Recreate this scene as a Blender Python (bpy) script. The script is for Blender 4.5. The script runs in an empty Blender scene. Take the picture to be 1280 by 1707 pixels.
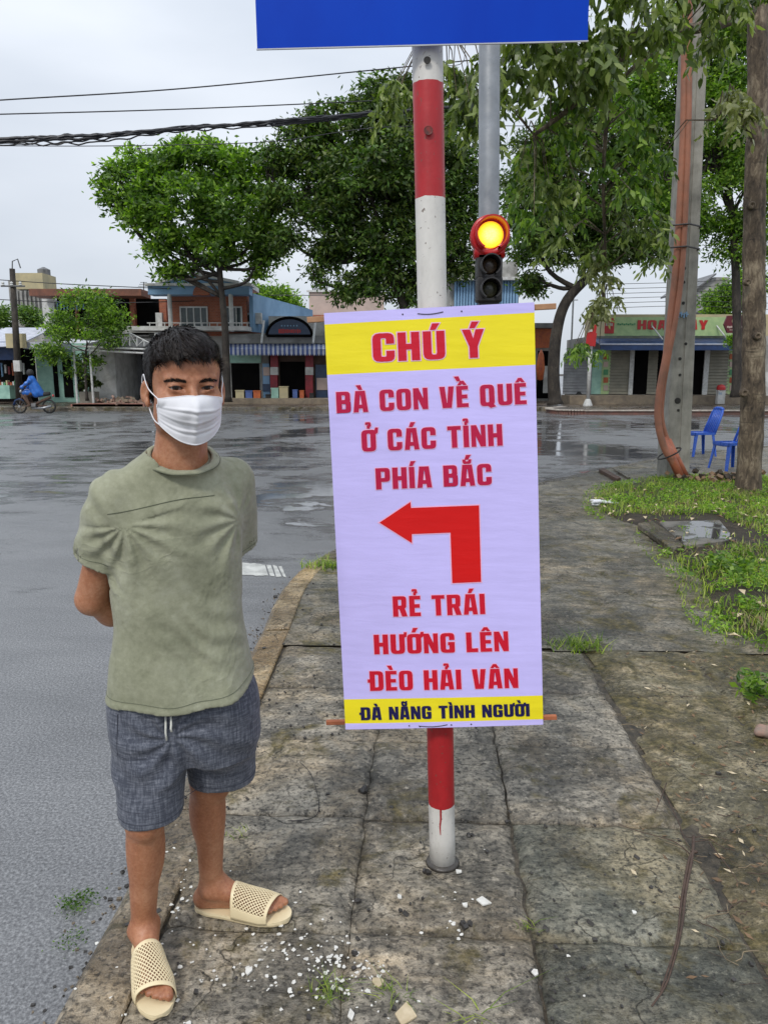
import bpy, bmesh, math, random, unicodedata
import numpy as np
from mathutils import Vector, Matrix, noise, geometry
from mathutils.bvhtree import BVHTree

R = math.radians
C = bpy.context.scene.collection
sc = bpy.context.scene
random.seed(7)
rng = np.random.default_rng(7)

# ------------------------------------------------------------------ camera
FPX, PITCH, HC = 1250.0, R(10.5), 1.53       # focal length in photograph pixels, tilt, height over the pavement
cam_d = bpy.data.cameras.new('camera')
cam = bpy.data.objects.new('camera', cam_d); C.objects.link(cam)
cam.location = (0, 0, HC); cam.rotation_euler = (R(90) - PITCH, 0, 0)
cam_d.sensor_fit = 'VERTICAL'; cam_d.sensor_height = 36; cam_d.sensor_width = 27
cam_d.lens = FPX / 1707 * 36
cam_d.clip_end = 2000; cam_d.clip_start = .05
sc.camera = cam

# ------------------------------------------------------------------ sky, sun, exposure
SUN_EL, SUN_AZ = R(48), R(205)               # azimuth from +Y, clockwise: behind the camera, to the left
w = bpy.data.worlds.new('World'); sc.world = w; w.use_nodes = True
nt = w.node_tree; nt.nodes.clear()
def N(t, **k):
    n = nt.nodes.new(t)
    for a, b in k.items(): setattr(n, a, b)
    return n
out = N('ShaderNodeOutputWorld'); bg = N('ShaderNodeBackground')
sky = N('ShaderNodeTexSky'); sky.sky_type = 'NISHITA'; sky.sun_disc = False
sky.sun_elevation = SUN_EL; sky.sun_rotation = SUN_AZ
bg.inputs['Strength'].default_value = .10
tc = N('ShaderNodeTexCoord'); sep = N('ShaderNodeSeparateXYZ')
nt.links.new(tc.outputs['Generated'], sep.inputs[0])
cr = N('ShaderNodeMapRange'); cr.inputs[1].default_value = 0; cr.inputs[2].default_value = 1
cr.inputs[3].default_value = 1.0; cr.inputs[4].default_value = 2.0
nt.links.new(sep.outputs['Z'], cr.inputs[0])
mp = N('ShaderNodeMapping'); mp.inputs['Scale'].default_value = (1.2, 1.2, 4.0)
nz = N('ShaderNodeTexNoise'); nz.inputs['Scale'].default_value = 1.3; nz.inputs['Detail'].default_value = 5; nz.inputs['Roughness'].default_value = .45
nt.links.new(tc.outputs['Generated'], mp.inputs[0]); nt.links.new(mp.outputs[0], nz.inputs['Vector'])
ramp = N('ShaderNodeValToRGB')
ramp.color_ramp.elements[0].position = .32; ramp.color_ramp.elements[0].color = (3.75, 4.2, 4.85, 1)
ramp.color_ramp.elements[1].position = .68; ramp.color_ramp.elements[1].color = (5.9, 6.25, 6.8, 1)
nt.links.new(nz.outputs['Fac'], ramp.inputs[0])
vm = N('ShaderNodeVectorMath', operation='SCALE')
nt.links.new(ramp.outputs[0], vm.inputs[0]); nt.links.new(cr.outputs[0], vm.inputs['Scale'])
mx = N('ShaderNodeMixRGB'); mx.inputs[0].default_value = .93          # a closed cloud deck over the clear sky
nt.links.new(sky.outputs[0], mx.inputs[1]); nt.links.new(vm.outputs[0], mx.inputs[2])
nt.links.new(mx.outputs[0], bg.inputs['Color']); nt.links.new(bg.outputs[0], out.inputs[0])

sl = bpy.data.lights.new('sun', 'SUN'); sl.energy = 1.5; sl.angle = R(10); sl.color = (1, .96, .9)
sun = bpy.data.objects.new('sun', sl); C.objects.link(sun)
sdir = Vector((math.sin(SUN_AZ) * math.cos(SUN_EL), math.cos(SUN_AZ) * math.cos(SUN_EL), math.sin(SUN_EL)))
sun.rotation_euler = sdir.to_track_quat('Z', 'Y').to_euler(); sun.location = (0, -5, 12)
sc.view_settings.view_transform = 'Standard'; sc.view_settings.look = 'None'
sc.view_settings.exposure = 0.28; sc.view_settings.gamma = 1; sc.view_settings.use_curve_mapping = False
sc.cycles.max_bounces = 6; sc.cycles.transparent_max_bounces = 8

# ------------------------------------------------------------------ photograph pixel -> place
SP, CP = math.sin(PITCH), math.cos(PITCH)
def ray(px, py):
    dx = (px - 640) / FPX; dz = -(py - 853.5) / FPX
    return Vector((dx, CP + dz * SP, -SP + dz * CP))
def P(px, py, Y):
    d = ray(px, py); return Vector((0, 0, HC)) + d * (Y / d.y)
def G(px, py, z=0.0):
    d = ray(px, py); return Vector((0, 0, HC)) + d * ((z - HC) / d.z)
def on_plane(px, py, o, n):
    d = ray(px, py); c = Vector((0, 0, HC)); return c + d * ((o - c).dot(n) / d.dot(n))

# ------------------------------------------------------------------ materials
MATS = {}
class NT:
    def __init__(s, name):
        s.m = bpy.data.materials.new(name); s.m.use_nodes = True; s.t = s.m.node_tree
        s.b = s.t.nodes['Principled BSDF']; s.out = s.t.nodes['Material Output']; MATS[name] = s.m
    def n(s, typ, **k):
        n = s.t.nodes.new(typ)
        for a, b in k.items():
            if a == 'ins':
                for q, v in b.items():
                    if isinstance(v, bpy.types.NodeSocket): s.t.links.new(v, n.inputs[q])
                    else: n.inputs[q].default_value = v
            else: setattr(n, a, b)
        return n
    def l(s, a, b): s.t.links.new(a, b)
    def coord(s, kind='Object', scale=(1, 1, 1), rot=(0, 0, 0)):
        if kind == 'World': o = s.n('ShaderNodeNewGeometry').outputs['Position']
        else: o = s.n('ShaderNodeTexCoord').outputs[kind]
        if scale == (1, 1, 1) and rot == (0, 0, 0): return o
        return s.n('ShaderNodeMapping', ins={'Vector': o, 'Scale': scale, 'Rotation': rot}).outputs[0]
    def noise(s, vec, scale, detail=4, rough=.55, dist=0):
        return s.n('ShaderNodeTexNoise', ins={'Vector': vec, 'Scale': scale, 'Detail': detail, 'Roughness': rough, 'Distortion': dist}).outputs['Fac']
    def ramp(s, fac, stops):
        r = s.n('ShaderNodeValToRGB', ins={0: fac}); e = r.color_ramp.elements
        while len(e) < len(stops): e.new(.5)
        for i, (p, c) in enumerate(stops):
            e[i].position = p; e[i].color = (c, c, c, 1) if isinstance(c, (int, float)) else (*c, 1)
        return r.outputs[0]
    def mix(s, f, a, b, mode='MIX'):
        n = s.n('ShaderNodeMixRGB', blend_type=mode)
        for q, v in ((0, f), (1, a), (2, b)):
            if isinstance(v, bpy.types.NodeSocket): s.l(v, n.inputs[q])
            else: n.inputs[q].default_value = v if q == 0 else ((v, v, v, 1) if isinstance(v, (int, float)) else (*v, 1))
        return n.outputs[0]
    def math(s, op, a, b=0.0, clamp=False):
        n = s.n('ShaderNodeMath', operation=op, use_clamp=clamp)
        for q, v in ((0, a), (1, b)):
            if isinstance(v, bpy.types.NodeSocket): s.l(v, n.inputs[q])
            else: n.inputs[q].default_value = v
        return n.outputs[0]
    def bump(s, h, strength, dist=.01, normal=None):
        ins = {'Height': h, 'Strength': strength, 'Distance': dist}
        if normal is not None: ins['Normal'] = normal
        return s.n('ShaderNodeBump', ins=ins).outputs[0]
    def set(s, **k):
        for a, v in k.items():
            q = {'color': 'Base Color', 'rough': 'Roughness', 'metal': 'Metallic', 'normal': 'Normal', 'spec': 'Specular IOR Level',
                 'sss': 'Subsurface Weight', 'emit': 'Emission Color', 'emits': 'Emission Strength', 'sheen': 'Sheen Weight', 'coat': 'Coat Weight'}[a]
            if isinstance(v, bpy.types.NodeSocket): s.l(v, s.b.inputs[q])
            else: s.b.inputs[q].default_value = (*v, 1) if isinstance(v, tuple) and len(v) == 3 else v
        return s.m

def pm(name, c1, c2=None, scale=4, rough=.6, bump=.15, bscale=40, metal=0, spec=.5, dist=.005, kind='Object', detail=5):
    """mottled paint, plaster, wood, plastic ..."""
    if name in MATS: return MATS[name]
    t = NT(name); v = t.coord(kind)
    if c2 is None: c2 = tuple(x * .75 for x in c1)
    f = t.noise(v, scale, detail, .6, .3)
    col = t.ramp(f, [(.3, c2), (.65, c1)])
    r2 = t.ramp(t.noise(v, scale * 3, 3), [(.3, max(.02, rough - .12)), (.7, min(1, rough + .1))])
    t.set(color=col, rough=r2, metal=metal, spec=spec)
    if bump: t.set(normal=t.bump(t.noise(v, bscale, 4), bump, dist))
    return t.m

# wet asphalt: dark, mottled, with flat puddles that mirror
t = NT('wet_asphalt'); v = t.coord('World')
agg = t.noise(v, 90, 3, .7)
fine = t.n('ShaderNodeTexVoronoi', ins={'Vector': v, 'Scale': 120.0}).outputs['Distance']
big = t.noise(t.coord('World', (1, .55, 1)), .35, 6, .62, .6)
mid = t.noise(t.coord('World', (.6, 1.35, 1)), 1.5, 8, .68, .35)
col = t.ramp(t.math('ADD', t.math('MULTIPLY', agg, .78), t.math('MULTIPLY', mid, .22)), [(.36, (.07, .07, .073)), (.5, (.15, .151, .155)), (.66, (.30, .302, .306))])
sepn = t.n('ShaderNodeSeparateXYZ', ins={0: v})
# beyond the corner the surface is broken and holds much more water
farf = t.n('ShaderNodeMapRange', ins={0: sepn.outputs['Y'], 1: 4.2, 2: 10.0, 3: 0.0, 4: .10}).outputs[0]
sumf = t.math('ADD', t.math('ADD', t.math('MULTIPLY', big, .55), t.math('MULTIPLY', mid, .45)), farf)
wet = t.ramp(sumf, [(.555, 0.0), (.63, 1.0)])
col = t.mix(wet, col, t.mix(1.0, col, (.5, .5, .5), 'MULTIPLY'))
spk = t.ramp(t.noise(v, 160, 1), [(.73, 0.0), (.78, 1.0)])
col = t.mix(t.math('MULTIPLY', spk, .5), col, (.4, .4, .4))
rgh = t.mix(wet, t.ramp(mid, [(.3, .30), (.7, .5)]), .07)
inv = t.math('SUBTRACT', 1.0, wet)
hgt = t.math('ADD', t.math('MULTIPLY', fine, .6), t.math('MULTIPLY', agg, .7))
b1 = t.bump(t.math('MULTIPLY', hgt, inv), .5, .006)
b2 = t.bump(t.math('MULTIPLY', t.math('MULTIPLY', mid, t.math('ADD', inv, .04)), t.math('ADD', t.math('MULTIPLY', farf, 9.0), .12)), .5, .10, b1)
t.set(color=col, rough=rgh, normal=b2, spec=.6)

def concrete(name, a, b, c, moss=0.0, wetness=.5, s=1.0):
    t = NT(name); v = t.coord('World')
    oi = t.n('ShaderNodeObjectInfo').outputs['Random']
    n1 = t.noise(v, 2.2 * s, 8, .68, .9); n2 = t.noise(v, 9 * s, 7, .7, .5); n3 = t.noise(v, 60, 4, .7)
    st = t.noise(t.coord('World', (1, 2.6, 1), (0, 0, .12)), 6.0, 7, .72, 1.5)
    f = t.math('ADD', t.math('MULTIPLY', n1, .45), t.math('ADD', t.math('MULTIPLY', n2, .3), t.math('MULTIPLY', st, .25)))
    f = t.math('ADD', f, t.math('MULTIPLY', t.math('SUBTRACT', oi, .5), .05))
    col = t.ramp(f, [(.38, a), (.49, b), (.60, c)])
    col = t.mix(t.ramp(n3, [(.37, .8), (.52, 0.0)]), col, tuple(x * .3 for x in a))
    tan = t.ramp(t.noise(v, 1.5 * s, 7, .7, .7), [(.47, 0.0), (.62, .75)])
    col = t.mix(tan, col, t.mix(1.0, col, (1.30, 1.12, .86), 'MULTIPLY'))
    fl = t.ramp(t.noise(v, 34 * s, 5, .75), [(.56, 0.0), (.68, .5)])
    col = t.mix(fl, col, tuple(min(.8, x * 1.35) for x in c))
    # narrow dark cracks and black lichen veins
    cv = t.n('ShaderNodeTexVoronoi', feature='DISTANCE_TO_EDGE', ins={'Vector': t.n('ShaderNodeVectorMath', operation='ADD', ins={0: v, 1: t.n('ShaderNodeVectorMath', operation='SCALE', ins={0: t.n('ShaderNodeTexNoise', ins={'Vector': v, 'Scale': 5.0, 'Detail': 5.0}).outputs['Color'], 'Scale': .35}).outputs[0]}).outputs[0], 'Scale': 4.0})
    crk = t.ramp(cv.outputs['Distance'], [(0.0, 1.0), (.022, 0.0)])
    crk = t.math('MULTIPLY', crk, t.ramp(n1, [(.45, 0.0), (.6, .8)]))
    col = t.mix(crk, col, (.02, .02, .018))
    if moss:
        mo = t.ramp(t.noise(v, 3.3, 7, .7, .8), [(.62 - .25 * moss, 0.0), (.72 - .2 * moss, 1.0)])
        mcol = t.ramp(t.noise(v, 24, 5, .7), [(.35, (.022, .02, .007)), (.52, (.10, .08, .022)), (.68, (.27, .21, .09))])
        col = t.mix(mo, col, mcol)
    lowp = t.ramp(t.noise(v, 1.7, 5, .6, .6), [(.5 - .2 * wetness, 1.0), (.62 - .1 * wetness, 0.0)])
    col = t.mix(lowp, col, t.mix(1.0, col, (.42, .40, .37), 'MULTIPLY'))
    rgh = t.mix(lowp, t.ramp(n2, [(.3, .26), (.7, .58)]), t.ramp(n2, [(.35, .06), (.65, .26)]))
    hh = t.math('ADD', t.math('MULTIPLY', n2, 1.0), t.math('ADD', t.math('MULTIPLY', st, .9), t.math('MULTIPLY', n3, .35)))
    hh = t.math('SUBTRACT', hh, t.math('MULTIPLY', crk, .4))
    hh = t.math('MULTIPLY', hh, t.math('SUBTRACT', 1.0, t.math('MULTIPLY', lowp, .62)))
    nn = t.bump(hh, .95, .026)
    t.set(color=col, rough=rgh, normal=nn, spec=.5); return t.m
concrete('wet_concrete', (.05, .046, .037), (.225, .202, .162), (.58, .51, .40), .3, 1.15)
concrete('dark_concrete', (.05, .053, .042), (.16, .16, .125), (.40, .375, .29), .42, .7)
concrete('mossy_concrete', (.045, .04, .022), (.19, .165, .10), (.55, .47, .32), .75, .9)
concrete('cast_wet', (.035, .035, .03), (.125, .117, .095), (.36, .32, .25), .45, 1.0)
concrete('ochre_kerb', (.16, .115, .06), (.42, .31, .17), (.62, .5, .33), .1, .2)
concrete('brown_kerb', (.09, .075, .055), (.27, .225, .165), (.48, .41, .31), .3, .4)
concrete('grey_kerb', (.07, .065, .055), (.16, .145, .12), (.3, .26, .21), .5, .4)
concrete('far_paving', (.07, .055, .045), (.16, .125, .1), (.28, .23, .19), .3, .4, .4)

t = NT('soil'); v = t.coord('World')
t.set(color=t.ramp(t.noise(v, 14, 8, .7), [(.3, (.012, .009, .006)), (.55, (.045, .033, .02)), (.75, (.11, .08, .05))]), rough=.8, normal=t.bump(t.noise(v, 25, 8, .7), 1.0, .03))

def leafmat(name, a, b, c, trans=.25, rough=.42):
    t = NT(name); g = t.n('ShaderNodeNewGeometry')
    f = t.math('ADD', t.math('MULTIPLY', g.outputs['Random Per Island'], .55), t.math('MULTIPLY', t.noise(g.outputs['Position'], .9, 3), .5))
    col = t.ramp(f, [(.22, a), (.5, b), (.8, c)])
    t.set(color=col, rough=rough, spec=.5)
    tr = t.n('ShaderNodeBsdfTranslucent', ins={'Color': t.mix(1.0, col, (1.5, 1.7, .6), 'MULTIPLY')})
    ms = t.n('ShaderNodeMixShader', ins={0: trans, 1: t.b.outputs[0], 2: tr.outputs[0]})
    t.l(ms.outputs[0], t.out.inputs[0]); return t.m
leafmat('leaf_bright', (.05, .11, .012), (.15, .28, .03), (.36, .52, .08), .5)
leafmat('leaf_dark', (.014, .03, .008), (.045, .08, .014), (.17, .22, .05), .35)
leafmat('leaf_mid', (.028, .065, .012), (.07, .145, .022), (.17, .27, .05), .35)
leafmat('leaf_near', (.035, .055, .014), (.10, .15, .03), (.32, .38, .13), .4, .35)
leafmat('leaf_near_pale', (.08, .09, .035), (.2, .22, .09), (.42, .43, .24), .35, .35)
leafmat('leaf_near_green', (.03, .07, .012), (.085, .17, .022), (.24, .36, .055), .4, .38)
leafmat('grass', (.06, .11, .014), (.18, .28, .035), (.5, .56, .12), .45, .5)
leafmat('grass_dry', (.16, .13, .06), (.27, .22, .11), (.4, .34, .2), .2, .6)

def bark(name, a, b, c, sc_=1.0, blot=None):
    t = NT(name); v = t.coord('World', (1, 1, .35))
    n = t.noise(v, 22 * sc_, 8, .7, .6); n2 = t.noise(t.coord('World'), 3 * sc_, 4)
    col = t.ramp(t.math('ADD', t.math('MULTIPLY', n, .6), t.math('MULTIPLY', n2, .4)), [(.35, a), (.5, b), (.63, c)])
    rings = t.noise(t.coord('World', (.6, .6, 6)), 3.5 * sc_, 4, .6)
    col = t.mix(t.ramp(rings, [(.62, 0.0), (.7, .7)]), col, tuple(x * .6 for x in a))
    t.set(color=col, rough=.8, normal=t.bump(n, .9, .03)); return t.m
bark('bark_near', (.018, .013, .009), (.12, .088, .058), (.32, .26, .18))
bark('bark_far', (.012, .01, .008), (.035, .028, .022), (.08, .066, .05), .5)
t = NT('pole_concrete'); v = t.coord('World')
col = t.ramp(t.math('ADD', t.math('MULTIPLY', t.noise(v, 4, 5), .6), t.math('MULTIPLY', t.noise(t.coord('World', (1, 1, .2)), 9, 6, .7), .4)), [(.35, (.15, .145, .125)), (.52, (.27, .26, .225)), (.68, (.37, .355, .31))])
t.set(color=col, rough=.75, normal=t.bump(t.noise(v, 60, 4), .3, .01))

# skin, cloth
t = NT('skin'); v = t.coord('World')
f = t.math('ADD', t.math('MULTIPLY', t.noise(v, 9, 5, .65), .6), t.math('MULTIPLY', t.noise(v, 120, 4, .7), .4))
t.set(color=t.ramp(f, [(.34, (.26, .095, .045)), (.5, (.385, .165, .085)), (.66, (.50, .25, .145))]), rough=.46, sss=.12, spec=.45,
      normal=t.bump(t.noise(v, 220, 4, .7), .3, .002))
t.b.inputs['Subsurface Radius'].default_value = (.012, .004, .002)
t = NT('shirt_cloth'); v = t.coord('World')
f = t.math('ADD', t.math('MULTIPLY', t.noise(v, 5.5, 6, .62, .6), .65), t.math('MULTIPLY', t.noise(v, 60, 4, .7), .35))
col = t.ramp(f, [(.34, (.205, .212, .14)), (.5, (.285, .29, .202)), (.66, (.37, .375, .28))])
damp = t.ramp(t.noise(t.coord('World', (1, 1, .45)), 6.5, 6, .7, .8), [(.58, 0.0), (.72, .5)])
col = t.mix(damp, col, t.mix(1.0, col, (.75, .76, .72), 'MULTIPLY'))
fold = t.noise(t.coord('World', (1, 1, .8), (0, .35, 0)), 7, 3, .5, .8)
rip = t.noise(t.coord('World', (1, 1, 1.2)), 30, 4, .6)
cn = t.noise(t.coord('World', (1, 1, 1.1), (0, .5, .2)), 6.5, 3, .5, 1.6)
crs = t.ramp(t.math('ABSOLUTE', t.math('SUBTRACT', cn, .5)), [(0.0, 1.0), (.06, .45), (.15, 0.0)])
crs = t.math('MULTIPLY', crs, t.ramp(t.noise(v, 5, 2), [(.42, 0.0), (.6, 1.0)]))
nb = t.bump(t.math('ADD', t.math('ADD', fold, t.math('MULTIPLY', rip, .14)), t.math('MULTIPLY', crs, .10)), .55, .024)
t.set(color=col, rough=.92, sheen=.15, spec=.2, normal=t.bump(t.noise(v, 700, 2), .25, .001, nb))
t = NT('seam_thread'); t.set(color=(.12, .13, .085), rough=.9)
t = NT('shorts_cloth'); v = t.coord('World')
a = t.noise(t.coord('World', (1, 1, .10)), 210, 3, .7); b = t.noise(t.coord('World', (.12, .12, 1)), 210, 3, .7)
f = t.math('ADD', t.math('MULTIPLY', a, .4), t.math('ADD', t.math('MULTIPLY', b, .4), t.math('MULTIPLY', t.noise(v, 12, 5), .1)))
col = t.ramp(f, [(.4, (.06, .067, .088)), (.5, (.13, .14, .17)), (.6, (.25, .262, .3))])
nb = t.bump(t.noise(t.coord('World', (1, 1, .5), (0, .2, .2)), 8, 3, .5, .8), .35, .02)
t.set(color=col, rough=.9, spec=.2, sheen=.1, normal=t.bump(f, .3, .002, nb))
pm('mask_cloth', (.8, .8, .83), (.74, .74, .77), 20, .85, .2, 500, dist=.001)
pm('hair_black', (.014, .010, .008), (.005, .004, .004), 60, .6, .5, 300, dist=.002, spec=.25)
pm('hair_strand', (.022, .015, .012), (.008, .006, .005), 90, .45, 0, spec=.25)
pm('sandal_plastic', (.78, .66, .42), (.7, .57, .35), 10, .45, .1, 80, dist=.002)
pm('cord_white', (.75, .75, .68), None, 40, .8)
t = NT('eye'); o = t.coord('Object')
sx = t.n('ShaderNodeSeparateXYZ', ins={0: o})
rr = t.math('POWER', t.math('ADD', t.math('MULTIPLY', sx.outputs['X'], sx.outputs['X']), t.math('MULTIPLY', sx.outputs['Z'], sx.outputs['Z'])), .5)
col = t.ramp(t.math('MULTIPLY', rr, 50.0), [(.0, (.004, .003, .003)), (.11, (.004, .003, .003)), (.13, (.035, .016, .008)), (.3, (.03, .014, .008)), (.36, (.30, .25, .23)), (1.0, (.30, .23, .21))])
t.set(color=col, rough=.25, spec=.25)

# ------------------------------------------------------------------ mesh helpers
class M:
    def __init__(s): s.v = []; s.f = []; s.mi = []
    def add(s, vs, fs, m=0):
        k = len(s.v); s.v += [tuple(x) for x in vs]; s.f += [tuple(i + k for i in f) for f in fs]; s.mi += [m] * len(fs)
    def hexa(s, p, m=0):       # 0-3 bottom ring, 4-7 top ring
        s.add(p, [(3, 2, 1, 0), (4, 5, 6, 7), (0, 1, 5, 4), (1, 2, 6, 5), (2, 3, 7, 6), (3, 0, 4, 7)], m)
    def box(s, c, d, rot=None, m=0):
        x, y, z = (q / 2 for q in d)
        p = [Vector(q) for q in ((-x, -y, -z), (x, -y, -z), (x, y, -z), (-x, y, -z), (-x, -y, z), (x, -y, z), (x, y, z), (-x, y, z))]
        if rot is not None: p = [rot @ q for q in p]
        s.hexa([q + Vector(c) for q in p], m)
    def span(s, a, b, m=0):    # box between two opposite corners
        a, b = Vector(a), Vector(b)
        s.box((a + b) / 2, [abs(q) for q in (b - a)], None, m)
    def tube(s, path, rad, n=8, caps=True, m=0, flat=1.0):
        path = [Vector(p) for p in path]
        if isinstance(rad, (int, float)): rad = [rad] * len(path)
        vs, fs = [], []; ref = None
        for i, p in enumerate(path):
            d = (path[min(i + 1, len(path) - 1)] - path[max(i - 1, 0)])
            d = d.normalized() if d.length > 1e-9 else Vector((0, 0, 1))
            if ref is None:
                ref = d.orthogonal().normalized() if abs(d.z) < .9 else Vector((1, 0, 0))
            u = (ref - d * ref.dot(d)).normalized(); ref = u; w_ = d.cross(u)
            for k in range(n):
                a = 2 * math.pi * k / n
                vs.append(p + (u * math.cos(a) + w_ * math.sin(a) * flat) * rad[i])
        for i in range(len(path) - 1):
            for k in range(n):
                a, b = i * n + k, i * n + (k + 1) % n
                fs.append((a, b, b + n, a + n))
        if caps:
            fs.append(tuple(range(n - 1, -1, -1))); fs.append(tuple((len(path) - 1) * n + k for k in range(n)))
        s.add(vs, fs, m)
    def lathe(s, prof, c, n=16, axis=None, m=0):   # prof (r, h)
        c = Vector(c); q = axis.to_track_quat('Z', 'Y') if axis is not None else None
        vs, fs = [], []
        for r, h in prof:
            for k in range(n):
                a = 2 * math.pi * k / n; p = Vector((r * math.cos(a), r * math.sin(a), h))
                vs.append(c + (q @ p if q else p))
        for i in range(len(prof) - 1):
            for k in range(n):
                a, b = i * n + k, i * n + (k + 1) % n
                fs.append((a, b, b + n, a + n))
        fs.append(tuple(range(n - 1, -1, -1))); fs.append(tuple((len(prof) - 1) * n + k for k in range(n)))
        s.add(vs, fs, m)
    def prism(s, poly, off, m=0):      # polygon of 3D points extruded by a vector
        n = len(poly); off = Vector(off); a = [Vector(p) for p in poly]
        s.add(a + [p + off for p in a], [tuple(range(n)), tuple(range(2 * n - 1, n - 1, -1))] + [(i, n + i, n + (i + 1) % n, (i + 1) % n) for i in range(n)], m)
    def obj(s, name, mats, parent=None, smooth=False, bevel=0, subd=0, fix=False, origin=None, seg=1):
        me = bpy.data.meshes.new(name)
        vs = s.v
        if origin is not None: vs = [(a - origin[0], b - origin[1], c - origin[2]) for a, b, c in vs]
        me.from_pydata(vs, [], s.f)
        if not isinstance(mats, (list, tuple)): mats = [mats]
        for m in mats: me.materials.append(MATS[m] if isinstance(m, str) else m)
        if any(s.mi): me.polygons.foreach_set('material_index', s.mi)
        if fix:
            b = bmesh.new(); b.from_mesh(me); bmesh.ops.recalc_face_normals(b, faces=b.faces); b.to_mesh(me); b.free()
        if smooth: me.polygons.foreach_set('use_smooth', [True] * len(me.polygons))
        o = bpy.data.objects.new(name, me); C.objects.link(o)
        if origin is not None: o.location = origin
        if parent is not None:
            o.parent = parent
            o.location = Vector(o.location) - wloc(parent)
        if bevel:
            q = o.modifiers.new('bevel', 'BEVEL'); q.width = bevel; q.segments = seg; q.limit_method = 'ANGLE'; q.harden_normals = False
        if subd:
            q = o.modifiers.new('subsurf', 'SUBSURF'); q.levels = q.render_levels = subd
        me.update(); return o
def wloc(o):
    v = Vector((0, 0, 0))
    while o is not None: v += o.location; o = o.parent
    return v
def thing(name, label, cat, loc=(0, 0, 0), group=None, kind=None):
    o = bpy.data.objects.new(name, None); C.objects.link(o); o.location = loc
    o['label'] = label; o['category'] = cat
    if group: o['group'] = group
    if kind: o['kind'] = kind
    return o
def tag(o, label, cat, group=None, kind=None):
    o['label'] = label; o['category'] = cat
    if group: o['group'] = group
    if kind: o['kind'] = kind
    return o
def struct(o): o['kind'] = 'structure'; return o
def copy_thing(root, loc, label=None, rotz=None):
    def cp(o, par):
        c = o.copy(); C.objects.link(c); c.parent = par
        for ch in o.children: cp(ch, c)
        return c
    r = cp(root, None); r.location = loc
    if rotz is not None: r.rotation_euler = (0, 0, rotz)
    if label: r['label'] = label
    return r
def fast_mesh(name, V, F, mats, parent=None, smooth=True, mi=None):
    """numpy vertices and equal-length faces -> object"""
    me = bpy.data.meshes.new(name); V = np.asarray(V, np.float32); F = np.asarray(F, np.int32)
    me.vertices.add(len(V)); me.vertices.foreach_set('co', V.ravel())
    k = F.shape[1]; me.loops.add(F.size); me.loops.foreach_set('vertex_index', F.ravel())
    me.polygons.add(len(F)); me.polygons.foreach_set('loop_start', np.arange(0, F.size, k, dtype=np.int32))
    for m in (mats if isinstance(mats, (list, tuple)) else [mats]): me.materials.append(MATS[m])
    if mi is not None: me.polygons.foreach_set('material_index', np.asarray(mi, np.int32))
    me.update(calc_edges=True); me.validate()
    me.polygons.foreach_set('use_smooth', np.full(len(me.polygons), smooth, bool))
    o = bpy.data.objects.new(name, me); C.objects.link(o)
    if parent is not None: o.parent = parent; o.location = -wloc(parent)
    return o

def rounded(loop, seg=3):
    """[(x, y[, radius])] -> points with rounded corners"""
    out_ = []; n = len(loop)
    for i, q in enumerate(loop):
        p = Vector(q[:2]); r = q[2] if len(q) > 2 else 0
        if not r: out_.append(p); continue
        a = Vector(loop[i - 1][:2]); b = Vector(loop[(i + 1) % n][:2])
        la, lb = (a - p).length, (b - p).length; r = min(r, la * .5, lb * .5)
        p1 = p + (a - p) / la * r; p2 = p + (b - p) / lb * r
        for k in range(seg + 1):
            t_ = k / seg; out_.append(p1.lerp(p, t_).lerp(p.lerp(p2, t_), t_))
    return out_
def area2(l): return sum(l[i - 1].x * l[i].y - l[i].x * l[i - 1].y for i in range(len(l))) / 2
def offset_loop(l, d, hole):
    """grow an outline (shrink a hole) by d"""
    sgn = 1 if area2(l) > 0 else -1
    if hole: sgn = -sgn
    res = []
    pts = [p for i, p in enumerate(l) if (p - l[i - 1]).length > 1e-5]
    n = len(pts)
    for i, p in enumerate(pts):
        e1 = (p - pts[i - 1]).normalized(); e2 = (pts[(i + 1) % n] - p).normalized()
        n1 = Vector((e1.y, -e1.x)); n2 = Vector((e2.y, -e2.x)); s_ = n1 + n2
        s_ = s_ / max(.6, s_.dot(n1)) if s_.length > .1 else n1
        res.append(p + s_ * d * sgn)
    return res

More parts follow.
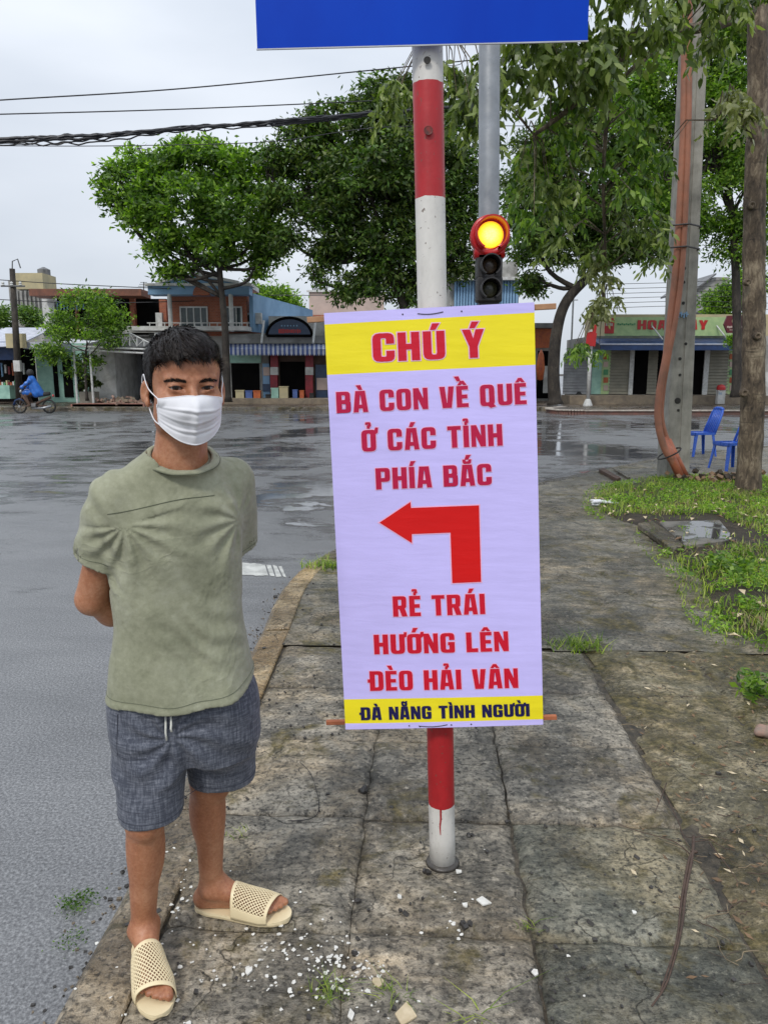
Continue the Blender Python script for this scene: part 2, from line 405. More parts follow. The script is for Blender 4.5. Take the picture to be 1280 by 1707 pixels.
# heavy condensed poster letters, height 1, with the Vietnamese accents
W_, S_, T_ = .62, .22, .15
GL = {
 'H': [[(0,0),(S_,0),(S_,.4),(W_-S_,.4),(W_-S_,0),(W_,0),(W_,1),(W_-S_,1),(W_-S_,.58),(S_,.58),(S_,1),(0,1)]],
 'I': [[(0,0),(S_,0),(S_,1),(0,1)]],
 'T': [[(.18,0),(.40,0),(.40,.84),(.58,.84),(.58,1),(0,1),(0,.84),(.18,.84)]],
 'L': [[(0,0),(.5,0),(.5,.17),(S_,.17),(S_,1),(0,1)]],
 'E': [[(0,0),(.5,0),(.5,.16),(S_,.16),(S_,.42),(.46,.42),(.46,.58),(S_,.58),(S_,.84),(.5,.84),(.5,1),(0,1)]],
 'N': [[(0,0),(.19,0),(.19,.5),(.40,0),(W_,0),(W_,1),(.43,1),(.43,.5),(.22,1),(0,1)]],
 'M': [[(0,0),(.18,0),(.18,.55),(.32,.1),(.46,.1),(.6,.55),(.6,0),(.78,0),(.78,1),(.54,1),(.39,.5),(.24,1),(0,1)]],
 'U': [[(0,1),(0,0,.2),(W_,0,.2),(W_,1),(W_-S_,1),(W_-S_,T_,.08),(S_,T_,.08),(S_,1)]],
 'U+': [[(0,1),(0,0,.2),(W_,0,.2),(W_,.84),(W_+.09,.88),(W_+.11,1.1),(W_-.0,1.1),(W_-.0,1.0),(W_-S_,1),(W_-S_,T_,.08),(S_,T_,.08),(S_,1)]],
 'O': [[(0,0,.2),(W_,0,.2),(W_,1,.2),(0,1,.2)],[(S_,T_,.07),(W_-S_,T_,.07),(W_-S_,1-T_,.07),(S_,1-T_,.07)]],
 'O+': [[(0,0,.2),(W_,0,.2),(W_,.8),(W_+.1,.88),(W_+.12,1.1),(W_+.01,1.1),(W_-.03,.97),(W_-.12,1),(0,1,.2)],[(S_,T_,.07),(W_-S_,T_,.07),(W_-S_,1-T_,.07),(S_,1-T_,.07)]],
 'Q': [[(0,0,.2),(.33,0),(.45,-.1),(.66,-.04),(W_-.04,.06),(W_,.16),(W_,1,.2),(0,1,.2)],[(S_,T_,.07),(W_-S_,T_,.07),(W_-S_,1-T_,.07),(S_,1-T_,.07)]],
 'C': [[(W_,.64),(W_,1,.2),(0,1,.2),(0,0,.2),(W_,0,.2),(W_,.36),(W_-S_,.36),(W_-S_,T_,.06),(S_,T_,.06),(S_,1-T_,.06),(W_-S_,1-T_,.06),(W_-S_,.64)]],
 'G': [[(W_,.66),(W_,1,.2),(0,1,.2),(0,0,.2),(W_,0,.1),(W_,.53),(.34,.53),(.34,.39),(W_-S_,.39),(W_-S_,T_,.06),(S_,T_,.06),(S_,1-T_,.06),(W_-S_,1-T_,.06),(W_-S_,.66)]],
 'B': [[(0,0),(W_,0,.16),(W_,.51,.1),(.55,.53),(.6,.57,.05),(.6,1,.16),(0,1)],[(S_,.15),(.41,.15,.05),(.41,.43,.05),(S_,.43)],[(S_,.6),(.39,.6,.05),(.39,.85,.05),(S_,.85)]],
 'P': [[(0,0),(S_,0),(S_,.36),(W_,.36,.16),(W_,1,.16),(0,1)],[(S_,.52),(.41,.52,.05),(.41,.85,.05),(S_,.85)]],
 'R': [[(0,0),(S_,0),(S_,.37),(.29,.37),(.41,0),(.64,0),(.53,.40),(.6,.46,.05),(W_,1,.16),(0,1)],[(S_,.53),(.40,.53,.05),(.40,.85,.05),(S_,.85)]],
 'D': [[(0,0),(W_,0,.2),(W_,1,.2),(0,1)],[(S_,.16),(.41,.16,.07),(.41,.84,.07),(S_,.84)]],
 'D+': [[(0,0),(W_,0,.2),(W_,1,.2),(0,1),(0,.58),(-.1,.58),(-.1,.43),(0,.43)],[(S_,.16),(.41,.16,.07),(.41,.84,.07),(S_,.84)]],
 'A': [[(0,0),(.2,0),(.225,.18),(.405,.18),(.43,0),(.63,0),(.52,1),(.11,1)],[(.245,.34),(.385,.34),(.335,.82),(.295,.82)]],
 'V': [[(0,1),(.12,0),(.5,0),(.62,1),(.4,1),(.33,.22),(.29,.22),(.22,1)]],
 'Y': [[(0,1),(.2,.40),(.2,0),(.42,0),(.42,.40),(W_,1),(.4,1),(.32,.68),(.30,.68),(.22,1)]],
}
MK = {
 'acute': [(-.09,1.07),(.05,1.07),(.17,1.28),(-.02,1.28)], 'grave': [(.09,1.07),(-.05,1.07),(-.17,1.28),(.02,1.28)],
 'circ': [(-.2,1.06),(-.07,1.06),(0,1.14),(.07,1.06),(.2,1.06),(.07,1.25),(-.07,1.25)],
 'breve': [(-.19,1.25),(-.17,1.06,.08),(.17,1.06,.08),(.19,1.25),(.08,1.25),(.06,1.16,.03),(-.06,1.16,.03),(-.08,1.25)],
 'hook': [(-.05,1.05),(.06,1.05),(.06,1.12),(.12,1.17),(.1,1.34,.05),(-.12,1.34,.05),(-.12,1.24),(-.03,1.24),(.0,1.27),(.03,1.23),(-.05,1.17)],
 'tilde': [(-.19,1.07),(-.19,1.2),(-.07,1.25),(.06,1.18),(.11,1.25),(.19,1.25),(.17,1.12),(.06,1.06),(-.07,1.13),(-.11,1.07)]}
UC = {'\u0301': 'acute', '\u0300': 'grave', '\u0302': 'circ', '\u0306': 'breve', '\u0309': 'hook', '\u0303': 'tilde'}
def glyph(ch):
    if ch == 'Đ': return [(l, i > 0) for i, l in enumerate(GL['D+'])], .62, .1
    d = unicodedata.normalize('NFD', ch); base = d[0]; marks = [UC[c] for c in d[1:] if c in UC]
    if '\u031b' in d: base += '+'
    loops = [(l, i > 0) for i, l in enumerate(GL[base])]
    wd = max(p[0] for p in GL[base[0]][0])
    cx = wd / 2; dy = .03 if '+' in base else 0; dx = 0
    for k, mk in enumerate(marks):
        ex = 0 if k == 0 else (-.16 if mk == 'grave' else 0)
        ey = 0 if k == 0 else .19
        loops.append(([(p[0] + cx + ex + dx, p[1] + dy + ey, *p[2:]) for p in MK[mk]], False))
    return loops, wd, 0
def text_loops(s, gap=.13, space=.42):
    """list of (outline, holes) groups, total width"""
    x = 0; res = []
    for ch in s:
        if ch == ' ': x += space; continue
        lp, wd, pre = glyph(ch); x += pre
        for l, hole in lp:
            pts = [p + Vector((x, 0)) for p in rounded(l)]
            if hole: res[-1][1].append(pts)
            else: res.append((pts, []))
        x += wd + gap
    return res, x - gap
def text_mesh(m, s, place, mi=0, grow=0.0, gap=.13, space=.42, weight=0.0):
    """place(u 0..1 along the line, v in cap heights) -> Vector"""
    groups, tw = text_loops(s, gap, space)
    for o, hs in groups:
        if grow: o = offset_loop(o, grow, False); hs = [offset_loop(h, grow, True) for h in hs] if grow < .07 else []
        loops = [[Vector((p.x, p.y, 0)) for p in l] for l in [o] + hs]
        tris = geometry.tessellate_polygon(loops)
        flat = [p for l in loops for p in l]
        vs = [place(p.x / tw, p.y) for p in flat]
        fs = []
        for a, b, c in tris:
            if (flat[b] - flat[a]).cross(flat[c] - flat[a]).z < 0: a, b, c = a, c, b
            fs.append((a, b, c))
        m.add(vs, fs, mi)

# ------------------------------------------------------------------ distance-field bodies: a smooth union of shapes -> one skin
def smin(a, b, k):
    h = np.clip(.5 + .5 * (b - a) / k, 0, 1); return b * (1 - h) + a * h - k * h * (1 - h)
def smax(a, b, k): return -smin(-a, -b, k)
def v3(x): return np.asarray(x, np.float32)
def cone(p, a, b, ra, rb):
    a, b = v3(a), v3(b); pa = p - a; ba = b - a
    h = np.clip(pa @ ba / (ba @ ba), 0, 1)
    return np.sqrt(((pa - h[:, None] * ba) ** 2).sum(1)) - (ra + (rb - ra) * h)
def ell(p, c, r, rot=None):
    q = p - v3(c)
    if rot is not None: q = q @ np.asarray(rot, np.float32)       # rows = world, columns = local axes
    r = v3(r); k0 = np.sqrt(((q / r) ** 2).sum(1)); k1 = np.sqrt(((q / (r * r)) ** 2).sum(1))
    return k0 * (k0 - 1) / np.maximum(k1, 1e-6)
def rotz(a):
    c, s = math.cos(a), math.sin(a); return np.array([[c, -s, 0], [s, c, 0], [0, 0, 1]], np.float32)
def loft(p, nodes, power=2.4):
    """stack of ellipses: rows (z, cx, cy, a, b, yaw degrees)"""
    n = np.asarray(nodes, np.float32); n = n[np.argsort(n[:, 0])]
    z = p[:, 2]; zc = np.clip(z, n[0, 0], n[-1, 0])
    f = [np.interp(zc, n[:, 0], n[:, i]) for i in range(1, 6)]
    yw = np.radians(f[4]); dx, dy = p[:, 0] - f[0], p[:, 1] - f[1]
    u = (dx * np.cos(yw) + dy * np.sin(yw)); v = (-dx * np.sin(yw) + dy * np.cos(yw))
    k = (np.abs(u / f[2]) ** power + np.abs(v / f[3]) ** power) ** (1 / power)
    d = (k - 1) * np.minimum(f[2], f[3])
    dz = np.maximum(n[0, 0] - z, z - n[-1, 0])
    return np.where(dz > 0, np.maximum(d, dz), d)
def surface_net(fn, lo, hi, h, blk=6, margin=1.6):
    lo = np.asarray(lo, float); n = np.ceil((np.asarray(hi) - lo) / h / blk).astype(int)
    dims = n * blk + 1
    cc = [lo[i] + (np.arange(n[i]) + .5) * blk * h for i in range(3)]
    g = np.stack(np.meshgrid(*cc, indexing='ij'), -1).reshape(-1, 3).astype(np.float32)
    dc = fn(g).reshape(n)
    val = np.repeat(np.repeat(np.repeat(dc, blk, 0), blk, 1), blk, 2)
    val = np.pad(val, ((0, 1),) * 3, mode='edge').astype(np.float32)
    act = np.abs(dc) < blk * h * .87 * margin
    pt = np.zeros(dims, bool); ax = np.argwhere(act)
    for a in ax:
        i, j, k = a * blk; pt[i:i + blk + 1, j:j + blk + 1, k:k + blk + 1] = True
    idx = np.argwhere(pt); res = np.empty(len(idx), np.float32)
    for s0 in range(0, len(idx), 400000):
        q = idx[s0:s0 + 400000]; res[s0:s0 + 400000] = fn((lo + q * h).astype(np.float32))
    val[pt] = res
    s = val < 0
    c = s[:-1, :-1, :-1].astype(np.int8)
    tot = np.zeros(c.shape, np.int8)
    offs = [(a, b, d) for a in (0, 1) for b in (0, 1) for d in (0, 1)]
    D = dims - 1
    for a, b, d in offs: tot += s[a:a + D[0], b:b + D[1], d:d + D[2]]
    mixed = (tot > 0) & (tot < 8)
    cell = np.argwhere(mixed); lut = -np.ones(mixed.shape, np.int32); lut[mixed] = np.arange(len(cell))
    acc = np.zeros((len(cell), 3)); cnt = np.zeros(len(cell))
    for a in offs:
        for axis in range(3):
            if a[axis]: continue
            b = list(a); b[axis] = 1
            va = val[tuple((cell + a).T)]; vb = val[tuple((cell + b).T)]
            m_ = (va < 0) != (vb < 0); t_ = np.where(m_, va / np.where(m_, va - vb, 1), 0)
            pa = np.array(a, float); ps = np.tile(pa, (len(cell), 1)); ps[:, axis] += t_
            acc[m_] += ps[m_]; cnt[m_] += 1
    V = lo + (cell + acc / cnt[:, None]) * h
    F = []
    for axis in range(3):
        sl_a = [slice(None)] * 3; sl_b = [slice(None)] * 3
        sl_a[axis] = slice(0, -1); sl_b[axis] = slice(1, None)
        sa, sb = s[tuple(sl_a)], s[tuple(sl_b)]
        e = np.argwhere(sa != sb)
        o1, o2 = [(1, 2), (2, 0), (0, 1)][axis]
        e = e[(e[:, o1] > 0) & (e[:, o2] > 0) & (e[:, o1] < D[o1]) & (e[:, o2] < D[o2])]
        def L(d1, d2):
            q = e.copy(); q[:, o1] -= d1; q[:, o2] -= d2; return lut[tuple(q.T)]
        quad = np.stack([L(1, 1), L(0, 1), L(0, 0), L(1, 0)], 1)
        flip = ~sa[tuple(e.T)]
        quad[flip] = quad[flip][:, ::-1]
        F.append(quad)
    F = np.concatenate(F); F = F[(F >= 0).all(1)]
    return V, F
def relax(V, F, it=2, lam=.5):
    """light smoothing of a quad skin"""
    E = np.concatenate([F[:, [0, 1]], F[:, [1, 2]], F[:, [2, 3]], F[:, [3, 0]]]); E = np.concatenate([E, E[:, ::-1]])
    deg = np.bincount(E[:, 0], minlength=len(V))[:, None]
    for _ in range(it):
        A = np.stack([np.bincount(E[:, 0], V[E[:, 1], i], len(V)) for i in range(3)], 1)
        V = V + lam * (A / np.maximum(deg, 1) - V)
    return V

# ------------------------------------------------------------------ SETTING: road, kerb, pavement
ROADZ = -.10
m = M(); m.add([(-260, -30, ROADZ), (260, -30, ROADZ), (260, 400, ROADZ), (-260, 400, ROADZ)], [(0, 1, 2, 3)])
struct(m.obj('road', 'wet_asphalt'))
m = M(); m.add([(-900, -400, -.6), (900, -400, -.6), (900, 1500, -.6), (-900, 1500, -.6)], [(0, 1, 2, 3)])
struct(m.obj('ground', 'soil'))

KS = [(-.90, -1.2), (-.83, .6), (-.79, 2.0), (-.745, 4.2), (-.73, 5.3), (-.60, 6.05), (-.15, 7.1), (.75, 8.7), (2.1, 10.5), (3.7, 12.3), (6.0, 14.6), (9.5, 16.6), (16, 18.2), (40, 20)]
def catmull(pts, n=12):
    o = []
    for i in range(len(pts) - 1):
        p = [Vector(pts[max(0, min(len(pts) - 1, i + k))]) for k in (-1, 0, 1, 2)]
        for j in range(n):
            t_ = j / n
            o.append(.5 * ((2 * p[1]) + (p[2] - p[0]) * t_ + (2 * p[0] - 5 * p[1] + 4 * p[2] - p[3]) * t_ ** 2 + (3 * p[1] - p[0] - 3 * p[2] + p[3]) * t_ ** 3))
    o.append(Vector(pts[-1])); return o
KC = catmull(KS, 14)
kc = np.array([(p.x, p.y) for p in KC])
def kerb_dist(x, y):
    """signed distance into the pavement"""
    q = np.array([x, y]); a = kc[:-1]; d = kc[1:] - a
    h = np.clip(((q - a) * d).sum(1) / (d * d).sum(1), 0, 1); r = q - a - d * h[:, None]
    dist = np.sqrt((r * r).sum(1)); i = dist.argmin()
    side = d[i, 0] * (y - a[i, 1]) - d[i, 1] * (x - a[i, 0])
    return -dist[i] * np.sign(side)
# kerbstones laid one after the other along the curve
cum = np.concatenate([[0], np.cumsum(np.sqrt((np.diff(kc, axis=0) ** 2).sum(1)))])
def kp(s): return Vector((np.interp(s, cum, kc[:, 0]), np.interp(s, cum, kc[:, 1])))
kroot = bpy.data.objects.new('kerb', None); C.objects.link(kroot); kroot['kind'] = 'structure'
s0 = 0; KW = .17
while s0 < 24:
    L_ = .92 + random.uniform(-.04, .04); m = M(); k = 4
    dz = random.uniform(-.006, .006)
    rows = []
    for i in range(k + 1):
        s_ = s0 + .008 + (L_ - .016) * i / k; a = kp(s_); tdir = (kp(s_ + .05) - kp(max(0, s_ - .05))).normalized(); nrm = Vector((tdir.y, -tdir.x))
        wv = random.uniform(-.006, .006)
        b = a + nrm * KW
        rows.append([(a.x + wv, a.y, ROADZ - .05), (b.x, b.y, ROADZ - .05), (b.x, b.y, dz + .006), (a.x + nrm.x * .028 + wv, a.y + nrm.y * .028, dz + .002 + random.uniform(-.004, .002)), (a.x + wv, a.y, dz - .026)])
    vs = [p for r in rows for p in r]; fs = []
    for i in range(k):
        for j in range(5):
            a_, b_ = i * 5 + j, i * 5 + (j + 1) % 5
            fs.append((a_, a_ + 5, b_ + 5, b_))
    fs += [(0, 1, 2, 3, 4), tuple(k * 5 + j for j in (4, 3, 2, 1, 0))]
    m.add(vs, fs)
    yy = kp(s0 + L_ / 2).y
    m.obj('kerbstone', 'ochre_kerb' if 3.7 < yy < 6.0 else ('brown_kerb' if yy < 6 else 'grey_kerb'), kroot, fix=True, bevel=.006)
    s0 += L_

t = NT('joint_dirt'); v = t.coord('World')
t.set(color=t.ramp(t.noise(v, 30, 8, .7), [(.35, (.02, .017, .012)), (.55, (.075, .06, .04)), (.7, (.15, .125, .085))]), rough=.6, normal=t.bump(t.noise(v, 60, 6, .7), 1.0, .01))
# pavement: a cast bed below, paving slabs on it near by, cast concrete beyond
VERGE = [G(*q).xy for q in ((985, 832), (1010, 812), (1085, 797), (1165, 795), (1300, 800))]
VERGE = [(p.x, p.y) for p in VERGE] + [(14, 11.5), (14, 3.2)] + [(p.x, p.y) for p in (G(*q) for q in ((1420, 1100), (1290, 1078), (1205, 1062), (1165, 1010), (1150, 965), (1105, 930), (1062, 880), (1000, 858)))]
vg = np.array(VERGE)
def in_poly(x, y, poly):
    c = False; j = len(poly) - 1
    for i in range(len(poly)):
        if (poly[i][1] > y) != (poly[j][1] > y) and x < (poly[j][0] - poly[i][0]) * (y - poly[i][1]) / (poly[j][1] - poly[i][1]) + poly[i][0]: c = not c
        j = i
    return c
def poly_in(x, y):
    """distance inside the verge outline, negative outside"""
    q = np.array([x, y]); a = vg; d = np.roll(vg, -1, 0) - vg
    h = np.clip(((q - a) * d).sum(1) / (d * d).sum(1), 0, 1); dist = np.sqrt(((q - a - d * h[:, None]) ** 2).sum(1)).min()
    return dist if in_poly(x, y, VERGE) else -dist
def sheet(name, x0, x1, y0, y1, st, zf, keep, mat_, growth=None):
    xs = np.arange(x0, x1, st); ys = [y0]
    while ys[-1] < y1: ys.append(ys[-1] + st * max(1, ys[-1] / 5.0))
    ys = np.array(ys); V = []; F = []; nx = len(xs)
    for y in ys:
        for x in xs: V.append((x, y, zf(x, y)))
    for j in range(len(ys) - 1):
        for i in range(nx - 1):
            if keep(x0 + (i + .5) * st, (ys[j] + ys[j + 1]) / 2): F.append((j * nx + i, j * nx + i + 1, (j + 1) * nx + i + 1, (j + 1) * nx + i))
    used = np.unique(np.array(F)); re = -np.ones(len(V), int); re[used] = np.arange(len(used))
    return fast_mesh(name, np.array(V)[used], re[np.array(F)], mat_)
ANG = R(-3.1)
ux = Vector((math.cos(ANG), math.sin(ANG))); uy = Vector((-math.sin(ANG), math.cos(ANG)))   # slab grid axes
O2 = Vector((.438, 2.37))
def sxy(u, v): return O2 + ux * u + uy * v
def suv(x, y):
    d = Vector((x, y)) - O2; return d.dot(ux), d.dot(uy)
VTOP = 1.66                                        # slabs end here, cast concrete begins
def nz_(x, y, s, z=0): return noise.noise((x * s, y * s, z))
def ridge(x, y): return .004 * nz_(x, y, 3) + .0035 * nz_(x * .7, y * 1.6, 9, 3) + .002 * nz_(x, y, 26, 5)
m = M(); m.add([(p.x, p.y, -.017) for p in (sxy(-1.16, -3.4), sxy(8, -3.4), sxy(8, 2.4), sxy(-1.16, 2.4))], [(0, 1, 2, 3)])
struct(m.obj('pavement_bed', 'joint_dirt'))
def keep_cast(x, y):
    u, v = suv(x, y)
    if v < VTOP + .008: return False
    if kerb_dist(x, y) < KW - .02: return False
    return poly_in(x, y) < .3
def z_cast(x, y):
    z = ridge(x, y) - .002
    u, v = suv(x, y)
    for c_, a_ in ((VTOP + 1.15, .9), (VTOP + 2.9, 1)):     # worn transverse joints
        z -= .014 * a_ * math.exp(-((v - c_ - .02 * nz_(x, 0, 3)) / .018) ** 2)
    z -= .012 * math.exp(-((u - .0 - .03 * nz_(0, y, 2)) / .018) ** 2) * (v < VTOP + 4)
    return z
pav = struct(sheet('pavement', -.9, 16, 3.9, 19.5, .045, z_cast, keep_cast, 'cast_wet'))
cols = [-1.09, -.505, 0, .585]
vrow = [-3.0, -2.45, -1.65, -1.1, -.55, 0, .55, 1.1, VTOP]
skip = set()
rs = random.Random(3)
for ci in range(3):
    for ri in range(len(vrow) - 1):
        u0, u1, v0, v1 = cols[ci], cols[ci + 1], vrow[ri], vrow[ri + 1]
        st = .021; g = (.0045 + rs.random() * .003) * (.55 if ci == 1 else 1)
        u0 += g * (.25 if ci == 1 else 1); u1 -= g * (.25 if ci == 0 else 1); v0 += g * rs.uniform(.2, 1); v1 -= g * rs.uniform(.2, 1)
        nu, nv = max(3, int((u1 - u0) / st)), max(3, int((v1 - v0) / st))
        dz = rs.uniform(-.004, .005); tx, ty = rs.uniform(-.012, .012), rs.uniform(-.012, .012)
        V = []; F = []
        for j in range(nv + 1):
            for i in range(nu + 1):
                u = u0 + (u1 - u0) * i / nu; v = v0 + (v1 - v0) * j / nv
                e = min(i, nu - i, j, nv - j)
                p = sxy(u, v)
                if e == 0:
                    p = p + (ux * nz_(p.x, p.y, 12) + uy * nz_(p.y, p.x, 12)) * .012
                z = dz + tx * (u - (u0 + u1) / 2) + ty * (v - (v0 + v1) / 2) + ridge(p.x, p.y) * 1.2
                if e == 0: z -= .010 + .008 * abs(nz_(p.x, p.y, 20))
                elif e == 1: z -= .0015 + .006 * max(0, nz_(p.x, p.y, 9, 2))
                if kerb_dist(p.x, p.y) < KW - .005:
                    z = min(z, -.04)
                V.append((p.x, p.y, z))
        for j in range(nv):
            for i in range(nu): F.append((j * (nu + 1) + i, j * (nu + 1) + i + 1, (j + 1) * (nu + 1) + i + 1, (j + 1) * (nu + 1) + i))
        # skirt down into the bed
        ring = [i for i in range(nu + 1)] + [j * (nu + 1) + nu for j in range(1, nv + 1)] + [nv * (nu + 1) + i for i in range(nu - 1, -1, -1)] + [j * (nu + 1) for j in range(nv - 1, 0, -1)]
        k = len(V); V += [(V[i][0], V[i][1], -.045) for i in ring]
        for a in range(len(ring)):
            b = (a + 1) % len(ring); F.append((ring[b], ring[a], k + a, k + b))
        dark = (ci == 2 and ri in (3, 4)) or (ci == 2 and ri == 2)
        o = fast_mesh('slab', V, F, 'dark_concrete' if dark else 'wet_concrete', pav)
def keep_moss(x, y):
    u, v = suv(x, y)
    return u > .585 + .012 and v <= VTOP + .008 and poly_in(x, y) < .3
def z_moss(x, y):
    u, v = suv(x, y); e = min(1, max(0, (u - .58) / .12))
    z = -.016 * (1 - e) + .012 * nz_(x, y, 2.2) + .010 * nz_(x, y, 6, 4) + .006 * nz_(x, y, 18, 4) - .004
    z -= .01 * math.exp(-((u - 1.15 - .05 * nz_(0, y, 2)) / .015) ** 2)
    return z
struct(sheet('mossy_ground', .9, 6, -.9, 4.3, .025, z_moss, keep_moss, 'mossy_concrete'))
def z_soil(x, y):
    e = poly_in(x, y) + .05 * nz_(x, y, 5); f = min(1, max(0, e / .22))
    return -.02 + .055 * f + (.022 * nz_(x, y, 1.1) + .014 * nz_(x, y, 4)) * f
struct(sheet('grass_verge_soil', 2.0, 14.5, 3.0, 13.5, .09, z_soil, lambda x, y: poly_in(x, y) > -.12, 'soil'))

# worn white paint on the road
pm('road_paint', (.62, .62, .58), (.35, .35, .33), 9, .4, .3, 90, kind='World')
mk = bpy.data.objects.new('road_marking', None); C.objects.link(mk); mk['kind'] = 'structure'
a, b, c, d = (G(q[0], q[1], ROADZ) for q in ((395, 958), (478, 962), (470, 944), (395, 938)))
V = []; F = []; n = 30
for i in range(n + 1):
    f = i / n; lo_, hi_ = a.lerp(b, f), d.lerp(c, f)
    jag = .03 * nz_(f * 9, 1, 1.5)
    V += [(lo_.x, lo_.y + jag, ROADZ + .004), (hi_.x, hi_.y - jag - .08 * max(0, f - .6), ROADZ + .004)]
for i in range(n):
    if i in (19, 23, 27): continue
    F.append((i * 2, i * 2 + 2, i * 2 + 3, i * 2 + 1))
fast_mesh('painted_stripe', [(x, y, z) for x, y, z in V], F, 'road_paint', mk, smooth=False)
m = M(); m.add([(-1.95, 5.95, ROADZ + .004), (a.x - .03, a.y, ROADZ + .004), (d.x - .03, d.y, ROADZ + .004), (-1.95, 6.35, ROADZ + .004)], [(0, 1, 2, 3)]); m.obj('painted_stripe', 'road_paint', mk)

# ------------------------------------------------------------------ striped sign post with the blue board
def band_mat(name, zs, first_red, red=(.42, .015, .02), white=(.62, .6, .56)):
    """paint bands on a post: boundaries by height, with a wavering edge"""
    t = NT(name); v = t.coord('World'); s_ = t.n('ShaderNodeSeparateXYZ', ins={0: v})
    z = t.math('ADD', s_.outputs['Z'], t.math('MULTIPLY', t.math('SUBTRACT', t.noise(v, 40, 2), .5), .008))
    f = None
    for k, (z0, z1) in enumerate(zs):
        g = t.math('MULTIPLY', t.math('GREATER_THAN', z, z0), t.math('LESS_THAN', z, z1)); f = g if f is None else t.math('MAXIMUM', f, g)
    grime = t.noise(t.coord('World', (1, 1, .35)), 13, 6, .7)
    w_ = t.ramp(grime, [(.3, tuple(x * .72 for x in white)), (.5, white), (.7, tuple(min(.8, x * 1.12) for x in white))])
    r_ = t.ramp(grime, [(.3, tuple(x * .7 for x in red)), (.6, red)])
    col = t.mix(f, w_, r_)
    spots = t.ramp(t.noise(v, 85, 3), [(.66, 0.0), (.7, .8)])
    col = t.mix(spots, col, (.12, .08, .06))
    t.set(color=col, rough=.42, normal=t.bump(t.noise(v, 30, 5), .2, .006)); return t.m
YP = 2.15
pb = G(737, 1431); pt_ = P(712, 72, YP + .01)
def postz(y): return P(720, y, YP).z
z140, z330, z1212, z1340 = postz(139), postz(331), postz(1100), P(737, 1338, YP).z
band_mat('post_paint', [(z330, z140), (z1340, z1212)], True)
pax = (pt_ - Vector((pb.x, YP, 0))); base = Vector((pb.x, YP, 0))
sp = thing('sign_post', 'red and white banded steel post standing on the pavement, carrying the blue sign board', 'sign post', base)
m = M(); top = base + pax * 1.16
m.tube([base + (top - base) * (i / 30) - Vector((0, 0, .02 * (i == 0))) for i in range(31)], .0408, 32)
m.obj('post', 'post_paint', sp, smooth=True)
# the paint run on the lowest white band
m = M(); q = base + Vector((-.012, -.0412, 0)); zz = z1340
m.tube([(q.x, q.y + .0, zz + .004), (q.x + .001, q.y, zz - .03), (q.x - .001, q.y, zz - .058), (q.x + .001, q.y, zz - .085)], [.003, .0026, .002, .0012], 6, flat=.4)
pm('red_paint', (.42, .015, .02), None, 9, .4); m.obj('paint_run', 'red_paint', sp)
# near-black disc painted as the shade in a bolt hole, and a dent
pm('hole_shade', (.02, .018, .016), None, 9, .7)
for (hx, hy, r_) in ((712, 100, .0085), (714, 217, .011)):
    c_ = P(hx, hy, YP - .0405); m = M(); m.lathe([(r_ * 1.1, 0), (r_ * 1.0, .0008), (r_ * .8, .0003), (.001, .0001)], c_ + Vector((0, .001, 0)), 14, Vector((0, -1, 0)))
    m.obj('bolt_hole', 'hole_shade' if hy == 100 else 'rust_spot' if 'rust_spot' in MATS else pm('rust_spot', (.2, .02, .015), (.05, .015, .012), 60, .6), sp)
pm('foot_ring_dark', (.07, .06, .05), (.03, .027, .024), 30, .4, .4)
# low dark ring around the post foot
m = M(); m.lathe([(.054, -.006), (.050, .0015), (.044, .004), (.0408, .006)], base, 24); m.obj('foot_ring', 'foot_ring_dark', sp, smooth=True)
# blue board in front of the post head
t = NT('blue_board'); v = t.coord('World')
t.set(color=t.ramp(t.noise(t.coord('World', (1, 1, .5)), 3, 5), [(.3, (.0, .036, .40)), (.7, (.0, .055, .50))]), rough=.5, spec=.12)
pm('sheet_edge', (.5, .52, .55), None, 6, .4, 0)
bn = Vector((-.03, -1, 0)).normalized(); bo = P(712, 72, YP - .052)
A = on_plane(429, 81, bo, bn); B = on_plane(979, 67, bo, bn); up = Vector((-.012, 0, 1)).normalized()
m = M(); th_ = -bn * .003
m.prism([A, B, B + up * .62, A + up * .62], th_); bb = m.obj('blue_board', 'blue_board', sp, fix=True)
m = M(); e_ = (B - A).normalized()
m.prism([A - e_ * .002 - up * .003, B + e_ * .002 - up * .003, B + e_ * .002, A - e_ * .002], th_ * 1.5 + bn * .0); m.obj('board_edge', 'sheet_edge', bb, fix=True)
m = M()
for q in (.12, .5): m.prism([A + (B - A) * .06 + up * q + th_ * 1.1, B - (B - A) * .06 + up * q + th_ * 1.1, B - (B - A) * .06 + up * (q + .03) + th_ * 1.1, A + (B - A) * .06 + up * (q + .03) + th_ * 1.1], -bn * .01)
m.obj('mounting_rail', 'sheet_edge', sp, fix=True)

# ------------------------------------------------------------------ banner tied to the post
def vinyl(name, col, rough=.38):
    t = NT(name); v = t.coord('World')
    h1 = t.noise(t.coord('World', (.8, .8, 5.0), (0, .05, 0)), 9, 5, .6, .5)
    weave = t.n('ShaderNodeTexWave', bands_direction='Z', ins={'Vector': v, 'Scale': 11.0, 'Distortion': 3.0, 'Detail': 2.0, 'Detail Scale': 1.0}).outputs['Fac']
    c_ = t.ramp(t.noise(t.coord('World', (1, 1, 3)), 8, 5), [(.3, tuple(x * .93 for x in col)), (.7, col)])
    t.set(color=c_, rough=rough, spec=.35, normal=t.bump(t.math('ADD', h1, t.math('MULTIPLY', weave, .12)), .10, .010)); return t.m
vinyl('vinyl_lilac', (.62, .555, 1.0)); vinyl('vinyl_yellow', (.92, .78, .02)); vinyl('print_red', (.62, .008, .03)); vinyl('print_crimson', (.50, .008, .06))
vinyl('print_pink', (.88, .5, .72)); vinyl('print_navy', (.012, .01, .075)); vinyl('print_arrow', (.68, .006, .006))
BY = 2.093
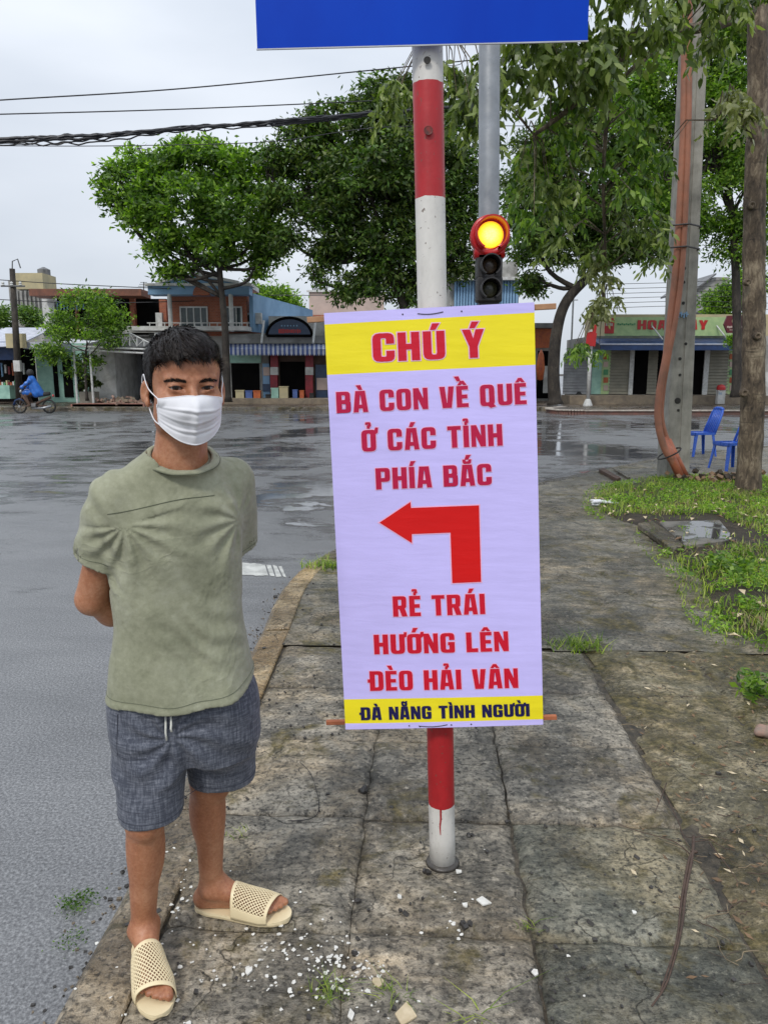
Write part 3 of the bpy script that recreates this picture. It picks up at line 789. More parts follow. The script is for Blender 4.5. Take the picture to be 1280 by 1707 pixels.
TL = P(540, 522, BY + .012); TR = P(890, 504, BY - .006); BL = P(576, 1216, BY - .012); BR_ = P(905, 1208, BY - .016)
bo = TL; bn = (BL - TL).cross(TR - TL).normalized()
if bn.y > 0: bn = -bn
bc = (TL + BR_) / 2; ex = (TR - TL).normalized(); ez = bn.cross(ex).normalized(); ez = ez if ez.z > 0 else -ez
def bow(p):
    u = (p - bc).dot(ex) / .29; v = (p - bc).dot(ez) / .63
    return .004 * (1 - u * u) * (.5 + .5 * v * v) - .001 * math.cos(v * 7 + u * 2) + .0006 * math.sin(v * 31 + u * 3) * (abs(v) ** 2)
def onb(px, py, lift=0.0):
    p = on_plane(px, py, bo, bn); return p + bn * (bow(p) + lift)
bnr = thing('banner', 'white and yellow printed banner with red lettering and arrow, tied to the banded post', 'banner', (bc.x, bc.y, bc.z))
quad_px = [(540, 522), (890, 504), (905, 1208), (576, 1216)]
def qpx(u, v):    # v downwards
    a = Vector(quad_px[0]).lerp(Vector(quad_px[1]), u); b = Vector(quad_px[3]).lerp(Vector(quad_px[2]), u); return a.lerp(b, v)
def vfor(side_l, side_r): return [((y - y0) / (y1 - y0)) for y, y0, y1 in ((side_l, 522, 1216), (side_r, 504, 1208))]
bands = [(522, 504, 'vinyl_lilac'), (541, 521, 'vinyl_yellow'), (625, 608, 'vinyl_lilac'), (1166, 1159, 'vinyl_yellow'), (1206, 1199, 'vinyl_lilac'), (1216, 1208, None)]
V = []; F = []; mi = []; nu = 28
names = ['vinyl_lilac', 'vinyl_yellow']
for k in range(5):
    l0, r0, mt = bands[k]; l1, r1, _ = bands[k + 1]; nv = max(1, int((l1 - l0) / 14))
    for j in range(nv + 1):
        f = j / nv; va = vfor(l0 + (l1 - l0) * f, r0 + (r1 - r0) * f)
        for i in range(nu + 1):
            u = i / nu; q = qpx(u, va[0] + (va[1] - va[0]) * u); V.append(onb(q.x, q.y))
    b0 = len(V) - (nv + 1) * (nu + 1)
    for j in range(nv):
        for i in range(nu):
            a = b0 + j * (nu + 1) + i; F.append((a, a + nu + 1, a + nu + 2, a + 1)); mi.append(names.index(mt))
fab = fast_mesh('fabric', V, F, names, bnr, mi=mi, smooth=False)
q = fab.modifiers.new('thick', 'SOLIDIFY'); q.thickness = .0006; q.offset = -1
LINES = [("CHÚ Ý", 623, 603, 807, 595, 46, 'r'), ("BÀ CON VỀ QUÊ", 562, 688.5, 877, 673, 34.5, 'c'), ("Ở CÁC TỈNH", 604, 752.5, 837, 742, 35, 'c'),
         ("PHÍA BẮC", 627.5, 815.5, 819, 807.5, 34.5, 'c'), ("RẺ TRÁI", 656, 1027, 808, 1022.5, 33, 'r'), ("HƯỚNG LÊN", 624.5, 1090, 847, 1084, 32, 'r'),
         ("ĐÈO HẢI VÂN", 614, 1151, 863, 1145.5, 32, 'r'), ("ĐÀ NẴNG TÌNH NGƯỜI", 600, 1199.5, 882, 1193, 20.5, 'n')]
lm = {'r': 'print_red', 'c': 'print_crimson', 'n': 'print_navy'}
for s_, xl, yl, xr, yr, cap, cl in LINES:
    def place_(lift):
        def f(u, v):
            return onb(xl + (xr - xl) * u - v * cap * .045 * (1 - .0), yl + (yr - yl) * u - v * cap, lift)
        return f
    root = None
    if cl != 'n':
        mh = M(); text_mesh(mh, s_, place_(.0010), grow=.048); root = mh.obj('letter_outline', 'print_pink', bnr)
    ml = M(); text_mesh(ml, s_, place_(.0018), grow=.012 if cl != 'n' else .02)
    ml.obj('lettering', lm[cl], bnr)
arrow = [(632.5, 871), (684, 836.4), (685, 846.5), (798, 842), (801.5, 969.5), (753.5, 971.5), (750.5, 887.5), (686.5, 890), (686.5, 905)]
def poly_on(pts, lift, mat_, name):
    lp = [Vector((x, -y, 0)) for x, y in pts]; tr = geometry.tessellate_polygon([lp]); m = M()
    fs = []
    for a, b, c in tr:
        if (lp[b] - lp[a]).cross(lp[c] - lp[a]).z < 0: a, b, c = a, c, b
        fs.append((a, b, c))
    me = bmesh.new(); vs = [me.verts.new(p) for p in lp]
    for f in fs: me.faces.new([vs[i] for i in f])
    for k in range(60):
        for nrm, co in (((0, 1, 0), (0, -(830 + 6 * k * .5 * 2), 0)),):
            bmesh.ops.bisect_plane(me, geom=me.verts[:] + me.edges[:] + me.faces[:], plane_co=co, plane_no=nrm)
    for k in range(14): bmesh.ops.bisect_plane(me, geom=me.verts[:] + me.edges[:] + me.faces[:], plane_co=(630 + 13 * k, 0, 0), plane_no=(1, 0, 0))
    me.verts.index_update()
    m.add([onb(v_.co.x, -v_.co.y, lift) for v_ in me.verts], [[v_.index for v_ in f.verts] for f in me.faces]); me.free()
    return m.obj(name, mat_, bnr)
ol = offset_loop([Vector(p) for p in arrow], 2.0, False)
poly_on([(p.x, p.y) for p in ol], .0010, 'print_pink', 'arrow_outline')
poly_on(arrow, .0018, 'print_arrow', 'arrow')
pm('raw_wood', (.42, .23, .12), (.3, .15, .08), 14, .75, .4, 60); pm('red_wood', (.4, .13, .055), (.26, .08, .035), 14, .75, .4, 60)
m = M(); a = onb(511, 532.5, -.010); b = onb(928, 509.5, -.010); dv = ez * .0075
m.prism([a - dv + bn * .001, b - dv + bn * .001, b + dv + bn * .001, a + dv + bn * .001], -bn * .014); m.obj('batten', 'raw_wood', bnr, fix=True, bevel=.001)
m = M(); a = onb(543, 1208.5, -.010); b = onb(929, 1199.5, -.010); dv = ez * .0062
m.prism([a - dv + bn * .001, b - dv + bn * .001, b + dv + bn * .001, a + dv + bn * .001], -bn * .014); m.obj('batten', 'red_wood', bnr, fix=True, bevel=.001)
pm('wire_dark', (.05, .045, .045), None, 9, .4, metal=.6)
for (x0, y0, x1, y1) in ((696, 523, 738, 520), (698, 1209, 745, 1207)):
    m = M(); pts = [onb(x0 + (x1 - x0) * k / 6, y0 + (y1 - y0) * k / 6 + (2.2 * math.sin(k * math.pi / 6)), .0015) for k in range(7)]
    m.tube([pts[0] - bn * .02] + pts + [pts[-1] - bn * .02], .0011, 6); m.obj('tie_wire', 'wire_dark', bnr, smooth=True)
for (x, y) in ((671, 524), (769, 519), (682, 1209), (700, 1210), (752, 1207.5), (785, 1206.5)):
    m = M(); m.lathe([(.0022, 0), (.0022, .0012), (.0012, .0014)], onb(x, y, .0002), 8, bn); m.obj('nail', 'wire_dark', bnr)

# ------------------------------------------------------------------ traffic light on its steel pole
pm('galvanised', (.36, .37, .38), (.24, .25, .26), 5, .38, .1, 40, metal=.75)
TY = 5.2; tb = Vector((P(817, 700, TY).x + .01, TY, 0)); tt = P(817, 60, TY)
tl = thing('traffic_light', 'traffic signal lit amber on a round grey steel pole behind the banner', 'traffic light', tb)
m = M(); tt.y = TY + .04; rad = .068
m.lathe([(.16, 0), (.16, .015), (.09, .02), (.082, .16), (rad + .004, .17)], tb, 20); m.obj('base_flange', 'galvanised', tl, smooth=False)
m = M(); m.tube([tb + Vector((0, 0, .1)), tb.lerp(tt, .5), tt, tt + (tt - tb) * .35], [rad * 1.08, rad, rad, rad * .94], 28); m.obj('pole', 'galvanised', tl, smooth=True)
pm('signal_black', (.018, .017, .018), (.03, .028, .028), 8, .5); pm('signal_red_shell', (.5, .008, .01), (.36, .006, .008), 8, .3, .05)
t = NT('amber_lamp'); o_ = t.coord('World'); led = t.n('ShaderNodeTexVoronoi', ins={'Vector': o_, 'Scale': 95.0}).outputs['Distance']
cl_ = P(817, 392, 5.0); dv_ = t.n('ShaderNodeVectorMath', operation='DISTANCE', ins={0: o_, 1: (cl_.x, 4.98, cl_.z)}).outputs['Value']
glow = t.ramp(t.math('MULTIPLY', dv_, 10.0), [(.25, (1.0, .93, .30)), (.62, (1.0, .74, .05)), (.88, (1.0, .32, .01))])
t.set(color=(.9, .5, .02), rough=.3, emit=t.mix(t.ramp(led, [(.25, 0.0), (.6, .35)]), glow, (.9, .4, .01)), emits=1.3)
pm('dead_amber', (.06, .035, .015), (.035, .02, .01), 60, .25); pm('dead_green', (.045, .045, .02), (.03, .03, .014), 60, .25)
FY = TY - .20
hd = P(816, 392, FY)
m = M(); c = P(817, 392, FY)
def ring(m, c, r0, r1, d0, d1, n=28, open_bottom=False):
    """a visor: tube around -Y from depth d0 to d1"""
    vs, fs = [], []
    for k in range(n + (1 if open_bottom else 0)):
        a = (-math.pi * .5 + math.pi * .16 + (2 * math.pi - math.pi * .32) * k / n) if open_bottom else 2 * math.pi * k / n
        cx, cz = math.cos(a), math.sin(a)
        for r, d in ((r1, d0), (r1, d1), (r0, d1), (r0, d0)):
            vs.append((c.x + cx * r, c.y - d, c.z + cz * r))
    kk = n + 1 if open_bottom else n
    for k in range(n):
        a, b = k * 4, ((k + 1) % kk) * 4
        for q in range(4): fs.append((a + q, b + q, b + (q + 1) % 4, a + (q + 1) % 4))
    m.add(vs, fs)
def shape_xz(pts, c, d0, d1, m): m.prism([(c.x + x, c.y - d0, c.z + z) for x, z in pts], (0, -(d1 - d0), 0))
R0 = .075
# rounded shell of the lit aspect
shell = [(math.cos(a) * .128 * (1 + .0 * k), math.sin(a) * .125 - .0) for k, a in enumerate([2 * math.pi * i / 32 for i in range(32)])]
m = M(); m.lathe([(.05, -.13), (.1, -.12), (.122, -.08), (.126, 0), (.122, .012), (.1, .014), (.09, .004)], c, 32, Vector((0, -1, 0)))
m.box(c + Vector((0, .05, -.1)), (.19, .11, .07)); m.obj('lamp_housing', 'signal_red_shell', tl, smooth=True)
m = M(); ring(m, c, .094, .104, .0, .12, 30, True); m.obj('visor', 'signal_red_shell', tl, fix=True)
m = M(); m.lathe([(.088, .004), (.07, .014), (.035, .02), (.001, .022)], c + Vector((0, .003, 0)), 28, Vector((0, -1, 0))); m.obj('lit_lens', 'amber_lamp', tl, smooth=True)
for k, (yy, mt) in enumerate(((443, 'dead_amber'), (482, 'dead_green'))):
    c2 = P(816, yy, FY); m = M(); m.box(c2 + Vector((0, .05, 0)), (.165, .11, .158)); hs = m.obj('lamp_housing', 'signal_black', tl, bevel=.012, seg=2)
    m = M(); ring(m, c2, .058, .066, .004, .09, 24, True); m.obj('visor', 'signal_black', tl, fix=True)
    m = M(); m.lathe([(.056, .006), (.04, .014), (.001, .018)], c2, 20, Vector((0, -1, 0))); m.obj('dark_lens', mt, tl, smooth=True)
c3 = P(816, 508, FY); m = M(); m.box((c3.x, FY + .06, c3.z), (.13, .08, .05)); m.box((c3.x, FY + .15, P(816, 440, FY).z), (.05, .12, .05)); m.box((c3.x, FY + .15, c3.z + .04), (.05, .12, .04)); m.obj('bracket', 'signal_black', tl)

# ------------------------------------------------------------------ the man
man = thing('person', 'man in a white face mask, olive t-shirt and grey shorts standing on kerb', 'person', (-.51, 1.80, 0))
HY = R(24)                                     # head turned towards the camera and a little past it
HCt = np.array([-.452, 1.73, 1.503], np.float32); HS = 1.05
Rh = rotz(HY) @ np.array([[1, 0, 0], [0, math.cos(R(3)), -math.sin(R(3))], [0, math.sin(R(3)), math.cos(R(3))]], np.float32)
def hl(p): return ((p - HCt) @ Rh) / HS        # world -> head space
def hw(q): return Vector((HCt + Rh @ (np.asarray(q, np.float32) * HS)).tolist())
def head_sdf(p, lids=True):
    q = hl(p)
    d = ell(q, (0, .014, .040), (.0745, .098, .080))
    d = smin(d, ell(q, (0, -.018, -.032), (.0655, .076, .082)), .03)
    d = smin(d, ell(q, (0, -.036, .038), (.062, .055, .052)), .02)
    d = smin(d, ell(q, (0, -.058, -.095), (.034, .035, .026)), .02)
    for s in (-1, 1):
        d = smin(d, ell(q, (s * .043, -.055, -.026), (.024, .03, .02)), .018)
        d = smin(d, ell(q, (s * .052, .0, -.07), (.016, .034, .03)), .02)
    for s in (-1, 1): d = smin(d, cone(q, (s * .012, -.088, .014), (s * .046, -.074, .018), .008, .006), .012)
    for s in (-1, 1): d = smax(d, -ell(q, (s * .032, -.1015, .001), (.019, .018, .012)), .010)
    d = smin(d, cone(q, (0, -.086, .010), (0, -.111, -.030), .0065, .011), .012)
    for s in (-1, 1): d = smin(d, ell(q, (s * .012, -.103, -.034), (.008, .010, .007)), .006)
    if lids:
        for s in (-1, 1):
            d = smin(d, ell(q, (s * .032, -.0755, .0), (.0165, .0150, .0142)), .005)
            d = smin(d, cone(q, (s * .016, -.089, .0075), (s * .045, -.079, .0065), .0022, .0018), .004)   # upper-lid fold
            d = smin(d, cone(q, (s * .02, -.0875, -.0095), (s * .043, -.080, -.0085), .002, .0018), .005)
            tl_ = (q[:, 0] - s * .032) * s
            zc = -.0004 + .05 * tl_
            w2 = np.clip(1 - (tl_ / .0145) ** 2, 0, 1)
            opening = np.maximum(np.abs(q[:, 2] - zc) - .0037 * w2, -(q[:, 1] * -1 - .074))
            d = np.maximum(d, -opening)
    for s in (-1, 1):
        e = rotz(-s * R(24)) @ np.array([[1, 0, 0], [0, math.cos(R(12)), -math.sin(R(12))], [0, math.sin(R(12)), math.cos(R(12))]], np.float32)
        ear = ell(q, (s * .0828, .014, -.015), (.0060, .0150, .0255), e)
        ear = smin(ear, ell(q, (s * .0795, .004, -.037), (.0055, .008, .010)), .006)
        ear = smax(ear, -ell(q, (s * .0900, .0065, -.012), (.0085, .0095, .0170), e), .0025)
        d = smin(d, ear, .006)
    return d * HS
NB = np.array([-.492, 1.785, 1.27]); NH = np.array([-.468, 1.760, 1.43])
def neck_sdf(p):
    d = cone(p, NB, NH, .066, .056)
    d = smin(d, cone(p, NB + [0, 0, .03], NB + [-.10, -.042, -.02], .036, .022), .05)
    d = smin(d, cone(p, NB + [0, 0, .03], NB + [.10, .042, -.02], .036, .022), .05)
    sa = NB + [.028, -.050, .016]
    for s in (-1, 1): d = smin(d, cone(p, NH + [s * .035, -.0, .0], sa + [s * .012, 0, 0], .012, .009), .02)
    # collarbones and the upper chest
    d = smin(d, ell(p, NB + [.008, -.008, -.022], (.080, .052, .045), rotz(R(25))), .02)
    return d
def head_full(p): return smin(head_sdf(p), neck_sdf(p), .018)
JR = dict(sh=(-.640, 1.715, 1.250), el=(-.715, 1.770, .985), wr=(-.625, 1.925, .865))
JL = dict(sh=(-.368, 1.855, 1.250), el=(-.435, 1.995, .99), wr=(-.525, 1.965, .860))
LG = [dict(hip=(-.598, 1.785, .80), kn=(-.603, 1.722, .425), an=(-.640, 1.765, .085), toe=(-.545, 1.562, .02), heel=(-.650, 1.785, .022)),
      dict(hip=(-.437, 1.835, .80), kn=(-.474, 1.865, .44), an=(-.497, 1.928, .085), toe=(-.292, 1.893, .02), heel=(-.520, 1.934, .022))]
def hand(d, p, wr, fw, side):
    """palm, five bent fingers; fw = pointing direction, side = thumb side"""
    wr, fw, side = v3(wr), v3(fw), v3(side); fw = fw / np.linalg.norm(fw); side = side - fw * (side @ fw); side /= np.linalg.norm(side); nr = np.cross(fw, side)
    d = smin(d, cone(p, wr, wr + fw * .05, .024, .024), .02)
    d = smin(d, cone(p, wr + fw * .045 + side * .02, wr + fw * .08 + side * .022, .016, .014), .015)
    d = smin(d, cone(p, wr + fw * .045 - side * .02, wr + fw * .078 - side * .024, .016, .013), .015)
    for k, (o, L) in enumerate(((.030, .068), (.010, .076), (-.010, .071), (-.029, .056))):
        a = wr + fw * .082 + side * o; b = a + fw * L * .45 + nr * .008; c = b + fw * L * .3 + nr * .022; e = c + fw * L * .1 + nr * .02
        for x, y, r1, r2 in ((a, b, .0095, .0085), (b, c, .0085, .0078), (c, e, .0078, .007)): d = smin(d, cone(p, x, y, r1, r2), .003)
    a = wr + fw * .03 + side * .024; b = a + fw * .025 + side * .022; c = b + fw * .028 + side * .004 + nr * .008
    for x, y, r1, r2 in ((a, b, .013, .0105), (b, c, .0105, .0085)): d = smin(d, cone(p, x, y, r1, r2), .006)
    return d
TORSO = [(.62, -.512, 1.808, .145, .085, 10), (.78, -.513, 1.806, .140, .084, 14), (.9, -.510, 1.80, .132, .084, 18), (1.0, -.508, 1.795, .127, .084, 20), (1.10, -.506, 1.79, .130, .086, 24),
         (1.19, -.503, 1.787, .132, .084, 25), (1.25, -.501, 1.787, .122, .072, 25), (1.285, -.498, 1.785, .09, .055, 25), (1.31, -.492, 1.783, .060, .045, 25)]
def body_sdf(p):
    d = loft(p, TORSO, 2.2)
    d = smin(d, cone(p, (-.49, 1.785, 1.27), (-.484, 1.78, 1.33), .06, .052), .03)
    for J in (JR, JL):
        d = smin(d, cone(p, v3(J['sh']) + v3((.012 if J is JR else -.012, 0, -.022)), J['el'], .036, .040), .03)
        el, wr = v3(J['el']), v3(J['wr'])
        d = smin(d, cone(p, el, wr, .037, .026), .012)
        mu = el + (wr - el) * .3
        d = smin(d, ell(p, mu, (.040, .040, .05)), .02)
    d = hand(d, p, JR['wr'], (.10, .035, -.03), (0, .1, .9))
    d = hand(d, p, JL['wr'], (-.10, .03, -.02), (0, .2, .9))
    for i, L in enumerate(LG):
        hip, kn, an = v3(L['hip']), v3(L['kn']), v3(L['an'])
        g = cone(p, hip, kn, .070, .048)
        g = smin(g, cone(p, kn, an, .046, .031), .02)
        sh_ = an - kn; out_ = v3((0, .02, 0)) if i == 0 else v3((-.014, .014, 0))
        g = smin(g, ell(p, kn + sh_ * .28 + out_, (.042, .045, .095)), .03)          # calf
        tdir = v3(L['toe']) - v3(L['heel']); tdir[2] = 0; tdir /= np.linalg.norm(tdir); sd = np.cross(tdir, v3((0, 0, 1)))
        g = smin(g, ell(p, kn + tdir * .03 + v3((0, 0, .0)), (.030, .030, .038)), .022)       # kneecap
        g = smin(g, cone(p, an + v3((0, 0, .0)), v3(L['heel']) + v3((0, 0, .018)), .030, .028), .018)
        for s in (-1, 1): g = smin(g, ell(p, an + sd * s * .031 + v3((0, 0, -.004 - .006 * s)), (.011, .011, .013)), .014)   # ankle bones
        mid = v3(L['heel']) + tdir * .125 + v3((0, 0, .022))
        g = smin(g, cone(p, an + tdir * .028 + v3((0, 0, -.012)), mid + tdir * .03, .034, .021), .03)
        g = smin(g, cone(p, v3(L['heel']) + v3((0, 0, .01)), mid + tdir * .035 - sd * .014 + v3((0, 0, -.008)), .027, .02), .02)
        big = -sd if i == 0 else sd               # inner side of each foot
        if i == 0: big = v3((1, 0, 0)) if sd @ v3((1, 0, 0)) > 0 else v3((1, 0, 0)); big = sd if sd @ v3((1, 0, 0)) > 0 else -sd
        else: big = sd if sd @ v3((-.2, -1, 0)) < 0 and False else (-sd if sd @ v3((0, 1, 0)) > 0 else sd); big = -big
        ball = v3(L['heel']) + tdir * .185 + v3((0, 0, .012))
        g = smin(g, cone(p, mid, ball + big * .026, .02, .018), .02); g = smin(g, cone(p, mid, ball - big * .024 - tdir * .012, .018, .014), .02)
        for k, (o, ln, r_) in enumerate(((.032, .052, .0125), (.012, .05, .0092), (-.003, .044, .0086), (-.018, .035, .0082), (-.032, .024, .0078))):
            a = ball + big * o * .9 - tdir * (.004 + k * .004); b = a + tdir * ln * .5 + v3((0, 0, .004)); c = a + tdir * ln + v3((0, 0, -.003))
            g = smin(g, cone(p, a, b, r_, r_), .004); g = smin(g, cone(p, b, c, r_, r_ * .92), .003)
        g = np.maximum(g, -(p[:, 2] - .0165))
        d = smin(d, g, .03)
    return d
V1, F1 = surface_net(body_sdf, (-.80, 1.50, .005), (-.22, 2.08, 1.345), .0046)
V1 = relax(V1, F1, 2)
V2, F2 = surface_net(head_full, (-.66, 1.60, 1.235), (-.28, 1.90, 1.645), .0024)
V2 = relax(V2, F2, 1, .35)
V = np.concatenate([V1, V2]); F = np.concatenate([F1, F2 + len(V1)])
fast_mesh('body', V, F, 'skin', man)

# eyes
for s in (-1, 1):
    m = M(); prof = [(max(.0004, .0132 * math.sin(math.pi * i / 16)), -.0132 * math.cos(math.pi * i / 16)) for i in range(17)]
    m.lathe(prof, (0, 0, 0), 24, Vector((0, -1, 0))); o = m.obj('eyeball', 'eye', man, smooth=True)
    c = hw((s * .032, -.0745, -.0002)); o.location = c - man.location; o.rotation_euler = (0, R(0), HY - R(7)); o.scale = (1.05,) * 3
# eyebrows and hair: short tapering hairs over a close shell
def hairline(q):
    y = q[:, 1]; x = np.abs(q[:, 0])
    z = np.interp(y, [-.12, -.085, -.06, -.045, -.02, -.003, .012, .028, .05, .12], [.064, .061, .056, .044, .020, -.012, .012, .0, -.040, -.056])
    z = z + .003 * np.sin(x * 150 + 1) * (y < -.05) - .004 * (q[:, 0] < 0) * (y < -.05)
    return z
def hair_sdf(p):
    q = hl(p)
    n = np.sin(q[:, 0] * 95 + q[:, 1] * 40 + 2 * np.sin(q[:, 1] * 60)) * .0011 + np.sin(q[:, 0] * 190 - q[:, 1] * 90) * .0007
    d = ell(q, (0, .016, .040), (.0805, .106, .083))
    d = smin(d, ell(q, (-.006, -.034, .062), (.066, .060, .044)), .02)
    d = smin(d, ell(q, (0, .03, -.01), (.0770, .078, .055)), .02)
    d = d - n
    d = smax(d, -(q[:, 2] - hairline(q)), .006)
    for s in (-1, 1): d = np.maximum(d, -ell(q, (s * .088, .016, -.006), (.016, .023, .037)))
    return d * HS
V3, F3 = surface_net(hair_sdf, (-.60, 1.60, 1.43), (-.32, 1.88, 1.66), .003)
V3 = relax(V3, F3, 1, .4)
hair = fast_mesh('hair', V3, F3, 'hair_black', man)
def vnormals(V, F):
    n = np.cross(V[F[:, 1]] - V[F[:, 0]], V[F[:, 2]] - V[F[:, 0]]); o = np.zeros_like(V)
    for k in range(F.shape[1]):
        for i in range(3): o[:, i] += np.bincount(F[:, k], n[:, i], len(V))
    return o / np.maximum(np.linalg.norm(o, axis=1, keepdims=True), 1e-9)
nrm = vnormals(V3, F3)
q3 = hl(V3.astype(np.float32))
cand = np.where((q3[:, 2] > -.05))[0]
pick = rng.choice(cand, 13000)
VV = []; FF = []
for i in pick:
    p = V3[i]; n = nrm[i]; q = q3[i]
    flow = np.array([.45 * (1 if q[0] > -.02 else -.35), -1.0, -.25 if q[2] > .06 else -.9])
    if q[1] > .03: flow = np.array([0, .25, -1.0])
    if abs(q[0]) > .066: flow = np.array([0, -.15, -1.0])
    flow = Rh @ (flow + rng.normal(0, .13, 3)); flow = flow - n * (flow @ n); flow /= np.linalg.norm(flow) + 1e-9
    L_ = (.015 + .018 * max(0, q[2] / .12)) * rng.uniform(.7, 1.2)
    if abs(q[0]) > .066 or q[2] < .03: L_ *= .45
    side = np.cross(flow, n) * .0009
    a = p - n * .002; b = p + flow * L_ * .55 + n * (.0026 * rng.uniform(.3, 1.1)); c = p + flow * L_ + n * (.002 * rng.uniform(-.6, 1.8))
    k = len(VV); VV += [a - side, a + side, b + side * .8, b - side * .8, c + side * .12, c - side * .12]
    FF += [(k, k + 1, k + 2, k + 3), (k + 3, k + 2, k + 4, k + 5)]
fast_mesh('hair_strands', VV, FF, 'hair_strand', hair, smooth=False).location = (0, 0, 0)
bvh = BVHTree.FromPolygons([Vector(v) for v in V2], [tuple(f) for f in F2.tolist()])
fwd = Vector((Rh @ np.array([0, 1, 0], np.float32)).tolist())
for s in (-1, 1):
    VV, FF = [], []
    for k in range(190):
        u = rng.uniform(0, 1); wv = rng.uniform(-1, 1)
        x = s * (.0125 + .040 * u); z = .0120 + .0085 * math.sin(u * 2.1) - .006 * u + wv * .0042 * (1 - .55 * u) * (.45 + min(1, u * 3) * .55)
        o_ = hw((x, -.16, z)); hit = bvh.ray_cast(o_, fwd)
        if hit[0] is None: continue
        p = np.array(hit[0]); n = np.array(hit[1]); 
        if n @ np.array(fwd) > 0: n = -n
        fl = Rh @ np.array([s * 1.0, 0, .55 - 1.1 * u + .35 * rng.normal()]); fl -= n * (fl @ n); fl /= np.linalg.norm(fl)
        sd = np.cross(fl, n) * .00045; L_ = .0065
        a = p + n * .0002; c = p + fl * L_ + n * .0010
        kk = len(VV); VV += [a - sd, a + sd, c + sd * .3, c - sd * .3]; FF += [(kk, kk + 1, kk + 2, kk + 3)]
    fast_mesh('eyebrow', VV, FF, 'hair_black', man, smooth=False)
# lashes: a dark line on the upper lid
pm('lash', (.02, .012, .01), None, 20, .6, 0)
for s in (-1, 1):
    pts = []
    for k in range(9):
        t_ = -1 + 2 * k / 8; x = s * .032 + s * t_ * .0142
        z = -.0004 + .05 * t_ * .0145 + .0043 * (1 - t_ * t_) + .0003
        hit = bvh.ray_cast(hw((x, -.16, z)), fwd)
        pts.append(hw((x, -.0905 + .006 * abs(t_) ** 2, z)) if hit[0] is None else hit[0] - fwd * .0003)
    m = M(); m.tube(pts, [.0003, .0007, .001, .0011, .0011, .001, .0009, .0007, .0003], 6); m.obj('eyelashes', 'lash', man)

# face mask: pleated sheet over nose and chin with ear loops
def mask_pt(u, v, off=0.0):
    x = u * .0685 * (1 - .05 * v) + .001
    top = -.0125 - .0105 * abs(u) ** 1.6 - .002 * (1 - min(1, abs(u) * 5))
    bot = -.119 + .034 * abs(u) ** 2.2 + .006 * abs(u)
    z = top + (bot - top) * v
    c = 1 - abs(u) ** 2.1
    ridge = .006 * math.exp(-(u / .13) ** 2) * math.sin(math.pi * min(1, v * 1.05)) ** .6
    depth = .080 * max(0, c) ** .62 * (1 - .30 * max(0, v - .25) ** 1.6 * 1.2) * (.90 + .22 * math.sin(math.pi * min(1, v * 1.3 + .12)))
    pl = 0
    for k, c0 in enumerate((.30, .52, .74)):
        w2 = (v - c0 - .022 * math.sin(u * 2.6 + k * 2.1)) / .035
        pl += .0026 * (1 - .5 * abs(u)) * (math.exp(-w2 * w2) - .9 * math.exp(-(w2 - 1.6) ** 2))
    pl += .0012 * math.sin(u * 9 + v * 7) * math.sin(v * 8 - u * 3)
    y = -.036 - depth - ridge - pl - off
    hit = bvh.ray_cast(hw((x, -.17, z)), fwd)
    if hit[0] is not None: y = min(y, float(hl(np.array([list(hit[0])], np.float32))[0][1]) - .0022 - off - pl * .5)
    return x, y, z
V = []; F = []; nu, nv = 64, 60
for j in range(nv + 1):
    for i in range(nu + 1): V.append(hw(mask_pt(-1 + 2 * i / nu, j / nv)))
for j in range(nv):
    for i in range(nu): a = j * (nu + 1) + i; F.append((a, a + nu + 1, a + nu + 2, a + 1))
mk_ = fast_mesh('face_mask', V, F, 'mask_cloth', man); q = mk_.modifiers.new('thick', 'SOLIDIFY'); q.thickness = .0014; q.offset = 0
m = M(); m.tube([hw(mask_pt(-1 + 2 * i / 40, .004, .0006)) for i in range(41)], .0011, 6)
m.tube([hw(mask_pt(-1 + 2 * i / 40, .985, .0006)) for i in range(41)], .0011, 6)
for s in (-1, 1): m.tube([hw(mask_pt(s * .985, j / 20, .0008)) for j in range(21)], .0013, 6)
m.obj('mask_binding', 'mask_cloth', mk_, smooth=True).location = (0, 0, 0)
for s in (-1, 1):
    a = mask_pt(s * .98, .02); b = mask_pt(s * .98, .98)
    m = M(); ctr = [a, (s * .076, -.014, -.010), (s * .0815, .000, .006), (s * .083, .018, .022), (s * .085, .032, .008), (s * .083, .030, -.02), (s * .077, .008, -.045), (s * .071, -.02, -.070), b]
    cc = catmull([Vector(c) for c in ctr], 5)
    m.tube([hw(tuple(c)) for c in cc], .0013, 6); m.obj('ear_loop', 'mask_cloth', mk_, smooth=True).location = (0, 0, 0)

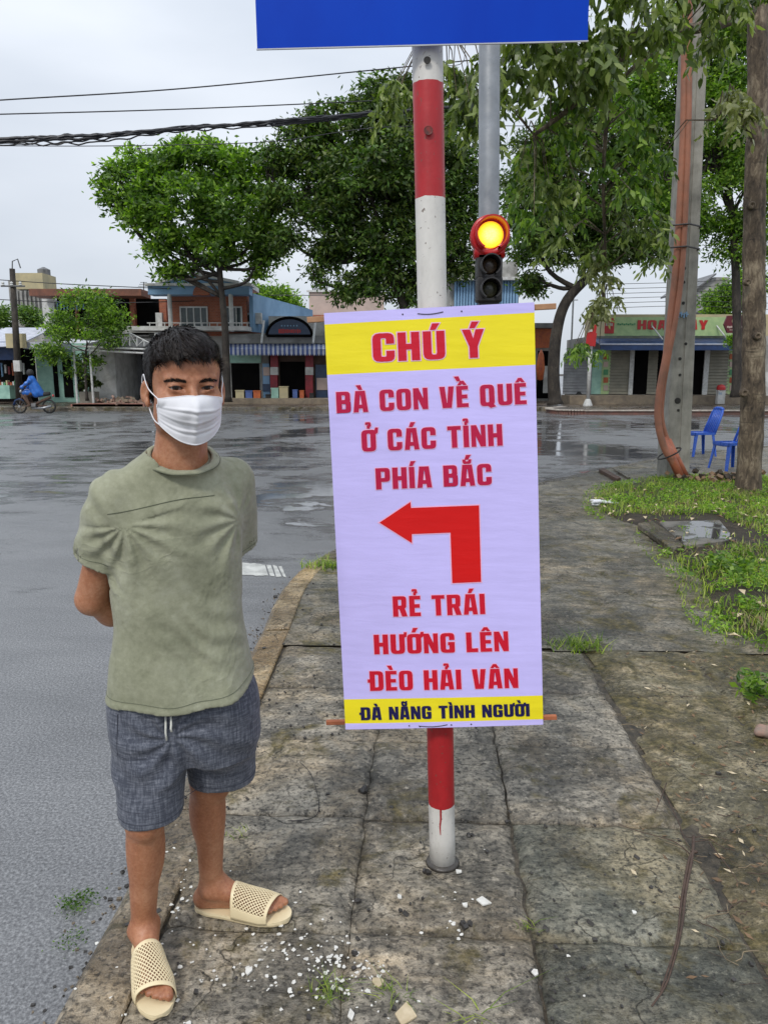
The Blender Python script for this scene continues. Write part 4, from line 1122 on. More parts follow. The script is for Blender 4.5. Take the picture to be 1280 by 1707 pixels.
# T-shirt
SH = [(.70, -.508, 1.800, .188, .140, 10), (.78, -.509, 1.800, .179, .128, 13), (.86, -.511, 1.798, .163, .116, 16), (.94, -.512, 1.795, .157, .113, 18), (1.02, -.511, 1.792, .155, .112, 20),
      (1.10, -.508, 1.788, .157, .114, 23), (1.17, -.505, 1.786, .160, .114, 25), (1.225, -.502, 1.786, .158, .107, 25), (1.265, -.50, 1.785, .146, .092, 25), (1.302, -.496, 1.784, .128, .082, 25), (1.326, -.491, 1.781, .104, .079, 25), (1.343, -.486, 1.778, .086, .075, 25), (1.360, -.484, 1.776, .070, .066, 25)]
fc = np.array([math.sin(R(22)), -math.cos(R(22))])       # chest direction
sl_end_R = v3(JR['sh']) * .42 + v3(JR['el']) * .58; sl_end_L = v3((-.386, 1.925, 1.090))
def shirt_sdf(p):
    x, y, z = p[:, 0], p[:, 1], p[:, 2]
    d = loft(p, SH, 2.35)
    a, b = v3(JR['sh']), sl_end_R
    slv = cone(p, a + v3((.015, 0, -.005)), b, .059, .062)
    slv = np.maximum(slv, (p - b) @ ((b - a) / np.linalg.norm(b - a)))
    a2, b2 = v3(JL['sh']) + v3((0, 0, .018)), sl_end_L
    slv2 = cone(p, a2 + v3((-.012, 0, -.005)), b2, .060, .056)
    slv2 = np.maximum(slv2, (p - b2) @ ((b2 - a2) / np.linalg.norm(b2 - a2)))
    d = smin(d, slv, .030); d = smin(d, slv2, .030)
    # drapes: across the sleeve root, down the front, bunching over the belly
    s_ = (x - -.505) * .9 + (y - 1.78) * .42        # across the chest, to his left
    f = (x + .5) * fc[0] + (y - 1.79) * fc[1]
    front = np.clip(f * 14, 0, 1)
    w1 = np.sin((s_ * 44 + 1.4 * np.sin(z * 7 + s_ * 6)) + z * 6) * .0036 * np.clip((1.06 - z) * 5, 0, 1) * (.4 + .6 * np.sin(z * 5 + s_ * 11) ** 2)
    t_ = z + s_ * .55 + .012 * np.sin(s_ * 40)
    w2 = np.sin(t_ * 105 + 2.5 * np.sin(s_ * 17)) * .0036 * np.exp(-((z - .90) / .085) ** 2) * np.exp(-((s_ - .03) / .085) ** 2)
    rr_ = np.sqrt((s_ + .125) ** 2 + (z - 1.19) ** 2); th_ = np.arctan2(z - 1.19, s_ + .125)
    w3 = np.sin(th_ * 13 + rr_ * 14) * .0045 * np.exp(-((rr_ - .075) / .06) ** 2) * (th_ < .3)
    rl = np.sqrt((s_ - .14) ** 2 + (z - 1.18) ** 2); tl_ = np.arctan2(z - 1.18, -(s_ - .14))
    w4 = np.sin(tl_ * 11 + rl * 20) * .0035 * np.exp(-((rl - .07) / .05) ** 2)
    w5 = np.sin(z * 88 + x * 60 + 2 * np.sin(x * 40)) * .0024 * (z > 1.02) * np.clip((-.585 - x) * 22, 0, 1)
    w6 = (np.sin(s_ * 30 + z * 16) * np.sin(z * 21 - s_ * 12)) * .0030
    d = d - (w1 + w2 + w3 * front + w4 * front + w5 + w6)
    # hem: lower at the front, lifted at his left hip
    hem = .732 + .05 * np.clip((s_ - .06) / .12, 0, 1) ** 1.6 + .004 * np.sin(s_ * 34)
    d = np.maximum(d, hem - z)
    d = np.where(z < hem + .012, d - .0012, d)
    # hollow under the hem and in the sleeves, and the neck opening
    inner = np.maximum(loft(p, [(a_, b_, c_, d_ - .012, e_ - .012, g_) for a_, b_, c_, d_, e_, g_ in SH], 2.35), z - (hem + .05)); d = np.maximum(d, -inner)
    for (aa, bb, r_) in ((a, b, .053), (a2, b2, .048)):
        ax_ = (bb - aa) / np.linalg.norm(bb - aa); h_ = (p - bb) @ ax_
        d = np.maximum(d, -np.maximum(cone(p, aa, bb + ax_ * .05, r_, r_), -(h_ + .035)))
    ncx, ncy = -.478, 1.768
    ang = (x - ncx) * fc[0] + (y - ncy) * fc[1]
    cut = 1.352 - ang * .38
    hole = np.sqrt((x - ncx) ** 2 + (y - ncy) ** 2) - (.0790)
    d = smax(d, -np.maximum(hole, -(z - (cut - .022))), .004)
    return d
V4, F4 = surface_net(shirt_sdf, (-.80, 1.58, .69), (-.26, 2.03, 1.385), .0040, margin=2.0)
V4 = relax(V4, F4, 1, .4)
shirt = fast_mesh('shirt', V4, F4, 'shirt_cloth', man)
bs = BVHTree.FromPolygons([Vector(v) for v in V4], [tuple(f) for f in F4.tolist()])
def on_shirt(p, c=(-.505, 1.787), lift=.0006, tree=None):
    p = Vector(p); dd = Vector((c[0] - p.x, c[1] - p.y, 0)).normalized()
    h = (tree or bs).ray_cast(Vector((p.x, p.y, p.z)) - dd * .0, dd)
    return h[0] - dd * lift if h[0] is not None else None
def seam_path(fn, n=60, c=(-.505, 1.787), tree=None):
    pts = []
    for k in range(n + 1):
        a_, z_ = fn(k / n); q = on_shirt((c[0] + math.cos(a_) * .5, c[1] + math.sin(a_) * .5, z_), c, tree=tree)
        if q is not None: pts.append(q)
    return pts
m = M()
m.tube(seam_path(lambda t_: (R(-131) + R(106) * t_, 1.218 + .030 * math.sin(math.pi * .5 * min(1, t_ * 1.3)))), .0011, 6)
m.obj('chest_seam', 'seam_thread', shirt, smooth=True).location = (0, 0, 0)
def hemz(a_):
    x, y = math.cos(a_) * .17, math.sin(a_) * .12; s_ = x * .9 + y * .42; return .732 + .05 * min(1, max(0, (s_ - .06) / .12)) ** 1.6 + .004 * math.sin(s_ * 34)
m = M(); m.tube(seam_path(lambda t_: (2 * math.pi * t_, hemz(2 * math.pi * t_) + .020), 110), .0007, 5); m.obj('hem_stitch', 'seam_thread', shirt).location = (0, 0, 0)
# collar rib
ncx, ncy = -.478, 1.768
m = M(); pts = []; 
for k in range(49):
    a_ = 2 * math.pi * k / 48; x, y = math.cos(a_) * .0775, math.sin(a_) * .0775; ang_ = x * fc[0] + y * fc[1]
    pts.append(Vector((ncx + x, ncy + y, 1.337 - ang_ * .38 + .0008 * math.sin(a_ * 9))))
vs, fs = [], []; prof = [(-.0045, -.011), (.0015, -.012), (.0045, -.004), (.003, .006), (-.0015, .0085), (-.0045, .004)]
for k, p in enumerate(pts[:-1]):
    a_ = 2 * math.pi * k / 48; rd = Vector((math.cos(a_), math.sin(a_), 0))
    for r_, h_ in prof: vs.append(p + rd * (r_ - h_ * 1.0) * .85 + Vector((0, 0, h_ * .42 + r_ * .5)))
n_ = len(prof)
for k in range(48):
    for j in range(n_): fs.append((k * n_ + j, ((k + 1) % 48) * n_ + j, ((k + 1) % 48) * n_ + (j + 1) % n_, k * n_ + (j + 1) % n_))
m.add(vs, fs); m.obj('collar', 'shirt_cloth', shirt, smooth=True, fix=True).location = (0, 0, 0)
m = M(); m.tube([p + Vector((math.cos(2 * math.pi * k / 48), math.sin(2 * math.pi * k / 48), 0)) * .0118 + Vector((0, 0, -.0050)) for k, p in enumerate(pts)], .0011, 6)
m.obj('collar_seam', 'seam_thread', shirt, smooth=True).location = (0, 0, 0)
# sleeve stitch lines
for (J, e_) in ((JR, sl_end_R), (JL, sl_end_L)):
    ax_ = Vector((v3(e_) - v3(J['sh'])).tolist()).normalized(); c_ = Vector(e_.tolist()) - ax_ * .018; u_ = ax_.orthogonal().normalized(); w_ = ax_.cross(u_); pts = []
    for k in range(41):
        dr_ = u_ * math.cos(2 * math.pi * k / 40) + w_ * math.sin(2 * math.pi * k / 40); h_ = bs.ray_cast(c_ + dr_ * .10, -dr_)
        if h_[0] is not None and (h_[0] - c_).length < .085: pts.append(h_[0] + dr_ * .0003)
    m = M(); m.tube(pts, .0007, 5); m.obj('sleeve_stitch', 'seam_thread', shirt, smooth=True).location = (0, 0, 0)

# shorts
def shorts_sdf(p):
    x, y, z = p[:, 0], p[:, 1], p[:, 2]
    d = loft(p, [(.56, -.512, 1.806, .150, .095, 12), (.62, -.510, 1.806, .166, .108, 12), (.68, -.510, 1.806, .168, .110, 12), (.76, -.512, 1.803, .158, .104, 14), (.88, -.512, 1.80, .135, .09, 16)], 2.4)
    ra = v3((-.592, 1.785, .70)), v3((-.592, 1.735, .432)); la = v3((-.430, 1.825, .70)), v3((-.438, 1.868, .462))
    g = cone(p, ra[0], ra[1], .098, .079); g2 = cone(p, la[0], la[1], .098, .089)
    g = np.maximum(g, .428 + .02 * (x + .592) - z); g2 = np.maximum(g2, .456 - .0 * x - z)
    split = np.minimum(g, g2)
    d = smin(d, smin(g, g2, .012), .05)
    w1 = np.sin(x * 46 + z * 16 + 2 * np.sin(z * 11)) * .0024 * np.clip((.86 - z) * 4, 0, 1) * np.clip((z - .45) * 12, .3, 1)
    cx_, cz_ = -.515, .66
    rr_ = np.sqrt((x - cx_) ** 2 + (z - cz_) ** 2); th_ = np.arctan2(z - cz_, x - cx_)
    w2 = np.sin(th_ * 9 + rr_ * 30) * .0055 * np.exp(-((rr_ - .07) / .06) ** 2)
    w3 = np.sin(z * 70 + x * 45) * .0012 * np.exp(-((z - .60) / .1) ** 2)
    d = d - (w1 + w2 + w3)
    for (a_, b_, r0, r1, hz) in ((ra[0], ra[1], .080, .0690, .428), (la[0], la[1], .080, .0790, .456)):
        d = np.maximum(d, -np.maximum(cone(p, a_, b_ + (b_ - a_) * .2, r0, r1), z - (hz + .035)))
    return d
V5, F5 = surface_net(shorts_sdf, (-.73, 1.60, .41), (-.29, 1.99, .89), .0042, margin=2.0)
V5 = relax(V5, F5, 1, .4)
shorts = fast_mesh('shorts', V5, F5, 'shorts_cloth', man)
bsh = BVHTree.FromPolygons([Vector(v) for v in V5], [tuple(f) for f in F5.tolist()])
pm('shorts_thread', (.05, .055, .075), None, 30, .9)
m = M()
m.tube(seam_path(lambda t_: (2 * math.pi * t_, .446), 70, (-.592, 1.738), bsh), .0008, 5)
m.tube(seam_path(lambda t_: (2 * math.pi * t_, .476), 70, (-.437, 1.866), bsh), .0008, 5)
pk = [bsh.ray_cast(Vector((xx, 1.2, zz)), Vector((0, 1, 0)))[0] for xx, zz in ((-.642, .72), (-.644, .69), (-.646, .65), (-.648, .615), (-.628, .612), (-.60, .612), (-.575, .612))]
m.tube([q - Vector((0, .0008, 0)) for q in pk if q is not None], .0012, 5)
m.obj('seam', 'shorts_thread', shorts).location = (0, 0, 0)
m = M()
for dx_, ln in ((0, .042), (.014, .018)):
    p0 = bsh.ray_cast(Vector((-.525 + dx_, 1.2, .70)), Vector((0, 1, 0)))[0] or Vector((-.525, 1.68, .70))
    m.tube([p0 + Vector((0, -.004, .02)), p0 + Vector((.001, -.009, 0)), p0 + Vector((.0, -.010, -ln * .5)), p0 + Vector((.001, -.009, -ln))], .0026, 8)
m.obj('drawstring', 'cord_white', shorts, smooth=True).location = (0, 0, 0)

# lattice slippers
def sandal(L, inner):
    h, t_ = Vector(L['heel']), Vector(L['toe']); h.z = t_.z = 0; td = (t_ - h).normalized(); sd = Vector((-td.y, td.x, 0))
    if sd.dot(Vector(inner)) < 0: sd = -sd
    root = bpy.data.objects.new('slipper', None); C.objects.link(root); root.parent = man; root.location = h - Vector(man.location)
    Ls = .288
    def half(s):   # inner / outer half-widths along the sole
        x = s / Ls
        a = np.interp(x, [0, .015, .04, .15, .35, .55, .72, .86, .93, .97, .99, 1], [.006, .016, .024, .034, .034, .040, .047, .045, .036, .026, .016, .006])
        b = np.interp(x, [0, .015, .04, .15, .35, .55, .72, .86, .93, .97, .99, 1], [.006, .016, .024, .034, .037, .044, .048, .041, .030, .020, .012, .005])
        return a, b
    def pt(s, u, z):  # u -1 outer .. 1 inner
        a, b = half(s); return Vector((0, 0, 0)) + td * (s - .028) + sd * (u * (a if u > 0 else b)) + Vector((0, 0, z))
    vs, fs = [], []; ns, nu_ = 40, 10
    for lev, z, g in ((0, .001, .97), (1, .008, 1.02), (2, .0150, 1.0)):
        for k in range(80):
            a_ = 2 * math.pi * k / 80; s = Ls * (.5 - .5 * math.cos(a_)); u = (1 if a_ < math.pi else -1)
            s = Ls / 2 + (s - Ls / 2) * g
            vs.append(pt(min(Ls, max(0, s)), u * g, z))
    for l in range(2):
        for k in range(80): fs.append((l * 80 + k, l * 80 + (k + 1) % 80, (l + 1) * 80 + (k + 1) % 80, (l + 1) * 80 + k))
    fs.append(tuple(range(160, 240))); fs.append(tuple(range(79, -1, -1)))
    m = M(); m.add(vs, fs); m.obj('sole', 'sandal_plastic', root, fix=True).location = (0, 0, 0)
    # arched upper with a diagonal lattice of holes
    s0, s1 = .125, .240; nU, nV = 24, 16; H = .080
    def up_(a, b):     # a 0..1 across, b 0..1 lengthwise
        th_ = math.pi * a; s = s0 + (s1 - s0) * b + .016 * math.sin(th_) * (1 - b) * -.3 + .010 * math.cos(th_) * (b) * 1.0
        ai, ao = half(s); cx = math.cos(th_); x = cx * (ai if cx > 0 else ao) * 1.04
        hh = (H - .036 * b) * math.sin(th_) ** .60
        return td * (s - .028) + sd * x + Vector((0, 0, .012 + hh))
    vs, fs = [], []
    for i in range(nU):
        for j in range(nV):
            # diamond cell centred on alternating grid points, frame with a hole
            pass
    fine = 4; A_, B_ = nU * fine, nV * fine
    for i in range(A_ + 1):
        for j in range(B_ + 1): vs.append(up_(i / A_, j / B_))
    for i in range(A_):
        for j in range(B_):
            a = (i + .5) / fine; b = (j + .5) / fine
            p_, q_ = (a + b) / 1.0, (a - b) / 1.0
            fp, fq = p_ / 1.5 % 1, q_ / 1.5 % 1
            hole = .26 < fp < .88 and .26 < fq < .88
            if 2.2 < a < nU - 2.2 and 1.2 < b < nV - 1.2 and hole: continue
            n = B_ + 1; fs.append((i * n + j, (i + 1) * n + j, (i + 1) * n + j + 1, i * n + j + 1))
    o = fast_mesh('upper', vs, fs, 'sandal_plastic', root); o.location = (0, 0, 0)
    q = o.modifiers.new('thick', 'SOLIDIFY'); q.thickness = .0028; q.offset = 1
sandal(LG[0], (1, 0, 0)); sandal(LG[1], (-.3, 1, 0) if False else (0, 1, 0))

# ------------------------------------------------------------------ FAR SIDE: pavements, shops, houses
pm('white_paint', (.66, .66, .64), (.36, .355, .33), 2.0, .6, .1, detail=9); pm('mint_paint', (.34, .56, .46), (.22, .4, .33), 3, .6, .1)
pm('grey_wall', (.40, .395, .37), (.15, .145, .13), 1.1, .8, .2, detail=9); pm('cream_wall', (.52, .44, .25), (.33, .3, .2), 1.0, .8, .2)
pm('pink_wall', (.56, .43, .37), (.42, .33, .29), .8, .8, .15); pm('blue_wall', (.24, .40, .58), (.15, .28, .44), 1.0, .7, .15)
pm('brown_roof', (.22, .085, .05), (.11, .05, .035), 2.5, .7, .2); pm('tin_grey', (.20, .2, .2), (.10, .1, .1), 2, .5, .2, metal=.3)
pm('shade_and_frame_black', (.004, .004, .004), (.007, .006, .006), 1.5, .9, 0, spec=.05); pm('wood_dark', (.10, .055, .035), (.05, .03, .02), 4, .7)  # near-black colour painted as the shade indoors; also colours the arch sign frame
pm('awning_navy', (.02, .055, .17), (.012, .03, .09), 2, .45); pm('awning_white', (.55, .57, .64), (.35, .37, .44), 3, .6); pm('awning_blue', (.07, .12, .33), (.05, .08, .2), 3, .6)
pm('sign_green', (.42, .55, .26), (.28, .42, .2), 3, .5, 0); pm('sign_green_dark', (.07, .28, .12), None, 3, .5, 0); pm('sign_red', (.5, .02, .02), (.36, .02, .02), 6, .4, 0)
pm('sign_blue', (.03, .065, .13), (.02, .035, .08), 5, .4, 0); pm('sign_maroon', (.13, .012, .02), None, 5, .4, 0); pm('sign_orange', (.5, .13, .03), (.3, .06, .03), 6, .5, 0)
pm('shutter', (.27, .25, .19), (.19, .18, .14), 3, .6, .1); pm('shutter_grey', (.3, .31, .32), (.2, .2, .21), 3, .55, .1); pm('glass_dark', (.05, .075, .07), (.03, .04, .045), 4, .12, 0)
pm('pillar_red', (.25, .015, .025), (.14, .012, .02), 4, .5); pm('stone_step', (.25, .2, .14), (.13, .105, .08), 3, .8, .3); pm('plant_pot', (.3, .27, .22), (.2, .18, .15), 12, .8)
pm('steel_white', (.6, .61, .6), (.4, .4, .38), 9, .45); pm('rubber', (.02, .02, .02), None, 9, .7); pm('blue_plastic', (.035, .12, .55), (.025, .09, .42), 8, .32, .05)
pm('cable_black', (.02, .02, .024), None, 6, .5); pm('rubble', (.35, .2, .15), (.2, .16, .13), 20, .85, .4); pm('brick_pink', (.36, .17, .13), (.24, .12, .1), 9, .8, .3)
t = NT('brick_wall'); v = t.coord('World', (1, 1, 1), (R(90), 0, 0))
bk = t.n('ShaderNodeTexBrick', ins={'Vector': v, 'Color1': (.40, .12, .06, 1), 'Color2': (.30, .085, .045, 1), 'Mortar': (.3, .2, .15, 1), 'Scale': 3.2, 'Mortar Size': .018})
t.set(color=bk.outputs[0], rough=.85, normal=t.bump(bk.outputs['Fac'], -.4, .01))

YK = 33.2
far = M(); far.span((-60, YK, -.12), (11.6, 44, .05)); fp = struct(far.obj('far_pavement', 'far_paving'))
m = M(); m.span((-60, YK - .18, -.13), (11.6, YK, .075)); m.obj('far_kerb', 'grey_kerb', fp, bevel=.02)
# corner island on the right, rounded nose
a = G(930, 690, ROADZ); IY = a.y
pts = []
x0 = a.x
nose = [(x0 + 1.2, IY - .35), (x0 + .45, IY - .15), (x0, IY + .5), (x0 + .1, IY + 1.6), (x0 + 1.0, IY + 2.8)]
poly = [(60, IY - .4)] + nose + [(x0 + 2.2, IY + 9), (60, IY + 9)]
m = M(); m.prism([(x, y, -.13) for x, y in poly][::-1], (0, 0, .19)); isl = struct(m.obj('corner_pavement', 'far_paving', fix=True))
s0_ = 0; edge = catmull([Vector(p) for p in [(40, IY - .42), (20, IY - .42), (9, IY - .42)] + nose], 8)
pm('kerb_whitewash', (.5, .46, .4), (.3, .25, .21), 6, .7, .3)
m = M(); pm('kerb_red', (.20, .09, .07), (.12, .08, .065), 3, .8, .4)
for i in range(len(edge) - 1):
    p, q = edge[i], edge[i + 1]; d_ = (q - p).normalized(); n_ = Vector((d_.y, -d_.x)) * -1
    m.hexa([(p.x - n_.x * .0, p.y - n_.y * 0, -.12), (q.x, q.y, -.12), (q.x + n_.x * .22, q.y + n_.y * .22, -.12), (p.x + n_.x * .22, p.y + n_.y * .22, -.12),
            (p.x, p.y, .045), (q.x, q.y, .045), (q.x + n_.x * .22, q.y + n_.y * .22, .045), (p.x + n_.x * .22, p.y + n_.y * .22, .045)])
m.obj('island_kerb', 'kerb_red', isl, fix=True)
m = M()
for i in range(len(edge) - 1):
    p, q = edge[i], edge[i + 1]; d_ = (q - p).normalized(); n_ = Vector((d_.y, -d_.x)) * -1; e_ = -.03
    m.hexa([(p.x + n_.x * e_, p.y + n_.y * e_, .045), (q.x + n_.x * e_, q.y + n_.y * e_, .045), (q.x + n_.x * .28, q.y + n_.y * .28, .045), (p.x + n_.x * .28, p.y + n_.y * .28, .045),
            (p.x + n_.x * e_, p.y + n_.y * e_, .085), (q.x + n_.x * e_, q.y + n_.y * e_, .085), (q.x + n_.x * .28, q.y + n_.y * .28, .085), (p.x + n_.x * .28, p.y + n_.y * .28, .085)])
m.obj('island_kerb_cap', 'kerb_whitewash', isl, fix=True)

def R4(x0, y0, x1, y1, Y):        # facade rectangle given by photograph corners -> (xmin, zmax, xmax, zmin)
    a, b = P(x0, y0, Y), P(x1, y1, Y); return a.x, a.z, b.x, b.z
def face(par, name, px, Y, mat_, d=.12, back=0.0, bevel=0):
    x0, z1, x1, z0 = R4(*px, Y); m = M(); m.span((x0, Y - d + back, z0), (x1, Y + back, z1)); return m.obj(name, mat_, par, bevel=bevel)
def mass(par, name, px, Y, depth, mat_, z0=None):
    x0, z1, x1, zz = R4(*px, Y); m = M(); m.span((x0, Y, zz if z0 is None else z0), (x1, Y + depth, z1)); return m.obj(name, mat_, par)
def origin(px, Y): q = P(px, 660, Y); return (q.x, Y, .05)
def window(par, px, Y, cols=2, rows=1, fm='white_paint', gm='glass_dark', bars=0):
    x0, z1, x1, z0 = R4(*px, Y); t_ = .07
    m = M(); 
    for a, b in (((x0, z1 - t_), (x1, z1)), ((x0, z0), (x1, z0 + t_)), ((x0, z0 + t_), (x0 + t_, z1 - t_)), ((x1 - t_, z0 + t_), (x1, z1 - t_))): m.span((a[0], Y - .08, a[1]), (b[0], Y, b[1]))
    for c_ in range(1, cols): xx = x0 + (x1 - x0) * c_ / cols; m.span((xx - .03, Y - .075, z0 + t_), (xx + .03, Y - .005, z1 - t_))
    for c_ in range(1, rows): zz = z0 + (z1 - z0) * c_ / rows; m.span((x0 + t_, Y - .07, zz - .02), (x1 - t_, Y - .01, zz + .02))
    f = m.obj('window', fm, par)
    for c_ in range(cols):
        m = M(); xa = x0 + (x1 - x0) * c_ / cols + .03; xb = x0 + (x1 - x0) * (c_ + 1) / cols - .03
        m.span((xa, Y - .03, z0 + t_), (xb, Y - .02, z1 - t_)); o = m.obj('pane', gm, f); o.location = -Vector(par.location) * 0
    return f
def fixsub(root):
    """pieces two levels down were placed against their part, whose own origin is the thing's"""
    for p in root.children:
        for c in p.children: c.location = Vector((0, 0, 0))
def shutter(par, px, Y, mat_='shutter', n=14, name='shutter'):
    x0, z1, x1, z0 = R4(*px, Y); m = M(); h_ = (z1 - z0) / n
    for k in range(n):
        za = z0 + k * h_
        m.hexa([(x0, Y - .05, za + h_ * .05), (x1, Y - .05, za + h_ * .05), (x1, Y, za), (x0, Y, za), (x0, Y - .01, za + h_ * .95), (x1, Y - .01, za + h_ * .95), (x1, Y, za + h_), (x0, Y, za + h_)])
    return m.obj(name, mat_, par)
def scallop(par, px0, px1, y_top, y_bot, Y, out_, n, mats=('awning_white', 'awning_blue'), skirt=.32):
    """striped corrugated awning with a scalloped skirt"""
    a = P(px0, y_top, Y); b = P(px1, y_top, Y); zb = P(px0, y_bot, Y - out_).z; xa, xb = P(px0, y_bot, Y - out_).x, P(px1, y_bot, Y - out_).x
    m = M()
    for k in range(n):
        f0, f1 = k / n, (k + 1) / n; mi_ = k % 2
        x0, x1 = a.x + (b.x - a.x) * f0, a.x + (b.x - a.x) * f1; u0, u1 = xa + (xb - xa) * f0, xa + (xb - xa) * f1
        m.add([(x0, Y, a.z), (x1, Y, a.z), (u1, Y - out_, zb), (u0, Y - out_, zb), (x0, Y, a.z - .04), (x1, Y, a.z - .04), (u1, Y - out_, zb - .04), (u0, Y - out_, zb - .04)],
              [(0, 3, 2, 1), (4, 5, 6, 7), (0, 4, 7, 3), (1, 2, 6, 5)], mi_)
        pts = [(u0, zb), (u1, zb)] + [(u1 + (u0 - u1) * j / 5, zb - skirt * (.65 + .35 * math.sin(math.pi * j / 5))) for j in range(6)]
        m.prism([(x, Y - out_, z) for x, z in pts], (0, .03, 0), mi_)
    return m.obj('awning', list(mats), par, fix=True)
YB = 39.5
# 1 brick house with the blue pediment
b = thing('brick_house', 'two-storey brick house with pale blue pediment and white pillars', 'house', origin(345, YB))
mass(b, 'wall', (286, 490, 413, 560), YB, 8, 'brick_wall'); mass(b, 'lower_wall', (248, 556, 386, 662), YB + .1, 8, 'grey_wall', .05)
x0, z1, x1, z0 = R4(247, 477, 416, 491, YB - .9)
m = M(); m.span((x0, YB - .95, z0), (x1, YB + .05, z1)); m.obj('fascia', 'blue_wall', b)
m = M(); m.span((x0 - .1, YB - 1.1, z1), (x1 + .15, YB + .05, z1 + .12)); m.obj('cornice', 'white_paint', b)
ap = P(326, 459, YB - .6); l_ = P(262, 477, YB - .6); r_ = P(400, 477, YB - .6)
m = M(); m.prism([(l_.x, YB - .7, z1 + .12), (r_.x, YB - .7, z1 + .12), (ap.x, YB - .7, ap.z)], (0, 1.0, 0)); m.obj('pediment', 'blue_wall', b, fix=True)
m = M(); th_ = .14
for p, q in ((l_, ap), (ap, r_)):
    p = Vector((p.x, YB - .85, max(p.z, z1 + .12))); q = Vector((q.x, YB - .85, max(q.z, z1 + .12))); m.prism([p, q, q + Vector((0, 0, th_)), p + Vector((0, 0, th_))], (0, 1.3, 0))
m.obj('pediment_moulding', 'white_paint', b, fix=True)
arc = P(336, 492, YB - .98); m = M(); m.prism([(arc.x + math.cos(math.pi * k / 10) * .42, YB - 1.0, arc.z + math.sin(math.pi * k / 10) * .5) for k in range(11)], (0, .3, 0)); m.obj('arch_ornament', 'brick_wall', b, fix=True)
for px in ((280, 490, 287, 549), (382, 490, 389, 553)): 
    x0, z1, x1, z0 = R4(*px, YB - .9); m = M(); m.lathe([(.11, z0), (.11, z1)], ((x0 + x1) / 2, YB - .85, 0), 12); m.obj('pillar', 'white_paint', b, smooth=False)
window(b, (300, 511, 348, 546), YB - .02, 4); window(b, (374, 511, 405, 546), YB - .02, 3)
face(b, 'balcony_slab', (225, 546, 420, 553), YB, 'white_paint', 1.2)
m = M()
for k in range(14): x = P(250 + k * 12.5, 540, YB - 1.1).x; m.span((x - .02, YB - 1.12, P(0, 547, YB - 1.1).z), (x + .02, YB - 1.08, P(0, 538, YB - 1.1).z))
m.span((P(246, 540, YB - 1.1).x, YB - 1.13, P(0, 539, YB - 1.1).z), (P(415, 540, YB - 1.1).x, YB - 1.07, P(0, 537.6, YB - 1.1).z)); m.obj('balcony_rail', 'white_paint', b)
# blue flank of the house going back
m = M(); q0 = P(415, 489, YB); q1 = P(456, 512, YB + 6); zb_ = P(415, 553, YB).z
m.prism([(q0.x, YB, zb_), (q0.x, YB, q0.z), (q0.x + 2.2, YB + 9, q0.z - .1), (q0.x + 2.2, YB + 9, zb_)], (.2, 0, 0)); m.obj('side_wall', 'blue_wall', b, fix=True)
m = M(); m.span((P(393, 478, YB).x, YB, P(0, 478, YB).z), (P(416, 478, YB).x, YB + 3, P(0, 470, YB).z)); m.obj('roof_parapet', 'white_paint', b)
fixsub(b)
# 2 brown flat-roofed house behind the left tree
YB2 = 41
b = thing('flat_roof_house', 'brown flat-roofed house with a railed upper floor behind the roadside tree', 'house', origin(170, YB2))
face(b, 'roof', (72, 487, 252, 498), YB2 - .2, 'brown_roof', 1.6); mass(b, 'upper_wall', (95, 498, 280, 556), YB2, 6, 'shade_and_frame_black')  # upper wall coloured near-black as the shade of the open floor
mass(b, 'end_wall', (70, 498, 95, 560), YB2, 6, 'white_paint')
for px in ((128, 498, 134, 552), (219, 498, 230, 552), (268, 500, 282, 552)): face(b, 'pier', px, YB2, 'brick_wall', .3)
face(b, 'floor_slab', (150, 547, 285, 556), YB2, 'grey_wall', 1.0)
x0, z1, x1, z0 = R4(96, 503, 140, 516, YB2 - .5); m = M()
for k in range(9): x = x0 + (x1 - x0) * k / 8; m.span((x - .04, YB2 - .52, z0), (x + .04, YB2 - .48, z1))
m.span((x0, YB2 - .54, z1 - .05), (x1, YB2 - .46, z1 + .02)); m.obj('railing', 'blue_wall', b)
face(b, 'box', (262, 522, 274, 547), YB2 - .6, 'white_paint', .3)
# 3 open shop with white wall and tube canopy
YB3 = 39
b = thing('canopy_shop', 'open shop with a white side wall and a white tubular canopy', 'shop', origin(180, YB3))
mass(b, 'side_wall', (152, 570, 196, 664), YB3 - 1.5, 5, 'white_paint', .05); mass(b, 'back_wall', (196, 585, 248, 664), YB3 + 2, .3, 'shade_and_frame_black', .05)  # back wall coloured near-black as the shade inside the shop
x0, z1, x1, z0 = R4(163, 549, 262, 579, YB3 - 1.5)
m = M(); m.add([(x0, YB3 + 2, z1), (x1, YB3 + 2, z1), (x1 + .1, YB3 - 3.4, z0), (x0 - .1, YB3 - 3.4, z0), (x0, YB3 + 2, z1 - .06), (x1, YB3 + 2, z1 - .06), (x1 + .1, YB3 - 3.4, z0 - .06), (x0 - .1, YB3 - 3.4, z0 - .06)], [(0, 3, 2, 1), (4, 5, 6, 7), (0, 4, 7, 3), (1, 2, 6, 5), (3, 7, 6, 2), (0, 1, 5, 4)])
m.obj('canopy_roof', 'tin_grey', b)
m = M(); yy = YB3 - 3.5
A_ = P(122, 577, yy); B_ = P(262, 583, yy); A2, B2 = P(122, 581, yy), P(262, 588, yy)
m.tube([A_, B_], .045, 6); m.tube([A2 - Vector((0, 0, .05)), B2 - Vector((0, 0, .05))], .045, 6)
for k in range(5):
    p = P(205 + k * 12, 577, yy); q = P(205 + k * 12, 556 + 5 * abs(k - 1), yy); m.tube([p, q], .03, 5)
m.tube([P(205, 556, yy), P(217, 555, yy), P(262, 578, yy)], .035, 5); m.tube([P(205, 577, yy), P(217, 555, yy), P(229, 577, yy), P(241, 566, yy)], .025, 5); m.obj('canopy_truss', 'steel_white', b)
